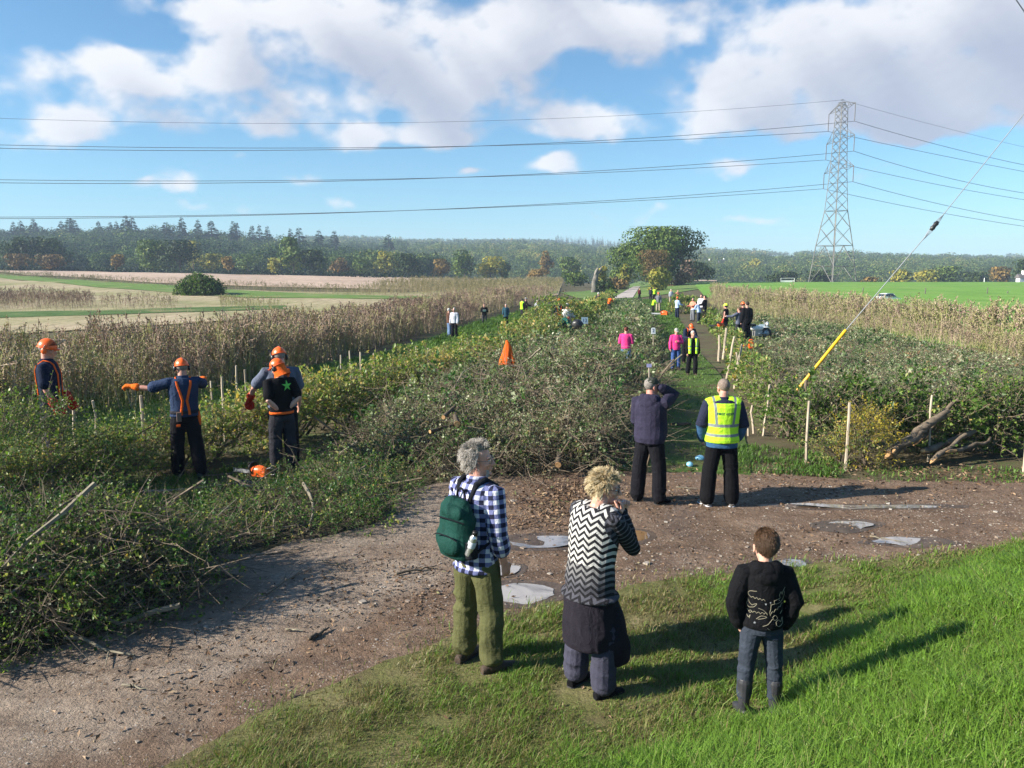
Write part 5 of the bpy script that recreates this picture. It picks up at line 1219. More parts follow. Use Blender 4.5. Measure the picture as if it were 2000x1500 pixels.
stick('post', at(1546, 765, 16.2), at(1578, 806, 15.6), .045, .04, M['twig'], 'dark stick leaning across the lower end of the yellow guard', 'stick', seed=3)
stick('post', at(1574, 745, 16.4), at(1570, 850, 16.4), .035, .035, M['twig'], 'dark grey post just right of the yellow guard foot', 'post', seed=4)

# ------------------------------------------------------------------ pasture posts, frame, cars, houses
M['post'] = m_noise('weathered_post', [(.3, (.07, .06, .05)), (.7, (.17, .15, .13))], 6, .9, .4); M['roof'] = m_noise('slate_roof', [(.3, (.10, .09, .09)), (.7, (.18, .16, .15))], .8, .9, .2)
for px, yt, yb in ((1685, 562, 574), (1807, 563, 575), (1928, 562, 574.5), (1968, 569, 574), (1574, 566, 575)):
    f = G(px, yb); top = at(px, yt, f.y); hh = top.z - f.z; A = Acc()
    A.add(*tube(np.array([(0, 0, -.3), (0, 0, hh * .5), (.01, 0, hh)]), [.08, .075, .07], 7, caps=True)); o = A.build('fence_post', [M['post']], smooth=True); o.location = f; tag(o, 'thin dark fence post standing in the bright pasture', 'fence post', 'fence posts in the pasture')
f = at(1922, 553, 208); A = Acc(); A.add(*tube(np.array([(0, 0, -.5), (0, 0, .6), (0, 0, 1.3)]), [.1, .1, .09], 7, caps=True)); o = A.build('marker_post', [M['white']], smooth=True); o.location = f; tag(o, 'pale marker post on the far edge of the pasture', 'post')
f = at(1538, 555, 204); root = empty('goal_frame', (f.x, f.y, Hf(f.x, f.y))); w_ = 26 * 204 / FPX / 2; A = Acc()
for s in (-1, 1): A.add(*tube(np.array([(s * w_, 0, -.1), (s * w_, 0, 1.1)]), .07, 6, caps=True))
A.add(*tube(np.array([(-w_, 0, 1.1), (w_, 0, 1.1)]), .07, 6, caps=True)); A.build('frame', [M['white']], root, smooth=True)
V, F = boxv((0, 0, .32), (w_ * 2 - .15, .05, .5)); mesh_np('lower_board', V, F, [M['white']], root); tag(root, 'low white frame like a gate standing in the far pasture', 'frame')
def car(px, yroof, Y, rz, body, label, long=4.1, tall=1.46):
    z = at(px, yroof, Y).z - tall; x = at(px, yroof, Y).x; root = empty('parked_car', (x, Y, z), rz); L = long / 2
    prof = [(-L, .30), (-L, .75), (-L * .93, .95), (-L * .80, 1.02), (-L * .62, 1.36), (-L * .38, tall - .02), (0, tall), (L * .2, tall - .03), (L * .48, 1.02), (L * .9, .86), (L, .68), (L, .30)]
    V = []; F = []; n = len(prof)
    for s, wy in ((-1, .80), (-1, .86), (1, .86), (1, .80)):
        for (x_, z_) in prof: V.append((x_ * (1 if abs(wy) > .82 else .985), s * wy * (1 - .17 * max(0, (z_ - .95) / .5)), z_))
    for a in range(3):
        for k in range(n): F.append((a * n + k, a * n + (k + 1) % n, (a + 1) * n + (k + 1) % n, (a + 1) * n + k))
    F.append(list(range(n))[::-1]); F.append([3 * n + k for k in range(n)])
    mesh_np('body', V, F, [body], root, smooth=False)
    g = [(-L * .60, 1.06), (-L * .56, 1.30), (-L * .36, tall - .09), (0, tall - .07), (L * .18, tall - .10), (L * .44, 1.06)]
    for s in (-1, 1):
        Vw = [(x_, s * (.868 * (1 - .17 * max(0, (z_ - .95) / .5)) + .006), z_) for x_, z_ in g]; mesh_np('side_window', Vw, [list(range(6)) if s < 0 else list(range(6))[::-1]], [M['glass']], root)
    for nm, xa, za, xb, zb in (('windscreen', L * .46, 1.07, L * .22, tall - .07), ('rear_window', -L * .79, 1.07, -L * .64, tall - .13)):
        sg = 1 if xa > 0 else -1; o_ = .012 * sg; wy = .70
        mesh_np(nm, [(xa + o_ * 2, -wy, za + .01), (xa + o_ * 2, wy, za + .01), (xb + o_ * 2, wy * .9, zb + .015), (xb + o_ * 2, -wy * .9, zb + .015)], [(0, 1, 2, 3)], [M['glass']], root)
    for sx in (-.62, .62):
        for s in (-1, 1):
            V, F = lathe([(.001, -.1), (.2, -.1), (.31, -.09), (.32, 0), (.31, .09), (.2, .1), (.001, .1)], 18); V = V[:, [0, 2, 1]] + np.array([sx * L, s * .80, .31]); mesh_np('wheel', V, F, [M['black']], root, smooth=True)
    for s in (-1, 1):
        V, F = boxv((-L - .005, s * .68, .82), (.05, .18, .22)); mesh_np('tail_light', V, F, [M['lamp']], root)
    return tag(root, label, 'car')
M['glass'] = m_plain('car_glass', (.03, .04, .05), .08, spec=.8, bmp=0); M['lamp'] = m_plain('red_lens', (.35, .02, .02), .3); M['car_white'] = m_plain('white_car_paint', (.72, .74, .76), .25, var=.03, bmp=0); M['car_silver'] = m_plain('silver_car_paint', (.42, .45, .50), .25, .4, var=.04, bmp=0)
car(1735, 572.5, 104, R(8), M['car_white'], 'white hatchback with its roof showing above the right hand weeds', 2.9, 1.5)
car(1470, 557, 165, R(80), M['car_silver'], 'small pale car far off at the near edge of the pasture', 4.0, 1.5)
def house(px, yb, wpx, Y, hw, rh, rz, label, chim=True):
    s = at(px, yb, Y); w_ = wpx * Y / FPX; d = w_ * .7; root = empty('house', s, rz)
    V, F = boxv((0, 0, hw / 2 - 1), (w_, d, hw + 2)); mesh_np('wall', V, F, [M['white']], root)
    o_ = .4; V = [(-w_ / 2 - o_, -d / 2 - o_, hw - .1), (w_ / 2 + o_, -d / 2 - o_, hw - .1), (w_ / 2 + o_, d / 2 + o_, hw - .1), (-w_ / 2 - o_, d / 2 + o_, hw - .1), (-w_ / 2 - o_, 0, hw + rh), (w_ / 2 + o_, 0, hw + rh)]
    rf = mesh_np('roof', V, [(0, 1, 5, 4), (2, 3, 4, 5), (0, 4, 3), (1, 2, 5), (3, 2, 1, 0)], [M['roof']], root)
    Vg = [(w_ / 2 + .01, -d / 2, hw), (w_ / 2 + .01, d / 2, hw), (w_ / 2 + .01, 0, hw + rh * .95)]
    V, F = boxv((w_ * .3, 0, hw + rh), (.9, .9, 2.2)); mesh_np('chimney', V, F, [M['white']], rf)
    for k in range(3):
        for zl in (1.2, 3.6):
            if zl > hw - 1: continue
            V, F = boxv((-w_ * .32 + k * w_ * .32, -d / 2 - .02, zl), (1., .12, 1.2)); mesh_np('window', V, F, [M['glass']], root)
    return tag(root, label, 'house', None)
house(1381, 531, 12, 620, 5.5, 3.5, R(-30), 'white gabled house at the left of the valley cluster')
house(1410, 531, 13, 610, 6, 3.5, R(15), 'largest white house in the valley right of the oak')
house(1397, 533, 9, 600, 4, 2.6, R(-10), 'low white cottage between the two taller valley houses')
house(1426, 537, 6, 590, 3.5, 2.4, R(40), 'tiny white gable half hidden below the thin poplar')
house(1994, 549, 14, 262, 1.2, 1.2, R(10), 'low grey roofed shed at the far right pasture edge')
# ------------------------------------------------------------------ people
def remesh(V, F, voxel, it=2):
    me = bpy.data.meshes.new('tmp'); me.from_pydata(np.asarray(V).tolist(), [], np.asarray(F).tolist()); o = bpy.data.objects.new('tmp', me); COL.objects.link(o)
    m = o.modifiers.new('r', 'REMESH'); m.mode = 'VOXEL'; m.voxel_size = voxel
    if it: s = o.modifiers.new('s', 'SMOOTH'); s.factor = .5; s.iterations = it
    dg = bpy.context.evaluated_depsgraph_get(); e = o.evaluated_get(dg); em = e.to_mesh()
    n = len(em.vertices); V2 = np.empty(n * 3, np.float32); em.vertices.foreach_get('co', V2); V2 = V2.reshape(-1, 3).astype(float)
    k = len(em.polygons); li = np.empty(len(em.loops), np.int32); em.loops.foreach_get('vertex_index', li); lt = np.empty(k, np.int32); em.polygons.foreach_get('loop_total', lt)
    e.to_mesh_clear(); bpy.data.objects.remove(o); bpy.data.meshes.remove(me)
    if (lt == 4).all(): return V2, li.reshape(-1, 4).astype(np.int64)
    i = 0; out = []
    for c in lt: f = li[i:i + c]; i += c; out.append(list(f) if c == 4 else [f[0], f[1], f[2], f[2]])
    return V2, np.array(out)
def vnormals(V, F):
    n = np.cross(V[F[:, 2]] - V[F[:, 0]], V[F[:, 3]] - V[F[:, 1]]); N_ = np.zeros_like(V)
    for k in range(4): np.add.at(N_, F[:, k], n)
    return N_ / np.maximum(np.linalg.norm(N_, axis=1, keepdims=True), 1e-12)
def folds(V, F, amp, joints, seed, freq=(6, 6, 11)):
    if not amp: return V
    w = np.full(len(V), .22)
    for j, s in joints: w = np.maximum(w, np.exp(-np.sum((V - j) ** 2, 1) / s ** 2))
    q = (V + .35 * V[:, [2, 0, 1]] * [1, .3, .25]) * np.array(freq) + seed * 3.3; q = q + .6 * np.stack([vnoise(q * .5, seed + 1), vnoise(q * .5 + 9, seed + 2), vnoise(q * .5 + 5, seed + 3)], -1)
    n = (1 - 2.2 * np.abs(vnoise(q, seed))) + .22 * (1 - 2 * np.abs(vnoise(q * 2.1, seed + 7)))
    return V + vnormals(V, F) * (amp * w * n)[:, None]
def unit(v): v = np.asarray(v, float); return v / np.linalg.norm(v)
def rotz(a): c, s = math.cos(a), math.sin(a); return np.array([[c, -s, 0], [s, c, 0], [0, 0, 1.]])
def rotx(a): c, s = math.cos(a), math.sin(a); return np.array([[1, 0, 0], [0, c, -s], [0, s, c]])

SKIN = {}
def skin(c=(.50, .27, .19)):
    if c not in SKIN:
        m, nt, b, out = _new('skin'); v = obj_pos(nt)
        nt.links.new(ramp(nt, [(.3, tuple(x * .82 for x in c)), (.7, (min(1, c[0] * 1.12), c[1] * 1.1, c[2] * 1.1))], noise_node(nt, 14, 5, .6, v)), b.inputs['Base Color'])
        b.inputs['Roughness'].default_value = .5; b.inputs['Subsurface Weight'].default_value = .08; b.inputs['Subsurface Radius'].default_value = (.012, .005, .003); b.inputs['Subsurface Scale'].default_value = .6
        bump(nt, b, noise_node(nt, 90, 3, .6, v), .25, .004); SKIN[c] = m
    return SKIN[c]

TOR = [(.84, .160, .112, -.004), (.93, .164, .116, -.006), (1.04, .150, .106, .0), (1.16, .154, .112, .002), (1.28, .170, .118, -.004), (1.37, .172, .110, -.012), (1.425, .150, .092, -.016), (1.465, .098, .074, -.014), (1.50, .062, .060, -.004)]
class Person:
    def __init__(s, px=None, foot=None, head=None, Y=None, h=None, yaw=0., lean=0., twist=0., hyaw=0., hpitch=0., hscale=1., arms=None, legs=None, stout=1., wide=1., skin_c=(.50, .27, .19), voxel=.012, jut=0., label='', group=None, sit=0., top_extra=0., lateral=0.):
        s.P = dict(yaw=yaw); s.lean, s.twist = R(lean), R(twist); s.vox = voxel; s.stout, s.wide, s.hs = stout, wide, hscale; s.lat = lateral
        s.zs = np.arange(.93, 2.0, .01); th = s.lean * np.clip((s.zs - .93) / .42, 0, 1); s.th = th
        s.yy = np.r_[0, np.cumsum(np.sin(th[:-1]) * .01)]; s.zz = .93 + np.r_[0, np.cumsum(np.cos(th[:-1]) * .01)]
        s.nb = s.U((0, -.012, 1.47)); s.hR = rotz(-R(hyaw)) @ rotx(-R(hpitch)); nk = rotx(-s.lean * .75) @ np.array([0, .02 + jut, .142 * (.5 + .5 * hscale)]); s.hc = s.nb + nk
        arms = arms or {}; legs = legs or {}
        s.sh = {}; s.el = {}; s.wr = {}; s.ad = {}
        for k, sg in (('L', -1), ('R', 1)):
            a = arms.get(k, ((.18, .05, -1), (.08, .25, -1)))
            s.sh[k] = s.U((sg * .178 * wide, -.012, 1.405))
            if a[0] == 'ik':                                    # ('ik', wrist target, pole, hand direction, palm normal); target in head space
                T = s.hp(a[1]); D = T - s.sh[k]; L = min(np.linalg.norm(D), .533); u = unit(D); x = (.285 ** 2 - .25 ** 2 + L * L) / (2 * L); hgt = math.sqrt(max(.285 ** 2 - x * x, 0)); pl = np.array(a[2], float) * [sg, 1, 1]; pl = unit(pl - u * (pl @ u))
                s.el[k] = s.sh[k] + u * x + pl * hgt; s.wr[k] = s.sh[k] + u * L; s.ad[k] = (unit(np.array(a[3]) * [sg, 1, 1]), np.array(a[4]) * [sg, 1, 1]); continue
            d1, d2 = unit(np.array(a[0]) * [sg, 1, 1]), unit(np.array(a[1]) * [sg, 1, 1])
            s.el[k] = s.sh[k] + d1 * .285; s.wr[k] = s.el[k] + d2 * .25; s.ad[k] = (d2, np.array(a[2]) * [sg, 1, 1] if len(a) > 2 else None)
        s.hip, s.kn, s.an, s.fy = {}, {}, {}, {}
        for k, sg in (('L', -1), ('R', 1)):
            l = legs.get(k, ((.06, .02, -1), (.02, -.04, -1), 8))
            s.hip[k] = np.array([sg * .088, 0, .90]); s.kn[k] = s.hip[k] + unit(np.array(l[0]) * [sg, 1, 1]) * .41; s.an[k] = s.kn[k] + unit(np.array(l[1]) * [sg, 1, 1]) * .405; s.fy[k] = l[2] * sg
        fl = min(s.an['L'][2], s.an['R'][2]) - .085; top = s.hc[2] + .128 * hscale + top_extra
        if Y is None: f = G(px, foot)
        else: q = at(px, 700, Y); f = Vector((q.x, Y, Hf(q.x, Y)))
        if h is None: h = rayz(px, head, f.y) - f.z; s.S = h / (top - fl)
        else: s.S = h / 1.75
        s.fl = fl; s.stature = h
        s.root = empty('person', (f.x, f.y, f.z), -R(yaw)); s.loc = f; s.skin = skin(skin_c); tag(s.root, label, 'person', group)
    def U(s, p):
        x, y, z = p; i = np.clip((z - .93) / .01, 0, len(s.zs) - 1); 
        if z <= .93: return np.array([x, y, z], float)
        th = np.interp(z, s.zs, s.th); tw = s.twist * min(1, (z - .93) / .4); x, y = x * math.cos(tw) + y * math.sin(tw), -x * math.sin(tw) + y * math.cos(tw)
        return np.array([x + s.lat * min(1, (z - .93) / .5) * .1, np.interp(z, s.zs, s.yy) + y * math.cos(th), np.interp(z, s.zs, s.zz) - y * math.sin(th)])
    def ring(s, z, rx, ry, yo=0., x=0.):
        c = s.U((x, yo, z)); return (c, s.U((x + rx, yo, z)) - c, s.U((x, yo + ry, z)) - c)
    def hp(s, p): return s.hc + s.hR @ (np.asarray(p, float) * s.hs)
    def hv(s, p): return s.hR @ (np.asarray(p, float) * s.hs)
    def out(s, name, V, F, mat, parent=None, smooth=True, corner=None, tint=None, midx=None):
        V = (np.asarray(V, float) - [0, 0, s.fl]) * s.S
        return mesh_np(name, V, F, mat if isinstance(mat, list) else [mat], parent or s.root, midx, smooth, tint, corner)
    def ell(s, A, c, r): A.add(*ellipsoid(s.hp(c), s.hv((r[0], 0, 0)), s.hv((0, r[1], 0)), s.hv((0, 0, r[2]))))
    def hand(s, A, k, infl=0., curl=.7, spread=1.):
        d, pn = s.ad[k]; sg = -1 if k == 'L' else 1; w = s.wr[k]; pn = unit(pn) if pn is not None else unit((-sg, .1, 0)); pn = unit(pn - d * np.dot(pn, d)); side = np.cross(d, pn)
        if k == 'L': side = -side                              # the thumb's side
        r = lambda x: x + infl
        A.add(*rings([(w - d * .01, side * r(.026), pn * r(.019)), (w + d * .03, side * r(.036), pn * r(.016)), (w + d * .075, side * r(.042), pn * r(.015)), (w + d * .088, side * r(.038), pn * r(.013))]))
        for i, (o, L) in enumerate(((.031, .070), (.0105, .080), (-.0105, .074), (-.031, .058))):
            b = w + d * .08 + side * o * spread; c1 = curl * (.75 + .12 * i); p = [b - d * .02, b]; a = 0
            for j in range(3): a += c1 * (.55, .8, .5)[j]; p.append(p[-1] + (d * math.cos(a) + pn * math.sin(a) + side * o * .6 * (1 - a)) * L * (.44, .32, .26)[j])
            A.add(*tube(np.array(p), np.array([.009, .0092, .0086, .008, .0065]) + infl * .75, 8, caps=True))
        b = w + d * .022 + side * .026; A.add(*tube(np.array([b, b + (d * .5 + side * .75 + pn * .25) * .032, b + (d * .9 + side * .75 + pn * .5) * .052, b + (d * 1.35 + side * .6 + pn * .7) * .066]), np.array([.0125, .0115, .0105, .008]) + infl * .7, 8, caps=True))
    def body(s, curlL=.7, curlR=.7, face=True):
        A = Acc(); A.add(*rings([s.ring(z, rx * .84 * s.wide, ry * .82, yo) for z, rx, ry, yo in TOR[:-2]]))
        A.add(*tube(np.array([s.U((0, -.014, 1.38)), s.nb, s.hp((0, -.015, -.055)), s.hp((0, -.012, .0))]), [.066, .064, .059, .052], 14, caps=True))
        for k, sg in (('L', -1), ('R', 1)):
            A.add(*tube(np.array([s.U((sg * .12, -.012, 1.40)), s.sh[k], s.sh[k] * .5 + s.el[k] * .5, s.el[k], s.el[k] * .6 + s.wr[k] * .4, s.wr[k]]), [.045, .046, .043, .036, .038, .027], 12, caps=True)); s.hand(A, k, 0., curlL if k == 'L' else curlR)
            A.add(*tube(np.array([s.hip[k], (s.hip[k] + s.kn[k]) / 2, s.kn[k], s.kn[k] * .65 + s.an[k] * .35, s.an[k]]), [.075, .068, .05, .05, .036], 12, caps=True))
            f = rotz(R(-s.fy[k])) @ np.array([0, 1., 0]); A.add(*tube(np.array([s.an[k] - [0, 0, .03], s.an[k] + f * .1 - [0, 0, .055]]), [.03, .025], 8, caps=True))
        s.ell(A, (0, -.012, .035), (.074, .094, .090)); s.ell(A, (0, .022, -.012), (.062, .070, .082)); s.ell(A, (0, .040, -.082), (.040, .042, .034)); s.ell(A, (0, .010, -.055), (.056, .06, .05))
        if face:
            A.add(*tube(np.array([s.hp((0, .088, .022)), s.hp((0, .104, -.008)), s.hp((0, .112, -.026))]), np.array([.008, .010, .012]) * s.hs, 8, caps=True)); s.ell(A, (0, .098, -.030), (.018, .014, .010))
            for sg in (-1, 1):
                s.ell(A, (sg * .032, .076, .026), (.026, .014, .008)); s.ell(A, (sg * .036, .062, -.022), (.024, .022, .022))
                s.ell(A, (sg * .077, -.008, .0), (.010, .019, .031)); s.ell(A, (sg * .079, -.002, -.028), (.008, .010, .012))
            s.ell(A, (0, .086, -.054), (.023, .013, .006)); s.ell(A, (0, .084, -.066), (.020, .012, .007)); s.ell(A, (0, .078, -.098), (.020, .014, .012))
        V, F, _, _ = A.arrays(); V, F = remesh(V, F, s.vox, 2); s.bodyo = s.out('body', V, F, s.skin)
        if face and s.vox < .012:
            for sg in (-1, 1):
                E = Acc(); E.add(*ellipsoid(s.hp((sg * .031, .0795, .006)), s.hv((.0125, 0, 0)), s.hv((0, .009, 0)), s.hv((0, 0, .0065)))); V, F, _, _ = E.arrays(); e = s.out('eye', V, F, MC['eye_white'])
                E = Acc(); E.add(*ellipsoid(s.hp((sg * .031, .0865, .006)), s.hv((.0055, 0, 0)), s.hv((0, .003, 0)), s.hv((0, 0, .0055)))); V, F, _, _ = E.arrays(); s.out('iris', V, F, MC['black'], e)
                E = Acc(); E.add(*tube(np.array([s.hp((sg * .014, .0935, .026)), s.hp((sg * .032, .091, .032)), s.hp((sg * .052, .076, .026))]), np.array([.0035, .0045, .002]) * s.hs, 6, caps=True)); V, F, _, _ = E.arrays(); s.out('eyebrow', V, F, MC['brow'])
        return s
    def joints(s):
        J = [(s.el[k], .13) for k in 'LR'] + [(s.kn[k], .15) for k in 'LR'] + [(s.an[k] + [0, 0, .08], .16) for k in 'LR'] + [(s.U((0, 0, 1.0)), .16), (s.sh['L'], .12), (s.sh['R'], .12), (np.array([0, -.05, .82]), .14)]
        return J
    def coords(s, V, F):
        """cloth coordinates per face corner: (u, v, region) region 0 torso, 1 left sleeve, 2 right sleeve"""
        C = V[F].mean(1); best = np.full(len(F), 1e9); reg = np.zeros(len(F), int)
        ax = [(s.U((0, 0, .85)), s.U((0, 0, 1.45)), .14)] + [(s.sh[k] + (s.el[k] - s.sh[k]) * .05, s.el[k], .045) for k in 'LR'] + [(s.el[k], s.wr[k], .04) for k in 'LR']
        for i, (a, b, r) in enumerate(ax):
            ab = b - a; t = np.clip(((C - a) @ ab) / (ab @ ab), 0, 1); d = np.linalg.norm(C - (a + t[:, None] * ab), axis=1) - r; k = d < best; best[k] = d[k]; reg[k] = i
        out = np.zeros((len(F), 4, 3)); P = V[F]
        for i, (a, b, r) in enumerate(ax):
            k = reg == i
            if not k.any(): continue
            d = unit(b - a); q = P[k] - a; v = q @ d; X = np.array([1., 0, 0]); X = unit(X - d * (X @ d)) if abs(d[0]) < .9 else unit(np.array([0, 1., 0]) - d * d[1]); Yv = np.cross(d, X)
            if i == 0: u = (q @ X); v = v + .85
            else:
                qc = q.mean(1); th = np.arctan2(qc @ X, qc @ Yv); u = (th * .055)[:, None] + (q - qc[:, None]) @ np.array([1., .6, .3]) * 0 ; u = np.arctan2(q @ X, q @ Yv); u = th[:, None] + (u - th[:, None] + PI) % (2 * PI) - PI; u = u * .055
                v = v + (0 if i in (1, 2) else .285)
            out[k, :, 0] = u; out[k, :, 1] = v; out[k, :, 2] = (0, 1, 2, 1, 2)[i]
        return out.reshape(-1, 3) * [s.S, s.S, 1]
    def top(s, mat, infl=.016, sleeve='long', hem=.86, amp=.008, name='shirt', belly=0., collar=0., hood=0., sl=1., flare=0., seed=1, extra=None, voxel=None, shoulders=True, neck=1.475):
        A = Acc(); rg = []
        for z, rx, ry, yo in TOR:
            if z < hem or z > neck: continue
            b = belly * math.exp(-((z - 1.06) / .13) ** 2); rg.append(s.ring(z, (rx + infl) * s.wide * (1 + .25 * b), (ry + infl) * s.stout + b * .5 * .12, yo + b * .35 * .12))
        b0 = np.interp(hem, [t[0] for t in TOR], [t[1] for t in TOR]); b1 = np.interp(hem, [t[0] for t in TOR], [t[2] for t in TOR])
        rg.insert(0, s.ring(hem, (b0 + infl + flare) * s.wide, (b1 + infl + flare) * s.stout, -.004)); rg.insert(1, s.ring(hem + .015, (b0 + infl + flare + .002) * s.wide, (b1 + infl + flare + .002) * s.stout, -.004))
        A.add(*rings(rg))
        for k, sg in (('L', -1), ('R', 1)):
            a, e, w = s.sh[k], s.el[k], s.wr[k]; i = infl * sl
            if sleeve == 'none':
                if shoulders: A.add(*tube(np.array([s.U((sg * .08, -.012, 1.43)), s.U((sg * .165, -.012, 1.405))]), [.05 + i, .052 + i], 12, caps=True))
                continue
            p0 = s.U((sg * .11, -.012, 1.405))
            if sleeve == 'short': P = [p0, a, a + (e - a) * .4, a + (e - a) * .72]; r = [.055 + i * .8, .058 + i * .8, .054 + i, .055 + i * 1.3]
            elif sleeve == 'roll': P = [p0, a, (a + e) / 2, e, e * .45 + w * .55]; r = [.055 + i * .8, .058 + i * .8, .052 + i, .048 + i, .048 + i]
            else: P = [p0, a, (a + e) / 2, e, e * .5 + w * .5, e * .1 + w * .9, w * 1.0 + (w - e) * .02]; r = [.055 + i * .8, .058 + i * .8, .052 + i, .046 + i, .044 + i, .036 + i, .030 + i * .8]
            A.add(*tube(np.array(P), r, 14, caps=True))
        if collar: A.add(*rings([(s.U((0, -.012, 1.45)), s.U((.072 + collar, -.012, 1.45)) - s.U((0, -.012, 1.45)), (s.U((0, .06 + collar, 1.45)) - s.U((0, -.012, 1.45)))), (s.U((0, -.012, 1.505)), s.U((.066 + collar, -.012, 1.50)) - s.U((0, -.012, 1.50)), (s.U((0, .055 + collar, 1.50)) - s.U((0, -.012, 1.50))))]))
        if hood:
            for (x, y, z, r) in ((0, -.10, 1.44, .055), (-.06, -.095, 1.45, .048), (.06, -.095, 1.45, .048), (-.09, -.05, 1.465, .036), (.09, -.05, 1.465, .036), (-.085, .02, 1.455, .026), (.085, .02, 1.455, .026), (0, -.125, 1.38, .045), (-.035, -.12, 1.39, .045), (.035, -.12, 1.39, .045), (0, -.125, 1.33, .028)):
                A.add(*ellipsoid(s.U((x, y, z)), (r * hood * 1.15, 0, 0), (0, r * hood * .8, 0), (0, 0, r * hood * 1.05)))
        if extra: extra(A)
        V, F, _, _ = A.arrays(); V, F = remesh(V, F, voxel or s.vox, 2); V = folds(V, F, amp, s.joints(), seed)
        o = s.out(name, V, F, mat, corner=s.coords(V, F)); s.topV = (V, F); return o
    def trousers(s, mat, infl=.016, amp=.008, hemz=.06, loose=0., name='trousers', waist=1.0, seed=2, short=None, flare=0., belly=0., wrinkle=None, winfl=None):
        wi = min(infl, .008) if winfl is None else winfl
        A = Acc(); A.add(*rings([s.ring(z, (np.interp(z, [t[0] for t in TOR], [t[1] for t in TOR]) + wi) * s.wide, (np.interp(z, [t[0] for t in TOR], [t[2] for t in TOR]) + wi) * s.stout, -.006) for z in (.84, .90, .96, waist)]))
        for k, sg in (('L', -1), ('R', 1)):
            h, kn, a = s.hip[k], s.kn[k], s.an[k]; e = a * (1 - hemz) + kn * hemz if short is None else kn + (a - kn) * short
            A.add(*tube(np.array([h + [-sg * .012, 0, .0], h * .75 + kn * .25, h * .4 + kn * .6, kn, kn * .6 + a * .4, kn * .25 + a * .75, e - [0, 0, .0]]), np.array([.088, .084, .070, .058, .057, .050, .047]) + infl + np.array([0, .2, .5, .8, 1., 1.1, 1.1]) * loose + np.array([0, 0, 0, 0, .3, .7, 1]) * flare, 14, caps=True)); A.add(*ellipsoid(e, (.047 + infl + loose + flare, 0, 0), (0, .047 + infl + loose + flare, 0), (0, 0, .03)))
            A.add(*ellipsoid(h, (.088 + wi, 0, 0), (0, .09 + wi, 0), (0, 0, .09)))
        V, F, _, _ = A.arrays(); V, F = remesh(V, F, s.vox, 2); V = folds(V, F, amp, s.joints(), seed, wrinkle or (6, 6, 9)); return s.out(name, V, F, mat, corner=s.coords(V, F))
    def shoes(s, mat, sole=None, high=.10, size=1., name='shoe'):
        for k, sg in (('L', -1), ('R', 1)):
            f = rotz(R(-s.fy[k])) @ np.array([0, 1., 0]); r = np.cross(f, [0, 0, 1.]); a = s.an[k].copy(); g = a[2] - .085; A = Acc(); up = np.array([0, 0, 1.]); b = np.array([a[0], a[1], g])
            A.add(*rings([(b - f * .075 * size + up * .040, r * .030, up * .032), (b - f * .05 * size + up * .044, r * .038, up * .044), (b + up * .047, r * .040, up * .046), (b + f * .07 * size + up * .040, r * .044, up * .040), (b + f * .13 * size + up * .032, r * .046, up * .032), (b + f * .175 * size + up * .026, r * .038, up * .024), (b + f * .195 * size + up * .022, r * .022, up * .016)]))
            A.add(*tube(np.array([b + up * .05 - f * .012, b + up * (.07 + high) - f * .012]), [.046, .048 if high < .2 else .067], 12, caps=True)); A.add(*ellipsoid(b + up * (.07 + high) - f * .012, r * .05, f * .05, up * .012))
            V, F, _, _ = A.arrays(); V, F = remesh(V, F, max(s.vox * .8, .005), 2); o = s.out(name, V, F, mat)
            if s.vox < .02:
                B = Acc(); B.add(*rings([(b - f * .078 * size + up * .010, r * .022, up * .010), (b - f * .06 * size + up * .010, r * .040, up * .011), (b + up * .010, r * .041, up * .011), (b + f * .09 * size + up * .010, r * .050, up * .011), (b + f * .15 * size + up * .010, r * .047, up * .011), (b + f * .19 * size + up * .011, r * .030, up * .010), (b + f * .203 * size + up * .012, r * .014, up * .008)])); V, F, _, _ = B.arrays(); s.out('sole', V, F, sole or MC['sole'], o)
    def hair_cap(s, mat, c=(0, -.024, .042), r=(.081, .094, .092), low=-.05, noise=.006, name='hair', front=.055):
        V, F = ellipsoid(c, (r[0], 0, 0), (0, r[1], 0), (0, 0, r[2]), 40, 30); V = V * 1.
        n = fbm(V * 60, 3, 5)[:, None] * noise; V = V + (V - np.array(c)) / np.linalg.norm(V - np.array(c), axis=1, keepdims=True) * n
        C = V[F].mean(1); keep = (C[:, 2] > low + np.clip((C[:, 1] + .045) * 2.7, 0, .17)) & ((C[:, 1] < front) | (C[:, 2] > .075)) & ~((np.abs(C[:, 0]) > .066) & (np.abs(C[:, 1] + .006) < .022) & (C[:, 2] < .03))
        V = np.array([s.hp(v) for v in V]); return s.out(name, V, F[keep], mat)
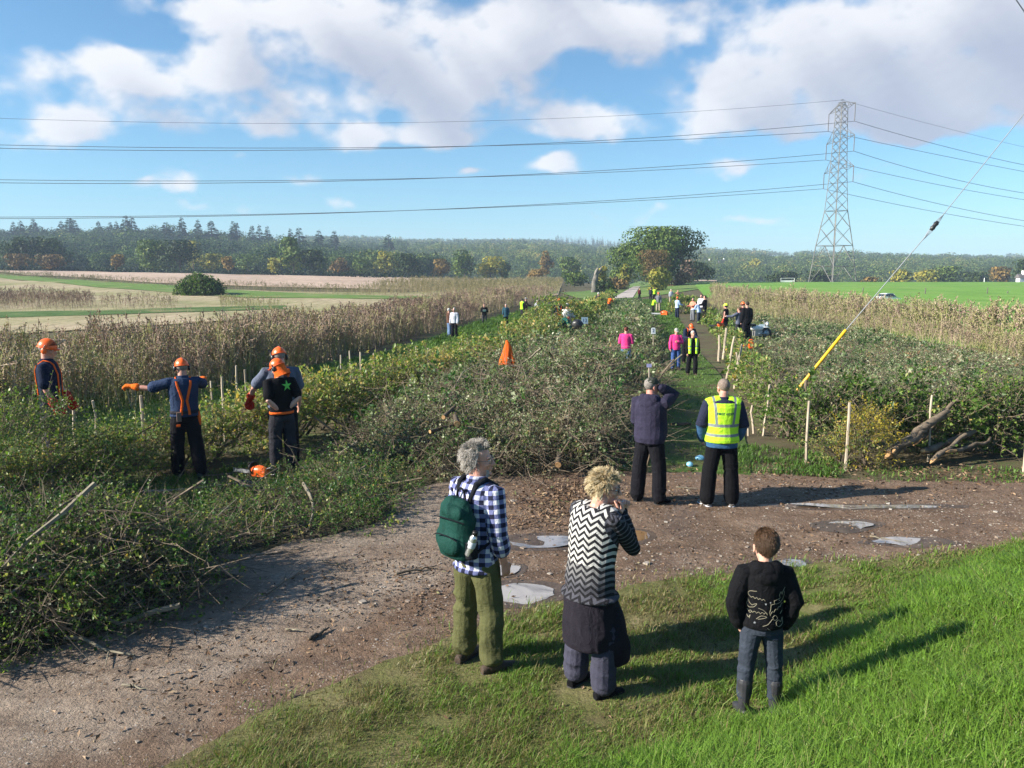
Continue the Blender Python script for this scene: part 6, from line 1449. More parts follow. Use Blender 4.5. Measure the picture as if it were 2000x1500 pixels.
    def strands(s, mat, n, L, curl, seed, low=-.07, spike=.3, rad=.0022, front=.05, parent=None, segs=6, fall=.6, col=(.25, .75), lay=0., tuft=.0):
        r = np.random.default_rng(seed); A = Acc(); k = 0; tf = rand_dirs(110, r); tdir = r.normal(0, 1, (110, 3)) * tuft
        while k < n:
            d = rand_dirs(1, r, .25)[0]; p = np.array([0, -.02, .04]) + d * np.array([.078, .090, .088])
            if p[2] < low + min(.185, max(0, (p[1] + .045) * 2.7)) or (p[1] > front and p[2] < .07): continue
            ti = np.argmax(tf @ d); dirn = dirn0 = tdir[ti]; t = np.linspace(0, 1, segs)[:, None]; l = L * r.uniform(.6, 1.2); g = np.array([0, -.25, -1.]) * fall * (.35 if p[1] > .012 else 1.); q = d * spike + (r.normal(0, .5, 3) * .6)
            dirn = d * .8 + q * .5; dirn = dirn * (1 - lay) + lay * (np.cross(np.cross(d, np.array([0, -1., -.1] if p[1] > .012 else [0, -.45, -1.])), d) + d * .22 + r.normal(0, .12, 3)); dirn = dirn + dirn0 + (tf[ti] - d) * tuft * 1.2; line = p + dirn / np.linalg.norm(dirn) * t * l * .8 + g * t ** 2 * l * .6
            ph = r.uniform(0, 6.3); fr = r.uniform(5, 8); ax = np.cross(d, rand_dirs(1, r)[0]); ay = np.cross(d, ax); line = line + curl * (np.sin(t * fr + ph) * ax + np.cos(t * fr + ph) * ay) * t ** .5
            V, F = tube(np.array([s.hp(x) for x in line]), rad * s.hs * np.linspace(1, .35, segs) * r.uniform(.7, 1.4), 3); A.add(V, F, 0, r.uniform(*col)); k += 1
        V, F, _, T = A.arrays(); return s.out('hair_strands', V, F, mat, parent, True, tint=T)
    def helmet(s, mat, visor=True, muffs=True, flap=None, muff_mat=None, tilt=0.):
        V, F = ellipsoid((0, -.006, .036), (.094, 0, 0), (0, .118, 0), (0, 0, .108), 28, 22); C = V[F].mean(1); k = C[:, 2] > .03 + .0 * C[:, 1]; rid = np.exp(-(V[:, 0] / .018) ** 2) * .006 * (V[:, 2] > .05); V[:, 2] += rid
        Vs = np.array([s.hp(v) for v in V]); h = s.out('helmet', Vs, F[k], mat)
        B = Acc(); a = np.linspace(-PI, PI, 29); P = np.stack([.098 * np.sin(a), -.006 + .124 * np.cos(a) + .022 * np.clip(np.cos(a), 0, 1) ** 2, .032 - .012 * np.clip(np.cos(a), 0, 1)], -1); B.add(*tube(np.array([s.hp(p) for p in P]), .006 * s.hs, 6)); V, F, _, _ = B.arrays(); s.out('brim', V, F, mat, h)
        V, F = ellipsoid((0, .118, .032), (.062, 0, 0), (0, .042, 0), (0, 0, .006)); s.out('peak', np.array([s.hp(v) for v in V]), F, mat, h)
        if muffs:
            for sg in (-1, 1):
                V, F = ellipsoid((sg * .098, -.002, -.004), (.022, 0, 0), (0, .034, 0), (0, 0, .044)); s.out('ear_defender', np.array([s.hp(v) for v in V]), F, muff_mat or MC['black'], h)
                V, F = tube(np.array([s.hp((sg * .108, -.002, .0)), s.hp((sg * .112, .0, .04)), s.hp((sg * .100, .01, .07))]), .007 * s.hs, 6); s.out('strap_arm', V, F, MC['black'], h)
        if visor:
            n = 12; a = np.linspace(-1.15, 1.15, n); V = []; 
            for z, r_, y in ((.075, .125, .01), (.145, .135, .075)):
                for t in a: V.append(s.hp((r_ * .86 * math.sin(t), y + r_ * math.cos(t) * .9, z + .012 * math.cos(t))))
            F = np.array([(i, i + 1, n + i + 1, n + i) for i in range(n - 1)]); s.out('visor', V, F, MC['visor'], h)
            B = Acc(); B.add(*tube(np.array([V[i] for i in range(n)]), .004 * s.hs, 5)); B.add(*tube(np.array([V[n + i] for i in range(n)]), .004 * s.hs, 5)); V, F, _, _ = B.arrays(); s.out('visor_rim', V, F, MC['black'], h)
        if flap:
            V = []; n = 14; a = np.linspace(PI * .42, PI * 1.58, n)
            for j, (z, g) in enumerate(((.03, 1.), (-.03, 1.06), (-.09, 1.18), (-.135, 1.38))):
                for t in a: V.append(s.hp((.094 * g * math.sin(t) + .004 * math.sin(t * 9 + j), -.006 + .112 * g * math.cos(t) * 1., z)))
            F = np.array([(j * n + i, j * n + i + 1, (j + 1) * n + i + 1, (j + 1) * n + i) for j in range(3) for i in range(n - 1)]); s.out('neck_flap', V, F, flap, h)
        return h
    def cap(s, mat, peak=1.):
        V, F = ellipsoid((0, -.012, .052), (.083, 0, 0), (0, .102, 0), (0, 0, .086), 26, 20); C = V[F].mean(1); h = s.out('cap', np.array([s.hp(v) for v in V]), F[C[:, 2] > .045], mat)
        V, F = ellipsoid((0, .108, .046), (.066, 0, 0), (0, .062 * peak, 0), (0, 0, .008)); V[:, 2] -= (V[:, 1] - .08) * .3 + V[:, 0] ** 2 * 2; s.out('peak', np.array([s.hp(v) for v in V]), F, mat, h); return h
    def glasses(s, mat):
        A = Acc(); a = np.linspace(0, 2 * PI, 17)
        for sg in (-1, 1):
            A.add(*tube(np.array([s.hp((sg * .033 + .024 * math.cos(t), .098 - abs(math.cos(t)) * 0, .004 + .017 * math.sin(t))) for t in a]), .0022 * s.hs, 5)); A.add(*tube(np.array([s.hp((sg * .057, .096, .010)), s.hp((sg * .078, .05, .012)), s.hp((sg * .080, -.01, .012))]), .0022 * s.hs, 5))
        A.add(*tube(np.array([s.hp((-.01, .100, .008)), s.hp((.01, .100, .008))]), .0022 * s.hs, 5)); V, F, _, _ = A.arrays(); return s.out('glasses', V, F, mat)
    def gloves(s, mat, curl=.9, which='LR', infl=.009, cuff=.055):
        for k in which:
            A = Acc(); s.hand(A, k, infl, curl); d = s.ad[k][0]; w = s.wr[k]; A.add(*tube(np.array([w - d * .085, w - d * .04, w + d * .01]), [cuff * .95, cuff * .8, .034], 12, caps=True)); V, F, _, _ = A.arrays(); V, F = remesh(V, F, min(s.vox, .012), 1); s.out('glove', V, F, mat)
    def braces(s, mat, w=.017, cross=True, o=.010, buckle=True):
        """braces over the back and the chest"""
        V0, F0 = s.topV; A = Acc()
        from mathutils.bvhtree import BVHTree
        bv = BVHTree.FromPolygons([tuple(v) for v in V0], [tuple(f) for f in F0]); Nn = vnormals(V0, F0)
        def proj(p, out):
            h = bv.ray_cast(Vector(p) + Vector(out) * .5, -Vector(out)); return None if h[0] is None else np.array(h[0]) + np.array(out) * o * .5
        for sg in (-1, 1):
            for out, path in (((0, -1, 0), [(sg * .095, 1.43), (sg * .085, 1.36), (sg * .055, 1.25), (sg * .03 if cross else sg * .06, 1.15), (sg * .05, 1.02), (sg * .055, .95)]), ((0, 1, 0), [(sg * .095, 1.43), (sg * .09, 1.3), (sg * .085, 1.15), (sg * .08, 1.0), (sg * .08, .95)])):
                L = [];
                for x, z in path:
                    c = s.U((x, 0, z)); th = np.interp(z, s.zs, s.th); tw = s.twist * min(1, max(0, (z - .93) / .4)); d = rotz(-tw) @ np.array([0, out[1], 0]); d = rotx(-th) @ d; q = proj(c, d)
                    if q is not None: L.append((q, d))
                if len(L) < 3: continue
                P = np.array([l[0] for l in L]); D = np.array([l[1] for l in L]); T = np.gradient(P, axis=0); T /= np.linalg.norm(T, axis=1, keepdims=True); S_ = np.cross(T, D)
                for a_, b_ in ((0, 1),):
                    n = len(P); V = np.concatenate([P - S_ * w + D * .006, P + S_ * w + D * .006, P + S_ * w - D * .004, P - S_ * w - D * .004]); F = [(i, i + 1, n + i + 1, n + i) for i in range(n - 1)] + [(n + i, n + i + 1, 2 * n + i + 1, 2 * n + i) for i in range(n - 1)] + [(3 * n + i, 3 * n + i + 1, i + 1, i) for i in range(n - 1)]; A.add(V, np.array(F))
            top = [s.U((sg * .095, -.09, 1.435)), s.U((sg * .095, -.03, 1.47 + o)), s.U((sg * .095, .04, 1.45 + o)), s.U((sg * .095, .085, 1.42))]; A.add(*tube(np.array(top), w * .8, 6))
        V, F, _, _ = A.arrays(); return s.out('braces', V, F, mat)
    def belt(s, mat, z=.985, infl=.026, hgt=.022):
        c = [s.ring(z + dz, (.158 + g) * s.wide, (.112 + g) * s.stout, -.005) for dz, g in ((-hgt, infl), (hgt, infl))]; V, F = rings(c); return s.out('belt', V, F, mat)
    def world(s, p):
        p = (np.asarray(p, float) - [0, 0, s.fl]) * s.S; a = s.root.rotation_euler.z; c, n = math.cos(a), math.sin(a); return np.array([s.loc.x + c * p[0] - n * p[1], s.loc.y + n * p[0] + c * p[1], s.loc.z + p[2]])

# ---- clothes
MC = {'eye_white': m_plain('eye_white', (.7, .68, .64), .3, bmp=0), 'black': M['black'], 'brow': m_plain('brow_hair', (.22, .19, .16), .8), 'sole': m_plain('rubber_sole', (.03, .028, .026), .8), 'visor': None,
      'orange': m_plain('orange_helmet', (.85, .125, .015), .35, var=.05), 'orange_cloth': m_cloth('orange_cloth', (.80, .13, .02), .12), 'lime': m_plain('lime_helmet', (.55, .70, .05), .35), 'navy': m_cloth('navy_cloth', (.013, .019, .042)), 'blue': m_cloth('blue_shirt', (.026, .042, .088)),
      'blackc': m_cloth('black_cloth', (.0065, .0065, .008)), 'trouser': m_cloth('black_trousers', (.009, .009, .012)), 'grey': m_cloth('grey_cloth', (.16, .17, .19)), 'greyblue': m_cloth('grey_blue_cloth', (.10, .115, .16)), 'charcoal': m_cloth('charcoal_cloth', (.026, .026, .032)), 'olive': m_cloth('olive_trousers', (.088, .090, .038), .18), 'boot': m_noise('boot_leather', [(.3, (.03, .022, .016)), (.7, (.075, .05, .035))], 12, .7, .4), 'boot_grey': m_noise('grey_boot', [(.3, (.05, .05, .05)), (.7, (.12, .11, .10))], 12, .8, .4), 'boot_orange': m_noise('orange_boot', [(.3, (.40, .12, .03)), (.7, (.58, .2, .05))], 10, .7, .3),
      'red_glove': m_cloth('red_glove', (.45, .035, .02)), 'orange_glove': m_cloth('orange_glove', (.85, .16, .02)), 'slate': m_cloth('slate_linen', (.050, .050, .075), .2), 'plum': m_cloth('dark_tunic', (.017, .0145, .021), .25), 'jean': m_cloth('washed_jean', (.034, .042, .058), .35), 'jean_blue': m_cloth('blue_jean', (.05, .10, .28)), 'denim': m_cloth('denim', (.12, .19, .32)), 'hood_purple': m_cloth('dark_purple_sweatshirt', (.030, .027, .050)), 'pink': m_cloth('pink_fleece', (.75, .05, .23), .12), 'lilac': m_cloth('pale_cloth', (.50, .52, .58)), 'white': m_cloth('white_cloth', (.66, .66, .68), .1), 'green': m_cloth('green_jacket', (.02, .11, .085)), 'teal': m_cloth('teal_jacket', (.03, .085, .12)), 'brown': m_cloth('brown_jacket', (.10, .05, .035)), 'red': m_cloth('dark_red', (.17, .02, .025)), 'lightblue': m_cloth('light_blue', (.38, .50, .72)), 'salmon': m_cloth('salmon', (.65, .25, .16)), 'beige': m_cloth('beige_cloth', (.36, .30, .22)), 'hivis': m_cloth('lime_vest', (.42, .80, .03), .08, .7), 'grey_trs': m_cloth('grey_trousers', (.05, .05, .055)), 'cap_green': m_cloth('cap_cloth', (.045, .050, .038)), 'cap_grey': m_cloth('cap_grey', (.36, .34, .31))}
def visor_mat():
    m, nt, b, out = _new('visor_mesh'); b.inputs['Base Color'].default_value = (.02, .02, .02, 1); b.inputs['Roughness'].default_value = .6; t = N(nt, 'BsdfTransparent'); x = N(nt, 'MixShader'); x.inputs[0].default_value = .55
    nt.links.new(t.outputs[0], x.inputs[1]); nt.links.new(b.outputs[0], x.inputs[2]); nt.links.new(x.outputs[0], out.inputs[0]); return m
MC['visor'] = visor_mat()
def hair_mat(name, a, b_, c): return m_leaf(name, [(0., a), (.5, b_), (1., c)], rough=.5, trans=0, spec=.4)
MH = {'grey': hair_mat('grey_hair', (.10, .088, .076), (.34, .30, .26), (.66, .62, .56)), 'blond': hair_mat('blond_hair', (.16, .10, .045), (.52, .39, .20), (.84, .74, .52)), 'brown': hair_mat('brown_hair', (.030, .017, .010), (.105, .058, .030), (.25, .145, .075)), 'dark': hair_mat('dark_hair', (.012, .009, .007), (.03, .02, .015), (.06, .04, .03)), 'stubble': m_noise('cropped_hair', [(.3, (.13, .095, .075)), (.7, (.28, .22, .18))], 60, .8, .5), 'white': m_noise('white_hair', [(.3, (.45, .43, .40)), (.7, (.65, .63, .60))], 40, .8, .5), 'auburn': m_noise('auburn_hair', [(.3, (.10, .02, .012)), (.7, (.2, .05, .03))], 40, .6, .4), 'browncap': m_noise('brown_hair_base', [(.3, (.035, .02, .012)), (.7, (.10, .055, .03))], 70, .6, .5), 'greycap': m_noise('grey_hair_base', [(.3, (.14, .12, .105)), (.7, (.30, .27, .24))], 70, .7, .5), 'blondcap': m_noise('blond_hair_base', [(.3, (.20, .13, .06)), (.7, (.42, .31, .16))], 70, .7, .5), 'darkcap': m_noise('dark_hair_base', [(.3, (.012, .009, .007)), (.7, (.04, .028, .02))], 70, .6, .5)}
def cloth_attr(nt):
    a = N(nt, 'Attribute', attribute_name='cloth', attribute_type='GEOMETRY'); x = N(nt, 'SeparateXYZ'); nt.links.new(a.outputs['Vector'], x.inputs[0]); return x.outputs
def cloth_bump(nt, b):
    v = obj_pos(nt); b.inputs['Roughness'].default_value = .9; b.inputs['Specular IOR Level'].default_value = .2; bump(nt, b, mathn(nt, 'ADD', noise_node(nt, 13, 5, .6, v, 1.4), mathn(nt, 'MULTIPLY', noise_node(nt, 240, 2, .5, v), .1)), .5, .03); return v
def plaid():
    m, nt, b, out = _new('plaid_flannel'); X = cloth_attr(nt); per = .068
    def band(s): return mathn(nt, 'LESS_THAN', mathn(nt, 'FRACT', mathn(nt, 'DIVIDE', mathn(nt, 'ADD', s, 10.), per)), .5)
    k = mathn(nt, 'ADD', band(X[0]), band(X[1])); c = ramp(nt, [(0., (.62, .62, .68)), (.25, (.62, .62, .68)), (.3, (.135, .150, .30)), (.7, (.135, .150, .30)), (.75, (.012, .014, .035)), (1., (.012, .014, .035))], mathn(nt, 'MULTIPLY', k, .5))
    nt.links.new(c, b.inputs['Base Color']); cloth_bump(nt, b); return m
def zigzag():
    m, nt, b, out = _new('zigzag_knit'); X = cloth_attr(nt); tri = mathn(nt, 'PINGPONG', mathn(nt, 'ADD', X[0], 5.), .040)
    w = mathn(nt, 'ADD', X[1], mathn(nt, 'MULTIPLY', tri, .95)); f = mathn(nt, 'FRACT', mathn(nt, 'DIVIDE', w, .046)); f2 = mathn(nt, 'FRACT', mathn(nt, 'DIVIDE', w, .092))
    st = mathn(nt, 'LESS_THAN', f, .5); lowdark = ramp(nt, [(.84, (.07, .07, .085)), (1.0, (.22, .215, .21)), (1.25, (.46, .445, .42))], X[1]); 
    c = mix(nt, st, (.014, .014, .017), lowdark); nt.links.new(c, b.inputs['Base Color']); v = cloth_bump(nt, b); return m
def stripes():
    m, nt, b, out = _new('striped_knit'); X = cloth_attr(nt); f = mathn(nt, 'FRACT', mathn(nt, 'DIVIDE', mathn(nt, 'ADD', X[1], 5.), .034)); c = ramp(nt, [(.0, (.012, .012, .014)), (.66, (.012, .012, .014)), (.72, (.085, .085, .095)), (.95, (.085, .085, .095)), (1., (.012, .012, .014))], f); nt.links.new(c, b.inputs['Base Color']); cloth_bump(nt, b); return m
def hivis_vest(S):
    m, nt, b, out = _new('hivis_vest'); sp = N(nt, 'SeparateXYZ'); nt.links.new(obj_pos(nt), sp.inputs[0]); x, y, z = [mathn(nt, 'DIVIDE', o, S) for o in sp.outputs]
    def rng_(v, a, b_): return mathn(nt, 'MULTIPLY', mathn(nt, 'GREATER_THAN', v, a), mathn(nt, 'LESS_THAN', v, b_))
    ax = mathn(nt, 'ADD', mathn(nt, 'ABSOLUTE', x), mathn(nt, 'MULTIPLY', mathn(nt, 'SUBTRACT', 1.42, z), .10))
    k = mathn(nt, 'MAXIMUM', mathn(nt, 'MAXIMUM', rng_(z, 1.115, 1.155), rng_(z, .985, 1.022)), mathn(nt, 'MULTIPLY', rng_(ax, .118, .152), mathn(nt, 'GREATER_THAN', z, 1.13)))
    hem = mathn(nt, 'MAXIMUM', rng_(z, .925, .932), rng_(z, 1.40, 1.406))
    nt.links.new(mix(nt, k, mix(nt, hem, (.50, .88, .035), (.30, .55, .03)), (.20, .22, .23)), b.inputs['Base Color']); cloth_bump(nt, b); b.inputs['Roughness'].default_value = .65; return m
# ------------------------------------------------------------------ the people close to the camera
# man in the checked shirt
p = Person(px=932, foot=1303, head=868, yaw=42, hyaw=60, hpitch=-2, lean=4, voxel=.0065, skin_c=(.60, .29, .21), wide=1.04, stout=1.04,
    arms={'R': ((.16, -.06, -1), (.02, .26, -1)), 'L': ((.14, -.02, -1), (.0, .42, -1))}, legs={'L': ((.10, .03, -1), (.03, -.03, -1), 10), 'R': ((.10, .05, -1), (.05, -.02, -1), 22)},
    label='man in checked shirt and olive trousers wearing a green backpack, seen from behind')
p.body(); PLAID = plaid(); p.top(PLAID, .020, 'roll', .80, .010, collar=.012, flare=.012, seed=11); p.trousers(MC['olive'], .020, .021, loose=.010, flare=.004, seed=12, hemz=.13, wrinkle=(8, 8, 8)); p.shoes(MC['boot'], high=.06, size=1.18)
hc = p.hair_cap(MH['greycap'], r=(.077, .092, .088), low=-.075); p.strands(MH['grey'], 4600, .070, .012, 13, low=-.10, rad=.0017, parent=hc, spike=.25, fall=.35, lay=.5, tuft=.34, col=(.15, .95)); p.glasses(MC['brow'])
B = Acc(); r = np.random.default_rng(2)
for k in range(420):                                            # short grey beard
    a = r.uniform(-.8, .8); z = r.uniform(-.112, -.062); q = np.array([math.sin(a) * .058, .02 + math.cos(a) * .056 * (1 if z > -.09 else .9), z]);
    if z > -.06 and abs(a) < .3: continue
    d = np.array([math.sin(a), math.cos(a) * .6, -1.2]) * .005; B.add(*tube(np.array([p.hp(q), p.hp(q + d)]), [.0013, .0008], 3), 0, r.uniform(.5, 1))
V, F, _, T = B.arrays(); p.out('beard', V, F, MH['grey'], tint=T)
PM = p
# backpack on his back, a thing of its own
bp = empty('backpack', p.root.location, p.root.rotation_euler.z); tag(bp, 'dark green rucksack worn by the man in the checked shirt', 'backpack')
MB = {'green': m_cloth('rucksack_nylon', (.008, .046, .036), .2, .75), 'dark': m_cloth('rucksack_strap', (.012, .014, .018), .2)}
def bpart(name, V, F, mat, parent=None): return mesh_np(name, (np.asarray(V) - [0, 0, p.fl]) * p.S, F, [mat], parent or bp, smooth=True)
def bk(x, y, z): return p.U((x, y, z))
A = Acc()
A.add(*rings([(bk(-.01, -.20, z), bk(-.01 + rx, -.20, z) - bk(-.01, -.20, z), bk(-.01, -.20 + ry, z) - bk(-.01, -.20, z)) for z, rx, ry in ((.935, .10, .05), (.95, .145, .085), (1.02, .168, .105), (1.12, .170, .108), (1.22, .158, .098), (1.30, .135, .080), (1.345, .10, .06), (1.36, .05, .03))]))
A.add(*ellipsoid(bk(.0, -.285, 1.05), (.115, 0, 0), (0, .055, 0), (0, 0, .09))); A.add(*ellipsoid(bk(-.155, -.20, 1.07), (.04, 0, 0), (0, .06, 0), (0, 0, .09))); A.add(*ellipsoid(bk(.0, -.26, 1.27), (.115, 0, 0), (0, .05, 0), (0, 0, .06)))
V, F, _, _ = A.arrays(); V, F = remesh(V, F, .0075, 3); V = folds(V, F, .020, [(bk(0, -.28, 1.15), .3)], 15, (7, 7, 5)); body_ = bpart('bag', V, F, MB['green'])
for sg in (-1, 1):
    V, F = tube(np.array([bk(sg * .06, -.135, 1.34), bk(sg * .085, -.10, 1.46), bk(sg * .10, -.03, 1.488), bk(sg * .115, .075, 1.43), bk(sg * .125, .125, 1.30), bk(sg * .16, .07, 1.13), bk(sg * .165, -.05, 1.03), bk(sg * .13, -.13, .98)]), [.021, .024, .024, .024, .022, .014, .011, .011], 8, caps=True); bpart('strap', V, F, MB['dark'])
V, F = tube(smooth_line(np.array([bk(-.045, -.17, 1.355), bk(-.03, -.175, 1.41), bk(.0, -.175, 1.43), bk(.03, -.175, 1.41), bk(.045, -.17, 1.355)]), 16), .008, 7); bpart('loop', V, F, MB['dark'])
V, F = tube(smooth_line(np.array([bk(-.12, -.32, 1.10), bk(-.06, -.342, 1.125), (bk(0, -.349, 1.13)), bk(.06, -.342, 1.125), bk(.12, -.32, 1.10)]), 20), .0045, 6); bpart('zip', V, F, MB['dark'])
V, F = tube(smooth_line(np.array([bk(-.15, -.285, 1.22), bk(-.08, -.315, 1.235), bk(0, -.325, 1.24), bk(.08, -.315, 1.235), bk(.15, -.28, 1.22)]), 20), .005, 6); bpart('zip', V, F, MB['dark'])
A = Acc(); A.add(*rings([(bk(.165, -.215, z), np.array([.042, 0, 0]), np.array([0, .048, 0])) for z in (.97, 1.0, 1.06, 1.085)])); V, F, _, _ = A.arrays(); V, F = remesh(V, F, .006, 2); bpart('side_pocket', V, F, MB['dark'])
# bottle in the side pocket
bo = empty('water_bottle', Vector(p.world(bk(.172, -.235, 1.04)))); bo.rotation_euler = (R(-6), R(16), p.root.rotation_euler.z); bo.scale = (.82, .82, .85); tag(bo, 'small silver bottle tucked in the side pocket of the green rucksack', 'bottle')
V, F = lathe([(.001, -.06), (.034, -.058), (.036, -.05), (.036, .105), (.033, .118), (.021, .130), (.021, .136), (.001, .137)], 20); mesh_np('flask', V, F, [m_plain('brushed_steel', (.62, .63, .64), .25, .8, bmp=.03)], bo, smooth=True)
V, F = lathe([(.001, .134), (.025, .135), (.026, .165), (.022, .172), (.001, .173)], 16); mesh_np('cap', V, F, [M['black']], bo, smooth=True)
V, F = lathe([(.0367, .02), (.0375, .022), (.0375, .075), (.0367, .077)], 20); mesh_np('label', V, F, [m_plain('bottle_label', (.55, .58, .62), .4)], bo, smooth=True)

# woman in the zigzag waistcoat
p = Person(px=1150, foot=1352, head=929, yaw=48, hyaw=56, hpitch=6, lean=15, jut=.045, voxel=.0046, skin_c=(.60, .31, .22), wide=1.05, stout=1.10,
    arms={'R': ('ik', (.035, .150, -.175), (.35, .15, -1), (-.16, .10, 1), (-.8, -.5, .0)), 'L': ('ik', (-.035, .140, -.175), (.5, .5, -1), (-.12, .1, 1), (-.8, -.5, 0))}, legs={'L': ((.10, .02, -1), (.03, -.03, -1), 8), 'R': ((.10, .04, -1), (.03, -.03, -1), 16)},
    label='woman with spiky blond hair in zigzag waistcoat holding her hands to her mouth')
p.body(1.5, 1.25); p.top(stripes(), .010, 'long', .95, .006, name='jumper', sl=1.5, seed=21); p.top(zigzag(), .034, 'none', .80, .008, name='waistcoat', flare=.034, seed=22, neck=1.48)
p.trousers(MC['slate'], .022, .018, loose=.014, flare=.004, seed=23, hemz=.12, winfl=.004); p.shoes(MC['blackc'], high=.07)
A = Acc()
def rr(z, rx, ry, x=0., y=0.): return (np.array([x, y, z]), np.array([rx, 0, 0]), np.array([0, ry, 0]))
A.add(*rings([rr(.875, .16, .125), rr(.84, .19, .155), rr(.78, .212, .175), rr(.62, .222, .186, .0, -.005), rr(.46, .226, .188), rr(.43, .228, .188), rr(.42, .22, .18)])); A.add(*rings([rr(.82, .08, .09, .10, .05), rr(.6, .10, .13, .13, .08), rr(.40, .10, .14, .155, .11), rr(.29, .085, .13, .165, .12), rr(.27, .07, .11, .165, .12)]))
V, F, _, _ = A.arrays(); V, F = remesh(V, F, .008, 3); V = folds(V, F, .012, [(np.array([0, 0, .5]), .35)], 24, (13, 13, 3)); p.out('tunic', V, F, MC['plum'])
for k in 'LR':
    for j in range(3): V, F = lathe([(.049, 0), (.054, .008), (.049, .016)], 16); p.out('sock_band', V + p.an[k] + [0, -.012, .055 + j * .022], F, MC['charcoal'])
hc = p.hair_cap(MH['blondcap'], r=(.078, .093, .090), low=-.07); p.strands(MH['blond'], 5000, .075, .006, 25, low=-.105, rad=.0018, parent=hc, spike=.25, fall=.35, col=(.1, 1.), lay=.45, tuft=.38); p.glasses(M['black'])
for k in 'LR':
    d, pn = p.ad[k]; sg = -1 if k == 'L' else 1
V, F = lathe([(.0095, -.003), (.0122, -.002), (.0122, .002), (.0095, .003)], 12); p.out('ring', V @ frames(np.array([p.ad['R'][0]]))[0].T + p.wr['R'] + p.ad['R'][0] * .105, F, m_plain('silver_ring', (.7, .7, .7), .2, .9, bmp=0))

# boy in the black hoodie
p = Person(px=1480, foot=1397, head=1034, yaw=4, hyaw=-6, hpitch=5, voxel=.0055, hscale=1.30, skin_c=(.60, .34, .25), wide=.98, stout=1.0, lean=1,
    arms={'R': ((.36, -.10, -1), (-.26, .22, -1)), 'L': ((.36, -.10, -1), (-.26, .22, -1))}, legs={'L': ((.10, .0, -1), (.03, -.02, -1), 10), 'R': ((.10, .0, -1), (.03, -.02, -1), 10)},
    label='young boy in black hoodie and wellington boots standing with hands in pockets')
p.body(face=True); p.top(MC['blackc'], .034, 'long', .905, .010, name='hoodie', hood=1.5, sl=1.0, seed=31, neck=1.46); p.trousers(MC['jean'], .014, .009, seed=32, hemz=.56, wrinkle=(9, 9, 20)); p.shoes(m_noise('wellington', [(.3, (.022, .022, .026)), (.7, (.05, .05, .056))], 8, .5, .2), high=.27, size=.95, name='boot')
hc = p.hair_cap(MH['browncap'], r=(.078, .094, .089), low=-.062, noise=.004); p.strands(MH['brown'], 4800, .036, .0016, 33, low=-.068, rad=.0017, parent=hc, spike=.0, fall=.25, segs=5, lay=.97)
# rib at the hem and the fine line drawing on the back
V, F = rings([p.ring(z, rx, ry, -.004) for z, rx, ry in ((.895, .182, .133), (.90, .187, .138), (.93, .190, .141), (.945, .186, .137))]); p.out('waistband', V, F, MC['charcoal'])
from mathutils.bvhtree import BVHTree
bv = BVHTree.FromPolygons([tuple(v) for v in p.topV[0]], [tuple(f) for f in p.topV[1]])
def on_back(x, z, off=.002):
    h = bv.ray_cast(Vector((x, -1., z)), Vector((0, 1, 0))); return np.array((x, (h[0].y if h[0] else -.15) - off, z))
A = Acc()
def draw(pts, r_=.0022):
    q = smooth_line(np.array(pts, float), 8 * len(pts)); q = np.array([q[0] + (q[1] - q[0]) * 0] + list(q)); P = np.array([on_back(-.168 + a * .336, .925 + b * .37) for a, b in q]); 
    P = P[1:]; A.add(*tube(P, r_, 5))
scal = lambda x0, y0, x1, y1, n, h: [(x0 + (x1 - x0) * t + 0, y0 + (y1 - y0) * t - h * abs(math.sin(PI * n * t))) for t in np.linspace(0, 1, n * 5 + 1)]
draw([(.22, .93), (.06, .90), (.03, .82), (.10, .74)]); draw(scal(.10, .74, .44, .70, 4, -.035)); draw([(.04, .70), (.03, .60), (.02, .55), (.06, .48), (.12, .49), (.18, .52), (.24, .60), (.17, .58), (.13, .55), (.07, .60), (.05, .66)]); draw(scal(.06, .36, .52, .36, 5, -.04)); draw([(.28, .50), (.42, .45), (.52, .34)])
draw([(.98, 1.02), (.92, .92), (.90, .84)]); draw([(.90, .84), (.86, .92), (.82, .84), (.84, .76), (.74, .72), (.68, .70), (.72, .62), (.86, .64), (.94, .72), (.97, .82), (.96, .92)]); draw([(.60, .62), (.60, .50), (.58, .40), (.60, .32)]); draw(scal(.60, .34, .96, .58, 4, -.05)); draw([(.70, .62), (.62, .60), (.60, .52)])
draw([(.03, .42), (.09, .34), (.14, .38)]); draw([(.24, .22), (.36, .31), (.50, .29), (.40, .25), (.28, .22)]); draw([(.40, .06), (.54, .12), (.66, .24)]); draw([(.66, .28), (.74, .32), (.80, .24), (.72, .20), (.66, .28)]); draw([(.76, .16), (.84, .20), (.90, .14), (.95, .24), (.96, .10), (.86, .04), (.78, .08), (.76, .16)]); draw([(.02, .28), (.06, .22), (.10, .28), (.08, .20)]); draw([(.52, .02), (.60, -.03)]); draw([(.88, .34), (.94, .42)])
V, F, _, _ = A.arrays(); p.out('back_print', V, F, m_plain('print_gold', (.30, .27, .19), .6, bmp=0)); SILV = m_plain('print_silver', (.45, .45, .46), .5, bmp=0)
for sx, sz, k in ((.46, .62, .012), (.58, .66, .008), (.20, .13, .014), (.83, .70, .005)):
    c = on_back(-.168 + sx * .336, .925 + sz * .37, .004); a = np.arange(10) * PI / 5; rr_ = np.where(np.arange(10) % 2, k * .45, k); V = np.concatenate([[c], np.c_[c[0] + rr_ * np.sin(a), np.full(10, c[1]), c[2] + rr_ * np.cos(a)]]); p.out('star_print', V, np.array([(0, 1 + i, 1 + (i + 1) % 10) for i in range(10)]), SILV, smooth=False)

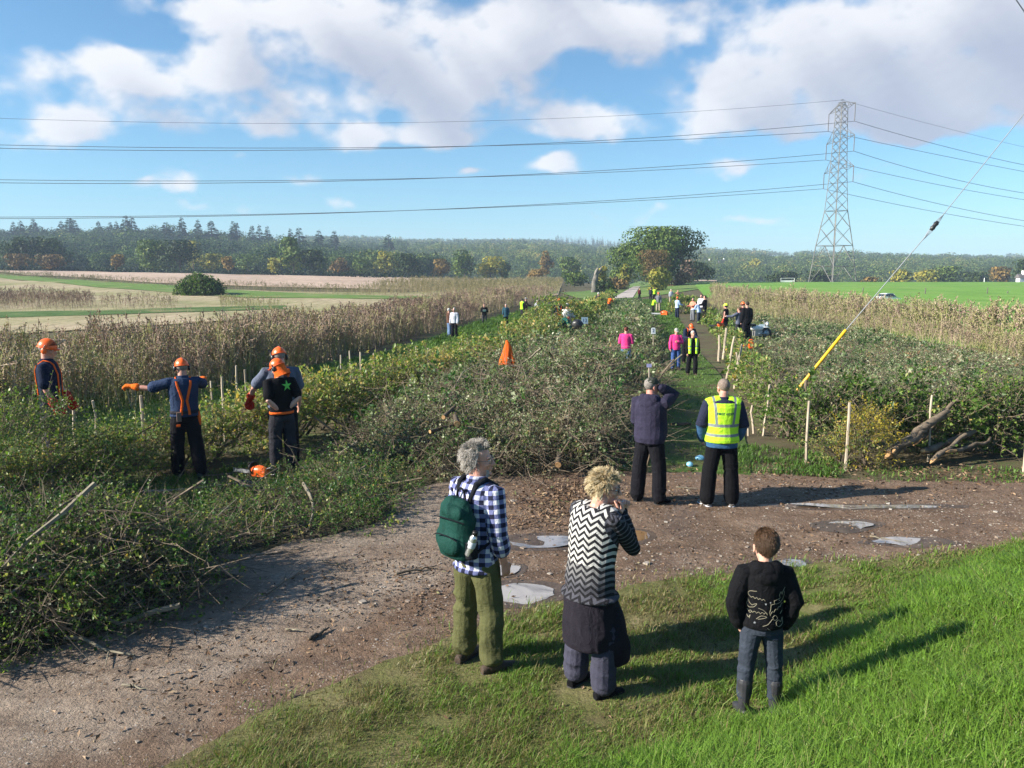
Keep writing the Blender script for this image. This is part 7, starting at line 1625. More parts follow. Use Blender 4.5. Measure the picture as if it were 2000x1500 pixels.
# first aider in the lime vest
p = Person(px=1405, foot=988, head=741, yaw=2, hyaw=-14, hpitch=14, lean=3, voxel=.008, skin_c=(.52, .27, .20), wide=1.10, stout=1.10,
    arms={'R': ((.30, .0, -1), (-.18, .55, -1)), 'L': ((.30, .0, -1), (-.18, .55, -1))}, legs={'L': ((.15, .0, -1), (.06, -.02, -1), 22), 'R': ((.12, .0, -1), (.05, -.02, -1), 8)},
    label='man in lime yellow vest and black trousers standing on the path entrance, back turned')
p.body()
def two_tone():
    m, nt, b, out = _new('navy_and_blue_jacket'); X = cloth_attr(nt); z = N(nt, 'SeparateXYZ'); nt.links.new(obj_pos(nt), z.inputs[0]); slv = mathn(nt, 'GREATER_THAN', X[2], .5); low = mathn(nt, 'ADD', mathn(nt, 'MULTIPLY', slv, mathn(nt, 'GREATER_THAN', X[1], .30)), mathn(nt, 'MULTIPLY', mathn(nt, 'SUBTRACT', 1., slv), mathn(nt, 'LESS_THAN', X[1], 1.0)))
    nt.links.new(mix(nt, low, (.018, .022, .045), (.035, .10, .20)), b.inputs['Base Color']); cloth_bump(nt, b); return m
p.top(two_tone(), .030, 'long', .83, .010, name='jacket', sl=1.0, collar=.016, seed=41); p.top(hivis_vest(p.S), .044, 'none', .90, .008, name='vest', seed=42, neck=1.46); p.trousers(MC['blackc'], .022, .012, loose=.020, flare=.008, seed=43); p.shoes(m_plain('grey_trainer', (.16, .15, .14), .7), MC['white'], high=.03)
p.hair_cap(MH['stubble'], r=(.078, .0955, .0905), low=-.05, noise=.002)
c = bpy.data.curves.new('lettering', 'FONT'); c.body = 'FIRST AIDER'; c.size = .042; c.align_x = 'CENTER'; c.align_y = 'CENTER'; c.extrude = 0; c.offset = .0012; to = bpy.data.objects.new('lettering', c); COL.objects.link(to)
dg = bpy.context.evaluated_depsgraph_get(); tm = bpy.data.meshes.new_from_object(to.evaluated_get(dg)); bm_ = bmesh.new(); bm_.from_mesh(tm); bmesh.ops.triangulate(bm_, faces=bm_.faces[:]); bmesh.ops.subdivide_edges(bm_, edges=bm_.edges[:], cuts=1); bm_.to_mesh(tm); bpy.data.objects.remove(to)
bv = BVHTree.FromPolygons([tuple(v) for v in p.topV[0]], [tuple(f) for f in p.topV[1]])
V = np.array([on_back(v.co.x * 1.0, 1.30 + v.co.y, .004) for v in tm.vertices]); F = [list(q.vertices) for q in tm.polygons]; p.out('lettering', V, F, m_plain('letter_green', (.01, .10, .06), .6, bmp=0), smooth=False)

# man in the dark sweatshirt and cap
p = Person(px=1266, foot=982, head=738, yaw=34, hyaw=36, hpitch=4, lean=3, voxel=.008, skin_c=(.55, .24, .18), wide=1.10, stout=1.16,
    arms={'R': ('ik', (.07, .10, .0), (.25, 1, .0), (-.6, .3, .5), (0, -.6, -.8)), 'L': ((.16, .25, -1), (-.3, .6, -.5))}, legs={'L': ((.14, .0, -1), (.05, -.03, -1), 6), 'R': ((.12, .06, -1), (.04, -.02, -1), 26)},
    label='man in dark purple sweatshirt and cap shading his face with a raised arm')
p.body(); p.top(MC['hood_purple'], .028, 'long', .86, .010, name='sweatshirt', belly=.7, hood=1.5, sl=1.1, seed=51); p.trousers(MC['trouser'], .022, .012, loose=.016, flare=.006, seed=52); p.shoes(MC['blackc'], high=.08); p.hair_cap(MH['greycap'], low=-.05); p.cap(MC['cap_green']); p.glasses(M['black'])
V, F = tube(np.array([p.an['R'] * .3 + p.kn['R'] * .7 + [.06, .035, .24], p.an['R'] * .3 + p.kn['R'] * .7 + [.062, .03, .10]]), [.006, .006], 6); p.out('pocket_trim', V, F, MC['orange_cloth'])
st = G(1243, 978); stick('walking_stick', (st.x + .1, st.y + .12, Hf(st.x, st.y)), (st.x + .22, st.y + .15, Hf(st.x, st.y) + .95), .014, .018, M['twig'], 'thin wooden stick standing between the legs of the man in the cap', 'stick', seed=8)

# ---- the four hedge layers on the left
def belt_kit(p, pouch=True):
    p.belt(MC['charcoal'])
    if pouch:
        A = Acc(); A.add(*boxv(p.U((-.09, -.155, .93)), (.06, .05, .13))); V, F, _, _ = A.arrays(); p.out('pouch', V, F, m_plain('leather_pouch', (.16, .10, .075), .7), smooth=False)
p = Person(px=93, Y=11.9, head=664, yaw=72, hyaw=12, hpitch=10, voxel=.010, skin_c=(.55, .26, .19), wide=1.04, arms={'R': ((.12, .05, -1), (.0, .42, -1), (-1, 0, 0)), 'L': ((.08, .22, -1), (-.1, .65, -1), (1, 0, 0))},
    label='sawyer at far left in navy shirt and orange helmet with raised visor')
p.body(); p.top(MC['navy'], .020, 'short', .90, .008, name='shirt', collar=.01, seed=61); p.braces(MC['orange_cloth'], cross=False); p.trousers(MC['grey_trs'], .024, .012, loose=.012, seed=62); p.shoes(MC['boot_grey'], high=.14); p.gloves(MC['red_glove'], 1.1, infl=.014, cuff=.066); p.helmet(MC['orange'], muff_mat=MC['orange']); p.hair_cap(MH['greycap'], low=-.05); belt_kit(p, False)
p = Person(px=368, foot=932, head=702, yaw=-28, hyaw=-8, hpitch=8, lean=5, voxel=.009, skin_c=(.52, .25, .18), wide=1.08, stout=1.06, arms={'L': ((1., .42, -.28), (1., .55, .12), (0, .2, -1)), 'R': ((.40, .9, -.28), (.10, 1., .18), (0, 0, -1))}, legs={'L': ((.08, .06, -1), (.02, -.04, -1), 12), 'R': ((.10, -.12, -1), (.10, -.22, -1), 38)},
    label='sawyer gripping a hedge stake with outstretched arm in an orange glove')
p.body(); p.top(MC['blue'], .022, 'short', .92, .010, name='shirt', collar=.01, seed=63); p.braces(MC['orange_cloth']); p.trousers(MC['trouser'], .024, .013, loose=.014, seed=64); p.shoes(MC['boot_grey'], high=.14); p.gloves(MC['orange_glove'], 1.3, infl=.014, cuff=.058); p.helmet(MC['orange'], visor=False); p.hair_cap(MH['greycap'], low=-.07); belt_kit(p)
A = Acc(); A.add(*ellipsoid(p.U((.185, -.03, .86)), (.03, 0, 0), (0, .06, 0), (0, 0, .13))); V, F, _, _ = A.arrays(); p.out('holster', V, F, MC['orange_cloth'])
V, F = boxv(p.U((-.10, -.13, .80)), (.05, .02, .03)); p.out('leg_badge', V, F, MC['orange_cloth'], smooth=False)
p = Person(px=555, foot=928, head=703, yaw=-38, hyaw=-34, hpitch=24, lean=10, voxel=.009, skin_c=(.58, .32, .24), arms={'R': ((.22, -.62, -1), (-.62, .22, -.62), (0, -1, 0)), 'L': ((.22, -.60, -1), (-.62, .15, -.62), (0, -1, 0))}, legs={'L': ((.06, .03, -1), (.02, -.05, -1), 6), 'R': ((.06, -.02, -1), (.02, -.05, -1), 12)},
    label='sawyer in black shirt with green star, hands clasped behind his back')
p.body(); p.top(MC['blackc'], .016, 'short', .92, .008, name='shirt', seed=65); p.trousers(MC['charcoal'], .018, .014, loose=.010, seed=66); p.shoes(MC['blackc'], high=.14); p.helmet(MC['orange'], flap=MC['orange_cloth']); p.hair_cap(MH['darkcap'], low=-.07); p.belt(MC['orange_cloth'], .96, .024, .016)
bv = BVHTree.FromPolygons([tuple(v) for v in p.topV[0]], [tuple(f) for f in p.topV[1]]); a = np.arange(10) * PI / 5; k = np.where(np.arange(10) % 2, .030, .085); Vs = [on_back(.06, 1.36, .006)] + [on_back(.06 + k[i] * math.sin(a[i]), 1.36 + k[i] * math.cos(a[i]), .006) for i in range(10)]
p.out('green_star', Vs, np.array([(0, 1 + i, 1 + (i + 1) % 10) for i in range(10)]), m_plain('star_green', (.12, .55, .06), .6), smooth=False)
p = Person(px=548, Y=11.9, head=681, yaw=-26, hyaw=-10, hpitch=20, lean=14, voxel=.010, skin_c=(.52, .27, .2), wide=1.12, arms={'L': ((.55, .45, -.8), (.22, .6, -.85), (0, 0, -1)), 'R': ((.2, .1, -1), (0, .4, -1))},
    label='sawyer in grey shirt and orange helmet bending behind the one with the star')
p.body(); p.top(MC['greyblue'], .020, 'short', .92, .008, name='shirt', seed=67); p.braces(MC['orange_cloth']); p.trousers(MC['trouser'], .022, .012, loose=.012, seed=68); p.shoes(MC['boot_orange'], high=.18); p.gloves(MC['red_glove'], 1., 'L', .014, .062); p.helmet(MC['orange'], visor=True); p.hair_cap(MH['greycap'], low=-.05); p.belt(MC['charcoal'])
# ------------------------------------------------------------------ people farther down the hedges
def fig(label, px, head, top, trs, foot=None, Y=None, h=None, yaw=0, hair=None, helm=None, cap=None, vest=None, arms=None, legs=None, lean=0, skin_c=(.52, .28, .21), sleeve='long', hem=.86, group=None, infl=.026, hyaw=0, hpitch=5, coat=False, gl=None, br=False, twist=0, belly=0.):
    d = Y or G(px, foot).y; vx = .012 if d < 34 else .018 if d < 60 else .026
    p = Person(px=px, foot=foot, head=head, Y=Y, h=h, yaw=yaw, lean=lean, hyaw=hyaw, hpitch=hpitch, arms=arms, legs=legs, voxel=vx, skin_c=skin_c, label=label, group=group, twist=twist)
    p.body(); p.top(MC[top], infl, sleeve, hem, .008, name='coat' if coat else 'shirt', seed=int(px), flare=.02 if coat else 0, belly=belly); p.trousers(MC[trs], .020, .010, loose=.012, seed=int(px) + 1); p.shoes(MC['boot'], high=.10)
    if br: p.braces(MC['orange_cloth'], w=.022)
    if vest: p.top(MC[vest] if isinstance(vest, str) else vest, infl + .018, 'none', .90, .006, name='vest', seed=3)
    if hair: p.hair_cap(MH[hair], low=-.07)
    if helm: p.helmet(MC[helm], visor=False)
    if cap: p.cap(MC[cap])
    if gl: p.gloves(MC[gl], infl=.016)
    return p
DOWN = {'L': ((.14, .04, -1), (.04, .22, -1)), 'R': ((.14, .04, -1), (.04, .22, -1))}
FWD = {'L': ((.2, .45, -1), (-.1, 1, -.15)), 'R': ((.2, .45, -1), (-.1, 1, -.15))}
FOLD = {'L': ((.25, .15, -1), (-.95, .55, .1)), 'R': ((.25, .15, -1), (-.95, .6, .2))}
fig('woman in bright pink top and dark cap seen from behind among the cut brush', 1222, 638, 'pink', 'denim', Y=27, yaw=18, hair='auburn', cap='blackc', arms=FOLD, hem=.90)
fig('man in bright pink top, blue jeans and pale cap walking towards the viewer', 1319, 641, 'pink', 'jean_blue', foot=722, yaw=178, cap='cap_grey', hair='greycap', arms={'L': FOLD['R'], 'R': ((.2, .0, -1), (.05, .2, -1))}, hem=.84, hpitch=14)
p = fig('white haired man in open lime vest and black clothes walking on the grass path', 1351, 646, 'blackc', 'trouser', foot=733, yaw=176, hair='white', arms=DOWN, legs={'L': ((.08, .12, -1), (.02, -.10, -1), 8), 'R': ((.08, -.12, -1), (.02, -.18, -1), 10)})
A = Acc()                                              # open vest: two front panels and a back
for sg in (-1, 1): A.add(*rings([(p.U((sg * .125, .0, z)), np.array([.085, 0, 0]), np.array([0, .155, 0])) for z in (.86, .90, 1.1, 1.3, 1.40, 1.44)]))
V, F, _, _ = A.arrays(); V, F = remesh(V, F, .012, 2); p.out('vest', V, F, hivis_vest(p.S))
fig('sawyer in orange helmet bending down behind the pink and lime pair', 1341, 640, 'navy', 'trouser', Y=30.5, h=1.75, yaw=172, lean=58, helm='orange', hair='greycap', arms=FWD, br=True, hpitch=20)
fig('sawyer in yellow helmet with bare salmon arms beside the right hedge', 1414, 593, 'blackc', 'trouser', Y=44, yaw=-58, helm='lime', hair='darkcap', sleeve='none', arms=DOWN, gl='red_glove', skin_c=(.60, .30, .22))
fig('person in grey blue hoodie reaching out beside the yellow helmet', 1440, 600, 'greyblue', 'charcoal', Y=42.5, yaw=-36, hair='browncap', arms={'L': ((.8, .5, -.5), (.7, .8, .0)), 'R': ((.15, .05, -1), (.05, .3, -1))})
fig('worker in orange helmet and dark red jacket behind the grey blue hoodie', 1447, 590, 'red', 'trouser', Y=45.5, yaw=-30, helm='orange', hair='darkcap', arms=FWD)
fig('person in long black jacket at the right of the group by the hedge', 1455, 589, 'blackc', 'trouser', Y=41.5, yaw=-18, hair='darkcap', arms=DOWN, hem=.80, infl=.04)
fig('walker in brown jacket and jeans with white hair by the brown dock', 878, 602, 'brown', 'denim', Y=45, yaw=70, hair='white', arms=FWD, infl=.035)
fig('walker in pale lilac top and dark trousers beside the brown jacket', 888, 601, 'lilac', 'trouser', Y=44.3, yaw=200, hair='white', arms=DOWN)
p = fig('man in black jacket and grey trousers reading a paper on the grass walk', 946, 593, 'blackc', 'grey_trs', foot=637, yaw=178, hair='browncap', arms={'L': ((.2, .2, -1), (-.55, .9, .25)), 'R': ((.2, .2, -1), (-.55, .9, .25))}, hpitch=24)
V, F = boxv((0, .36, 1.22), (.24, .01, .17), rotx(R(-35))); o = mesh_np('paper', (V - [0, 0, p.fl]) * p.S, F, [M['white']]); o.location = p.root.location; o.rotation_euler = p.root.rotation_euler; tag(o, 'white paper held by the man in the black jacket', 'paper')
fig('woman in long teal coat with white hair walking on the grass walk', 988, 594, 'teal', 'trouser', foot=635, yaw=178, hair='white', arms=DOWN, hem=.70, coat=True, infl=.04)
fig('watcher in lime vest at the field side of the left hedge', 1020, 583, 'blackc', 'charcoal', Y=60, yaw=60, hair='darkcap', vest='hivis', arms=DOWN)
fig('watcher in dark jacket with pale cap beside the lime vest', 1027, 581, 'blackc', 'trouser', Y=61, yaw=80, cap='cap_grey', hair='greycap', arms=FWD)
fig('watcher in white top leaning over the left hedge', 1046, 585, 'lilac', 'trouser', Y=61, yaw=100, lean=22, hair='white', arms=FWD)
fig('sawyer in orange helmet and navy top with braces in the left hedge', 1092, 583, 'navy', 'trouser', Y=43, yaw=8, helm='orange', hair='darkcap', br=True, arms=FWD)
fig('grey haired man in pale blue shirt standing in the left hedge', 1107, 592, 'white', 'trouser', Y=42, yaw=30, hair='white', arms=FWD)
fig('person in green jacket bending low beside the pale blue shirt', 1094, 610, 'green', 'denim', Y=40.6, h=1.75, yaw=75, lean=80, hair='auburn', arms={'L': ((.1, .5, -1), (0, .6, -1)), 'R': ((.1, .5, -1), (0, .6, -1))}, infl=.045, hem=.80)
fig('worker in dark clothes with pale hair at the far end of the left hedge', 1167, 571, 'charcoal', 'trouser', Y=73, yaw=30, hair='white', arms=FWD)
fig('kneeling worker in rusty orange beside the far end of the windrow', 1188, 572, 'orange_cloth', 'boot_grey', Y=77, h=1.6, yaw=40, lean=45, hair='darkcap', arms=FWD)
fig('small figure in dark red by the concrete road', 1246, 563, 'red', 'trouser', Y=112, yaw=160, hair='darkcap', arms=DOWN)
fig('small figure in grey by the grass right of the concrete road', 1268, 562, 'charcoal', 'trouser', Y=105, yaw=20, hair='darkcap', arms=DOWN)
fig('small figure in lime vest beside the grey one by the concrete road', 1275, 562, 'blackc', 'trouser', Y=104, yaw=10, hair='darkcap', vest='hivis', arms=DOWN)
fig('worker in orange helmet and grey vest on the path far away', 1283, 571, 'grey', 'beige', Y=75, yaw=-170, helm='orange', hair='darkcap', arms=DOWN)
fig('figure in lime vest crouching beside the far grey vest', 1273, 581, 'hivis', 'trouser', Y=74, h=1.5, yaw=60, lean=40, hair='darkcap', arms=FWD)
fig('worker in orange helmet and pale blue shirt standing at the far right hedge', 1322, 580, 'lightblue', 'navy', foot=623, yaw=60, helm='orange', hair='darkcap', arms=FWD)
fig('small figure in salmon pink beyond the right hedge', 1320, 566, 'salmon', 'grey', Y=92, yaw=150, hair='browncap', arms=FOLD)
fig('small figure in pale lilac left of the salmon pink one', 1307, 565, 'lilac', 'beige', Y=94, yaw=160, hair='white', arms=DOWN)
fig('stooping helper in light blue shirt within the crowd at the far right hedge', 1362, 581, 'lightblue', 'jean', Y=58, h=1.7, yaw=-50, lean=35, hair='darkcap', arms=FWD)
fig('helper in black jacket at the right of the far crowd', 1373, 577, 'blackc', 'trouser', Y=60, yaw=-60, hair='darkcap', arms=FWD)
fig('helper in salmon top at the left of the far crowd', 1350, 582, 'salmon', 'grey', Y=61, yaw=-120, hair='greycap', arms=FWD)
fig('helper in white shirt standing behind the light blue one', 1366, 575, 'white', 'charcoal', Y=62, yaw=-140, hair='darkcap', arms=DOWN)
# ------------------------------------------------------------------ props
# orange jacket hung over the brush
q = at(990, 702, 17.0); root = empty('jacket', q); root.scale = (.9, .9, .95); n = 16; V = []
for j, (z, w_, d_) in enumerate(((.45, .02, .03), (.38, .05, .05), (.28, .085, .08), (.14, .125, .10), (.0, .16, .12), (-.12, .17, .12))):
    for i in range(n): a = i / n * 2 * PI; f = 1 + .18 * math.sin(a * 5 + j * .5); V.append((w_ * math.cos(a) * f + .02 * math.sin(j), d_ * math.sin(a) * f, z))
F = [(j * n + i, j * n + (i + 1) % n, (j + 1) * n + (i + 1) % n, (j + 1) * n + i) for j in range(5) for i in range(n)]; mesh_np('fabric', V, np.array(F), [MC['orange_cloth']], root, smooth=True)
V, F = tube(np.array([(.08, -.03, .2), (.15, -.06, .0), (.17, -.05, -.16)]), [.045, .05, .045], 8, caps=True); mesh_np('sleeve', V, F, [MC['orange_cloth']], root, smooth=True)
tag(root, 'bright orange jacket hung to a point over the brush', 'jacket')
# number boards
def board(name, px, py, Y, w_, h_, mat, text, label, tcol=(.01, .02, .08), arch=True, tilt=0):
    q = at(px, py, Y); root = empty(name, q); root.rotation_euler = (R(-8), R(tilt), R(6)); a = np.linspace(0, PI, 9); t = [(w_ / 2 * math.cos(x), h_ * .28 + h_ * .22 * math.sin(x)) for x in a] if arch else [(w_ / 2, h_ / 2), (-w_ / 2, h_ / 2)]
    out = [(-w_ / 2, -h_ / 2), (w_ / 2, -h_ / 2)] + t; n = len(out); V = [(x, -.006, z) for x, z in out] + [(x, .006, z) for x, z in out]; F = [list(range(n)), list(range(2 * n - 1, n - 1, -1))] + [(i, n + i, n + (i + 1) % n, (i + 1) % n) for i in range(n)]
    mesh_np('panel', V, F, [mat], root); V, F = tube(np.array([(0, .02, -h_ * .3), (0, .02, -h_ / 2 - .35)]), .015, 6, caps=True); mesh_np('peg', V, F, [M['stake']], root)
    if text:
        c = bpy.data.curves.new('digit', 'FONT'); c.body = text; c.size = h_ * .75; c.align_x = 'CENTER'; c.align_y = 'CENTER'; c.extrude = .001; o = bpy.data.objects.new('digit', c); COL.objects.link(o); o.parent = root; o.rotation_euler = (PI / 2, 0, 0); o.location = (0, -.009, .0); c.materials.append(m_plain('board_ink', tcol, .6, bmp=0)); tm = bpy.data.meshes.new_from_object(o.evaluated_get(bpy.context.evaluated_depsgraph_get())); o2 = bpy.data.objects.new('digit', tm); COL.objects.link(o2); o2.parent = root; o2.rotation_euler = o.rotation_euler; o2.location = o.location; bpy.data.objects.remove(o); bpy.data.curves.remove(c)
    return tag(root, label, 'number board')
board('number_board', 1276, 646, 24., .135, .20, M['white'], '2', 'white round topped board with a dark number on the brush beside the path')
board('number_board', 1268, 714, 16.5, .105, .075, m_plain('lilac_board', (.40, .38, .62), .6), None, 'small lilac marker lying in the brush above the capped man', arch=False)
board('number_board', 1142, 626, 40., .34, .34, m_plain('pale_blue_board', (.30, .42, .50), .6), '12', 'pale blue square board standing in the brush by the left hedge', arch=False)
# bags, cans, helmets
def blob(name, px, py, Y, r_, mat, label, cat, seed=0, z=0):
    q = at(px, py, Y); V, F = ellipsoid((0, 0, 0), (r_[0], 0, 0), (0, r_[1], 0), (0, 0, r_[2]), 22, 16); V = V * (1 + .22 * fbm(V / max(r_) * 1.6 + seed, 3, seed)[:, None]); V[:, 2] = np.maximum(V[:, 2], -r_[2] * .8)
    o = mesh_np(name, V, F, [mat], smooth=True); o.location = q; return tag(o, label, cat)
blob('bag', 1128, 634, 38.6, (.30, .25, .26), M['black'], 'black bag on the ground beside the pale blue board', 'bag', 3)
M['blue_plastic'] = m_plain('blue_plastic_bag', (.22, .50, .68), .25, spec=.6)
for px, py, rr_, lab in ((1367, 899, (.075, .06, .05), 'crumpled pale blue plastic bag at the mouth of the grass path'), (1347, 912, (.055, .05, .045), 'smaller blue plastic wrapper left of the crumpled bag')):
    q = G(px, py); o = blob('plastic_bag', px, py, q.y, rr_, M['blue_plastic'], lab, 'plastic bag', int(px)); o.location = (q.x, q.y, q.z + .04)
q = at(1466, 681, 30.5); root = empty('fuel_can', q); V, F = boxv((0, 0, .15), (.2, .16, .30)); me = bmesh.new(); o = mesh_np('can', V, F, [MC['orange']], root); b = o.modifiers.new('b', 'BEVEL'); b.width = .03; b.segments = 2
V, F = tube(np.array([(-.07, 0, .29), (-.06, 0, .36), (.06, 0, .36), (.07, 0, .29)]), .018, 6, caps=True); mesh_np('handle', V, F, [MC['orange']], root, smooth=True); V, F = lathe([(.03, .28), (.03, .34), (.001, .345)], 10); mesh_np('spout', V + [.05, .05, 0], F, [M['black']], root); tag(root, 'orange fuel can standing in the brush right of the path', 'fuel can')
q = at(1454, 682, 31.); root = empty('hard_hat', q); V, F = ellipsoid((0, 0, .05), (.15, 0, 0), (0, .18, 0), (0, 0, .14)); C = V[F].mean(1); mesh_np('shell', V, F[C[:, 2] > .05], [MC['orange']], root, smooth=True); V, F = lathe([(.15, .05), (.20, .045), (.20, .055), (.15, .06)], 18); mesh_np('brim', V, F, [MC['orange']], root); tag(root, 'orange red helmet lying left of the fuel can', 'helmet')
# chainsaws
def chainsaw(px, py, rz, label, s=1., Y=None):
    q = G(px, py) if Y is None else at(px, py, Y); root = empty('chainsaw', (q.x, q.y, q.z + .07), rz); root.scale = (s, s, s)
    A = Acc(); A.add(*ellipsoid((0, 0, .10), (.20, 0, 0), (0, .10, 0), (0, 0, .10))); A.add(*boxv((-.02, 0, .05), (.30, .17, .10))); V, F, _, _ = A.arrays(); V, F = remesh(V, F, .012, 1); mesh_np('motor_housing', V, F, [MC['orange']], root, smooth=True)
    V, F = boxv((.42, -.05, .05), (.46, .006, .075)); mesh_np('guide_bar', V, F, [M['steel_wire']], root); a = np.linspace(0, 2 * PI, 30); P = np.c_[.42 + .235 * np.cos(a), np.full(30, -.05), .05 + .04 * np.sin(a)]; V, F = tube(P, .007, 5); mesh_np('chain', V, F, [M['black']], root)
    V, F = tube(smooth_line(np.array([(.12, .10, .06), (.14, .11, .20), (.13, .0, .25), (.12, -.10, .18), (.12, -.10, .06)]), 20), .015, 7, caps=True); mesh_np('front_handle', V, F, [M['black']], root, smooth=True)
    V, F = tube(smooth_line(np.array([(-.16, 0, .14), (-.26, 0, .17), (-.34, 0, .12), (-.33, 0, .05), (-.16, 0, .03)]), 20), .018, 7, caps=True); mesh_np('rear_handle', V, F, [M['black']], root, smooth=True); V, F = boxv((.19, 0, .20), (.02, .16, .10)); mesh_np('hand_guard', V, F, [M['black']], root); return tag(root, label, 'chainsaw')
chainsaw(508, 938, R(160), 'orange chainsaw resting on the cuttings beside the sawyers', .8)
chainsaw(1297, 617, R(150), 'red orange chainsaw lying at the edge of the far path', 1.3, 48.)
chainsaw(1407, 640, R(200), 'orange chainsaw in the hands of the sawyer in the yellow helmet', 1.1, 43.6)
blob('jacket', 478, 946, G(478, 950).y, (.22, .12, .06), MC['navy'], 'dark blue jacket lying beside the chainsaw on the cuttings', 'jacket', 9)
# cut wood
def chunk(px, py, L, r_, rz, label, name='log', split=True, seed=0, lift=.0, tilt=0):
    q = G(px, py); r = np.random.default_rng(seed); root = empty(name, (q.x, q.y, q.z + r_ * .8 + lift), rz); root.rotation_euler = (0, R(tilt), rz)
    P = np.c_[np.linspace(-L / 2, L / 2, 6), r.normal(0, r_ * .1, (6, 2))]; V, F = tube(P, r_ * r.uniform(.88, 1.08, 6), 9); mesh_np('bark', V, F, [M['bark']], root, smooth=True)
    for e in (0, -1):
        V, F = tube(np.array([P[e] + [(-.004 if e == 0 else .004), 0, 0], P[e] + [(.002 if e == 0 else -.002), 0, 0]]), [r_ * .96, r_ * .98], 9, caps=False); V = np.concatenate([V, [V[:9].mean(0)]]); F = [tuple(f) for f in F] + [(i, (i + 1) % 9, 18) for i in range(9)]; mesh_np('cut_end', V, F, [M['fresh_wood']], root)
    return tag(root, label, 'log')
chunk(486, 957, .28, .05, R(10), 'pale split log beside the dark blue jacket', seed=1); chunk(421, 968, .12, .05, R(70), 'short orange log end standing in the cuttings', seed=2, tilt=50)
chunk(362, 1042, .16, .045, R(30), 'pale wood block at the edge of the cuttings by the track', seed=3); chunk(135, 1000, .4, .05, R(5), 'orange brown split log under the near end of the left hedge', seed=4)
chunk(1330, 832, .42, .04, R(8), 'orange barked log lying across the grass path behind the capped man', seed=5)
def log_in_heap(px, py, Y, d, L, r_, label, seed):
    q = np.array(at(px, py, Y)); d = unit(d); P = q + d * np.linspace(0, -L, 8)[:, None] + np.random.default_rng(seed).normal(0, .012, (8, 3)) * np.linspace(0, 1, 8)[:, None]; root = empty('log', q); V, F = tube(P - q, np.linspace(r_, r_ * .6, 8), 8); mesh_np('bark', V, F, [M['bark']], root, smooth=True)
    V, F = tube(np.array([d * .004, -d * .002]), [r_ * .97, r_], 8); V = np.concatenate([V, [V[:8].mean(0)]]); mesh_np('cut_end', V, [tuple(f) for f in F] + [(i, (i + 1) % 8, 16) for i in range(8)], [M['fresh_wood']], root); tag(root, label, 'log')
log_in_heap(470, 1138, 7.5, (1., -.30, -.10), 1.3, .075, 'thick dark log sticking out of the left heap onto the track', 21)
log_in_heap(893, 828, 11.9, (.15, -1, -.1), .9, .05, 'log with a pale round cut end facing out of the windrow', 22)
log_in_heap(866, 815, 12.1, (-.2, -1, -.1), .8, .035, 'thinner log with orange cut face left of the pale round one', 23)
log_in_heap(1090, 908, 11.4, (-.1, -1, -.25), .5, .05, 'short log with orange cut end at the foot of the windrow', 24)
log_in_heap(840, 843, 11.9, (-.8, -.8, -.1), 1.0, .03, 'slanting branch with orange end low in the windrow', 25)
log_in_heap(366, 1155, 7.6, (1., -.5, -.05), 1.0, .03, 'dark branch poking from the left heap with yellowish end', 26)
# branches lying on the track
def branch(p0, p1, r0, mat, label, seed, twigs=3, z=.03):
    a, b = G(*p0), G(*p1); stick('branch', (a.x, a.y, a.z + z), (b.x, b.y, b.z + z), r0, r0 * .35, mat, label, 'branch', 8, .025, seed, None, twigs)
branch((90, 1248), (262, 1286), .022, M['twig_pale'], 'pale peeled branch lying on the track below the left heap', 31, 1)
branch((440, 1098), (592, 1078), .012, M['twig'], 'thin dark branch lying across the pale track above the log', 32, 5)
branch((468, 1196), (590, 1118), .010, M['twig'], 'forked twig on the pale track right of the thick log', 33, 6)
branch((290, 1222), (392, 1206), .010, M['twig'], 'curved thin twig in front of the left heap', 34, 3)
branch((608, 1252), (642, 1232), .022, M['bark'], 'short dark broken branch in the middle of the pale track', 35, 2)
branch((630, 1100), (690, 1122), .008, M['twig'], 'fine twig on the pale track edge near the cuttings', 36, 3)
branch((775, 1126), (852, 1110), .016, M['twig'], 'dark stick on the track left of the man in the checked shirt', 37, 2)
branch((240, 1345), (290, 1352), .010, M['twig_pale'], 'small pale stick on the near part of the track', 38, 0)
branch((560, 1235), (592, 1238), .012, M['twig_pale'], 'short yellowish stick left of the dark broken branch', 39, 0)
branch((1322, 955), (1362, 958), .012, M['twig_pale'], 'pale stick on the mud between the two standing men', 40, 0)
branch((1700, 1052), (1760, 1062), .010, M['twig_pale'], 'straw coloured stick beside the right hand puddle', 41, 1)
# white and black machine by the far group, and a bucket seat beside it
q = at(1478, 642, 42.); root = empty('motorbike', (q.x, 42., Hf(q.x, 42.)), R(15))
for x in (-.6, .6):
    V, F = lathe([(.20, -.05), (.30, -.06), (.32, 0), (.30, .06), (.20, .05)], 18); w_ = mesh_np('wheel', V[:, [0, 2, 1]] + [x, 0, .42], F, [M['black']], root, smooth=True); V, F = lathe([(.02, -.03), (.19, -.035), (.20, 0), (.19, .035), (.02, .03)], 16); mesh_np('rim', V[:, [0, 2, 1]] + [x, 0, .42], F, [M['steel_wire']], w_, smooth=True)
V, F = ellipsoid((0, 0, .72), (.40, 0, 0), (0, .16, 0), (0, 0, .16)); mesh_np('tank', V, F, [M['white']], root, smooth=True); V, F = boxv((-.35, 0, .90), (.5, .26, .12)); o = mesh_np('seat', V, F, [M['black']], root); o.modifiers.new('b', 'BEVEL').width = .03
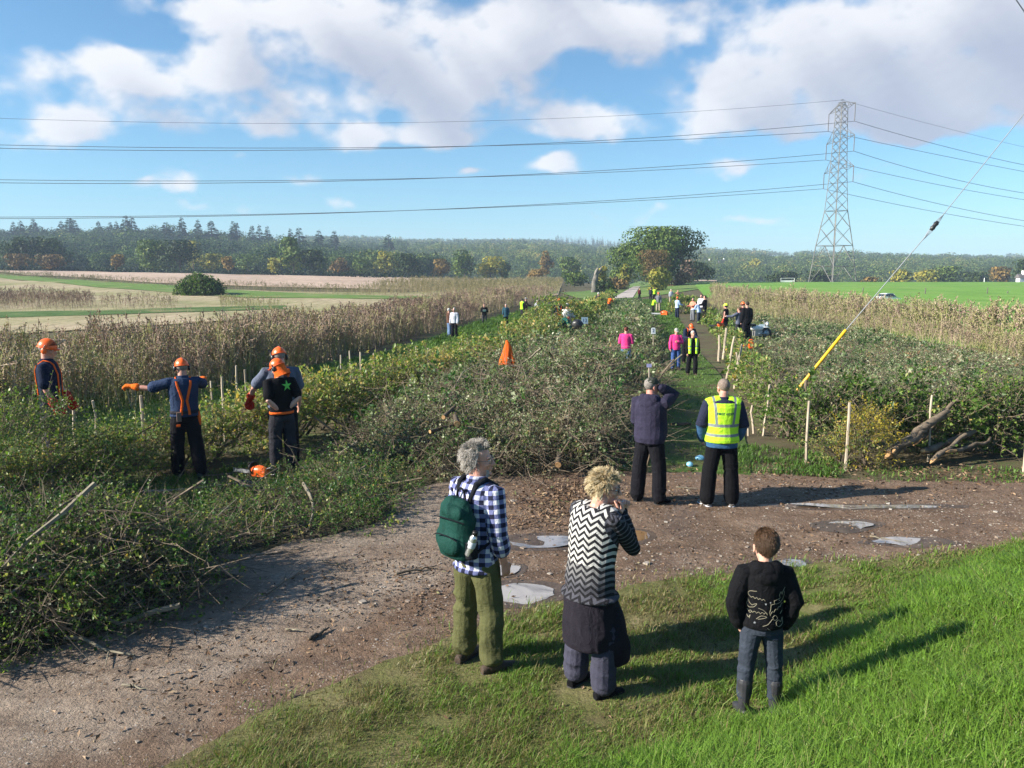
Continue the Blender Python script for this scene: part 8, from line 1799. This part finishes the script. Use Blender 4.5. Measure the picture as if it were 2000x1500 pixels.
V, F = boxv((.05, 0, .45), (.45, .26, .28)); mesh_np('engine', V, F, [M['steel_wire']], root); V, F = tube(np.array([(.6, 0, .42), (.5, 0, .9), (.42, 0, 1.1)]), .03, 6, caps=True); mesh_np('fork', V, F, [M['steel_wire']], root, smooth=True); V, F = tube(np.array([(.40, -.38, 1.12), (.42, 0, 1.1), (.40, .38, 1.12)]), .02, 6, caps=True); mesh_np('handlebar', V, F, [M['black']], root, smooth=True); V, F = ellipsoid((.62, 0, .95), (.09, 0, 0), (0, .12, 0), (0, 0, .11)); mesh_np('headlamp', V, F, [M['white']], root, smooth=True); V, F = ellipsoid((.6, 0, .76), (.22, 0, 0), (0, .08, 0), (0, 0, .03)); mesh_np('mudguard', V, F, [M['white']], root, smooth=True)
tag(root, 'white and black wheeled machine parked in the brush right of the group', 'motorbike')
q = at(1491, 634, 42.); root = empty('folding_chair', (q.x, 42., Hf(q.x, 42.)), R(-20)); V, F = boxv((0, .2, .72), (.44, .03, .42)); o = mesh_np('backrest', V, F, [m_plain('chair_cloth', (.22, .30, .36), .7)], root); o.modifiers.new('b', 'BEVEL').width = .012; V, F = boxv((0, 0, .45), (.44, .42, .03)); mesh_np('seat', V, F, [o.data.materials[0]], root)
for x in (-.2, .2):
    for a, b in ((-.2, .22), (.22, -.2)): V, F = tube(np.array([(x, a, 0), (x, b, .46)]), .012, 6, caps=True); mesh_np('leg', V, F, [M['steel_wire']], root, smooth=True)
tag(root, 'grey blue folding chair right of the wheeled machine', 'chair')
# ---- puddles
def water_mat(name, col, rough=.03):
    m, nt, b, out = _new(name); nt.links.new(ramp(nt, [(.36, tuple(x * .42 for x in col)), (.52, col), (.7, tuple(x * 1.25 for x in col))], noise_node(nt, 3.2, 5, .6, geo_pos(nt), .6)), b.inputs['Base Color']); b.inputs['Roughness'].default_value = rough; b.inputs['IOR'].default_value = 1.9; b.inputs['Specular IOR Level'].default_value = .8
    bump(nt, b, noise_node(nt, 7, 3, .5, geo_pos(nt)), .10, .012); return m
M['wet_mud'] = m_noise('wet_mud', [(.3, (.055, .036, .024)), (.7, (.13, .09, .062))], 5, .42, .7, 30, .02, space='geo', spec=.5); M['puddle'] = water_mat('muddy_water_cloud_tint', (.28, .255, .24), .0); M['puddle_brown'] = water_mat('brown_water', (.24, .145, .07))  # pale puddle base is muddy water plus some painted-in cloud reflection
def puddle(cx, cy, rx, ry, label, seed, mat='puddle', dz=.012):
    a = np.linspace(0, 2 * PI, 90, endpoint=False); f = 1 + .30 * fbm(np.c_[np.cos(a) * 1.6, np.sin(a) * 1.6, np.full(90, seed)], 4, seed); P = np.array([[*G(cx + 1.22 * rx * math.cos(t) * k, cy + 1.22 * ry * math.sin(t) * k)] for t, k in zip(a, f)]); c = np.array(G(cx, cy)); z = np.percentile(P[:, 2], 46) + .015
    V = np.concatenate([[[c[0], c[1], z]], np.c_[P[:, :2], np.full(90, z)]]); o = mesh_np('puddle', V, np.array([(0, 1 + i, 1 + (i + 1) % 90) for i in range(90)])[:, ::-1], [M[mat]]); tag(o, label, 'puddle', kind='structure')
    rg = []; 
    for k_ in (0, .35, .7, 1.): rg.append(np.c_[c[0] + (P[:, 0] - c[0]) * 1.45 * k_, c[1] + (P[:, 1] - c[1]) * 1.45 * k_])
    Q = np.concatenate(rg); i = np.arange(3)[:, None]; j = np.arange(90)[None]; F = np.stack([i * 90 + j, (i + 1) * 90 + j, (i + 1) * 90 + (j + 1) % 90, i * 90 + (j + 1) % 90], -1).reshape(-1, 4)
    tag(mesh_np('mud', np.c_[Q, H(Q[:, 0], Q[:, 1]) + .0105], F[:, ::-1], [M['wet_mud']], smooth=True), 'dark wet mud around a ' + label.split(' ')[-1] + ' puddle', 'mud', kind='structure')
puddle(1012, 1164, 56, 16, 'large pale puddle beside the man in the checked shirt', 1, dz=.03); puddle(985, 1116, 26, 9, 'small puddle right of the checked shirt', 2, dz=.03); puddle(1062, 1061, 52, 10, 'long pale puddle left of the zigzag waistcoat', 3, dz=.03); puddle(1240, 1049, 22, 8, 'brown muddy puddle right of the zigzag waistcoat', 4, 'puddle_brown', dz=.03); puddle(1205, 1052, 16, 8, 'small bright puddle at the hands of the zigzag woman', 9, dz=.03)
puddle(1545, 1107, 26, 9, 'puddle showing right of the boy', 5, dz=.03); puddle(1655, 1028, 38, 7, 'shallow puddle at the right of the muddy track', 6, dz=.025); puddle(1775, 1060, 55, 6, 'long thin puddle near the right grass edge', 7, dz=.025); puddle(1690, 991, 120, 3.2, 'wet wheel rut shining on the far side of the track', 8, dz=.022)
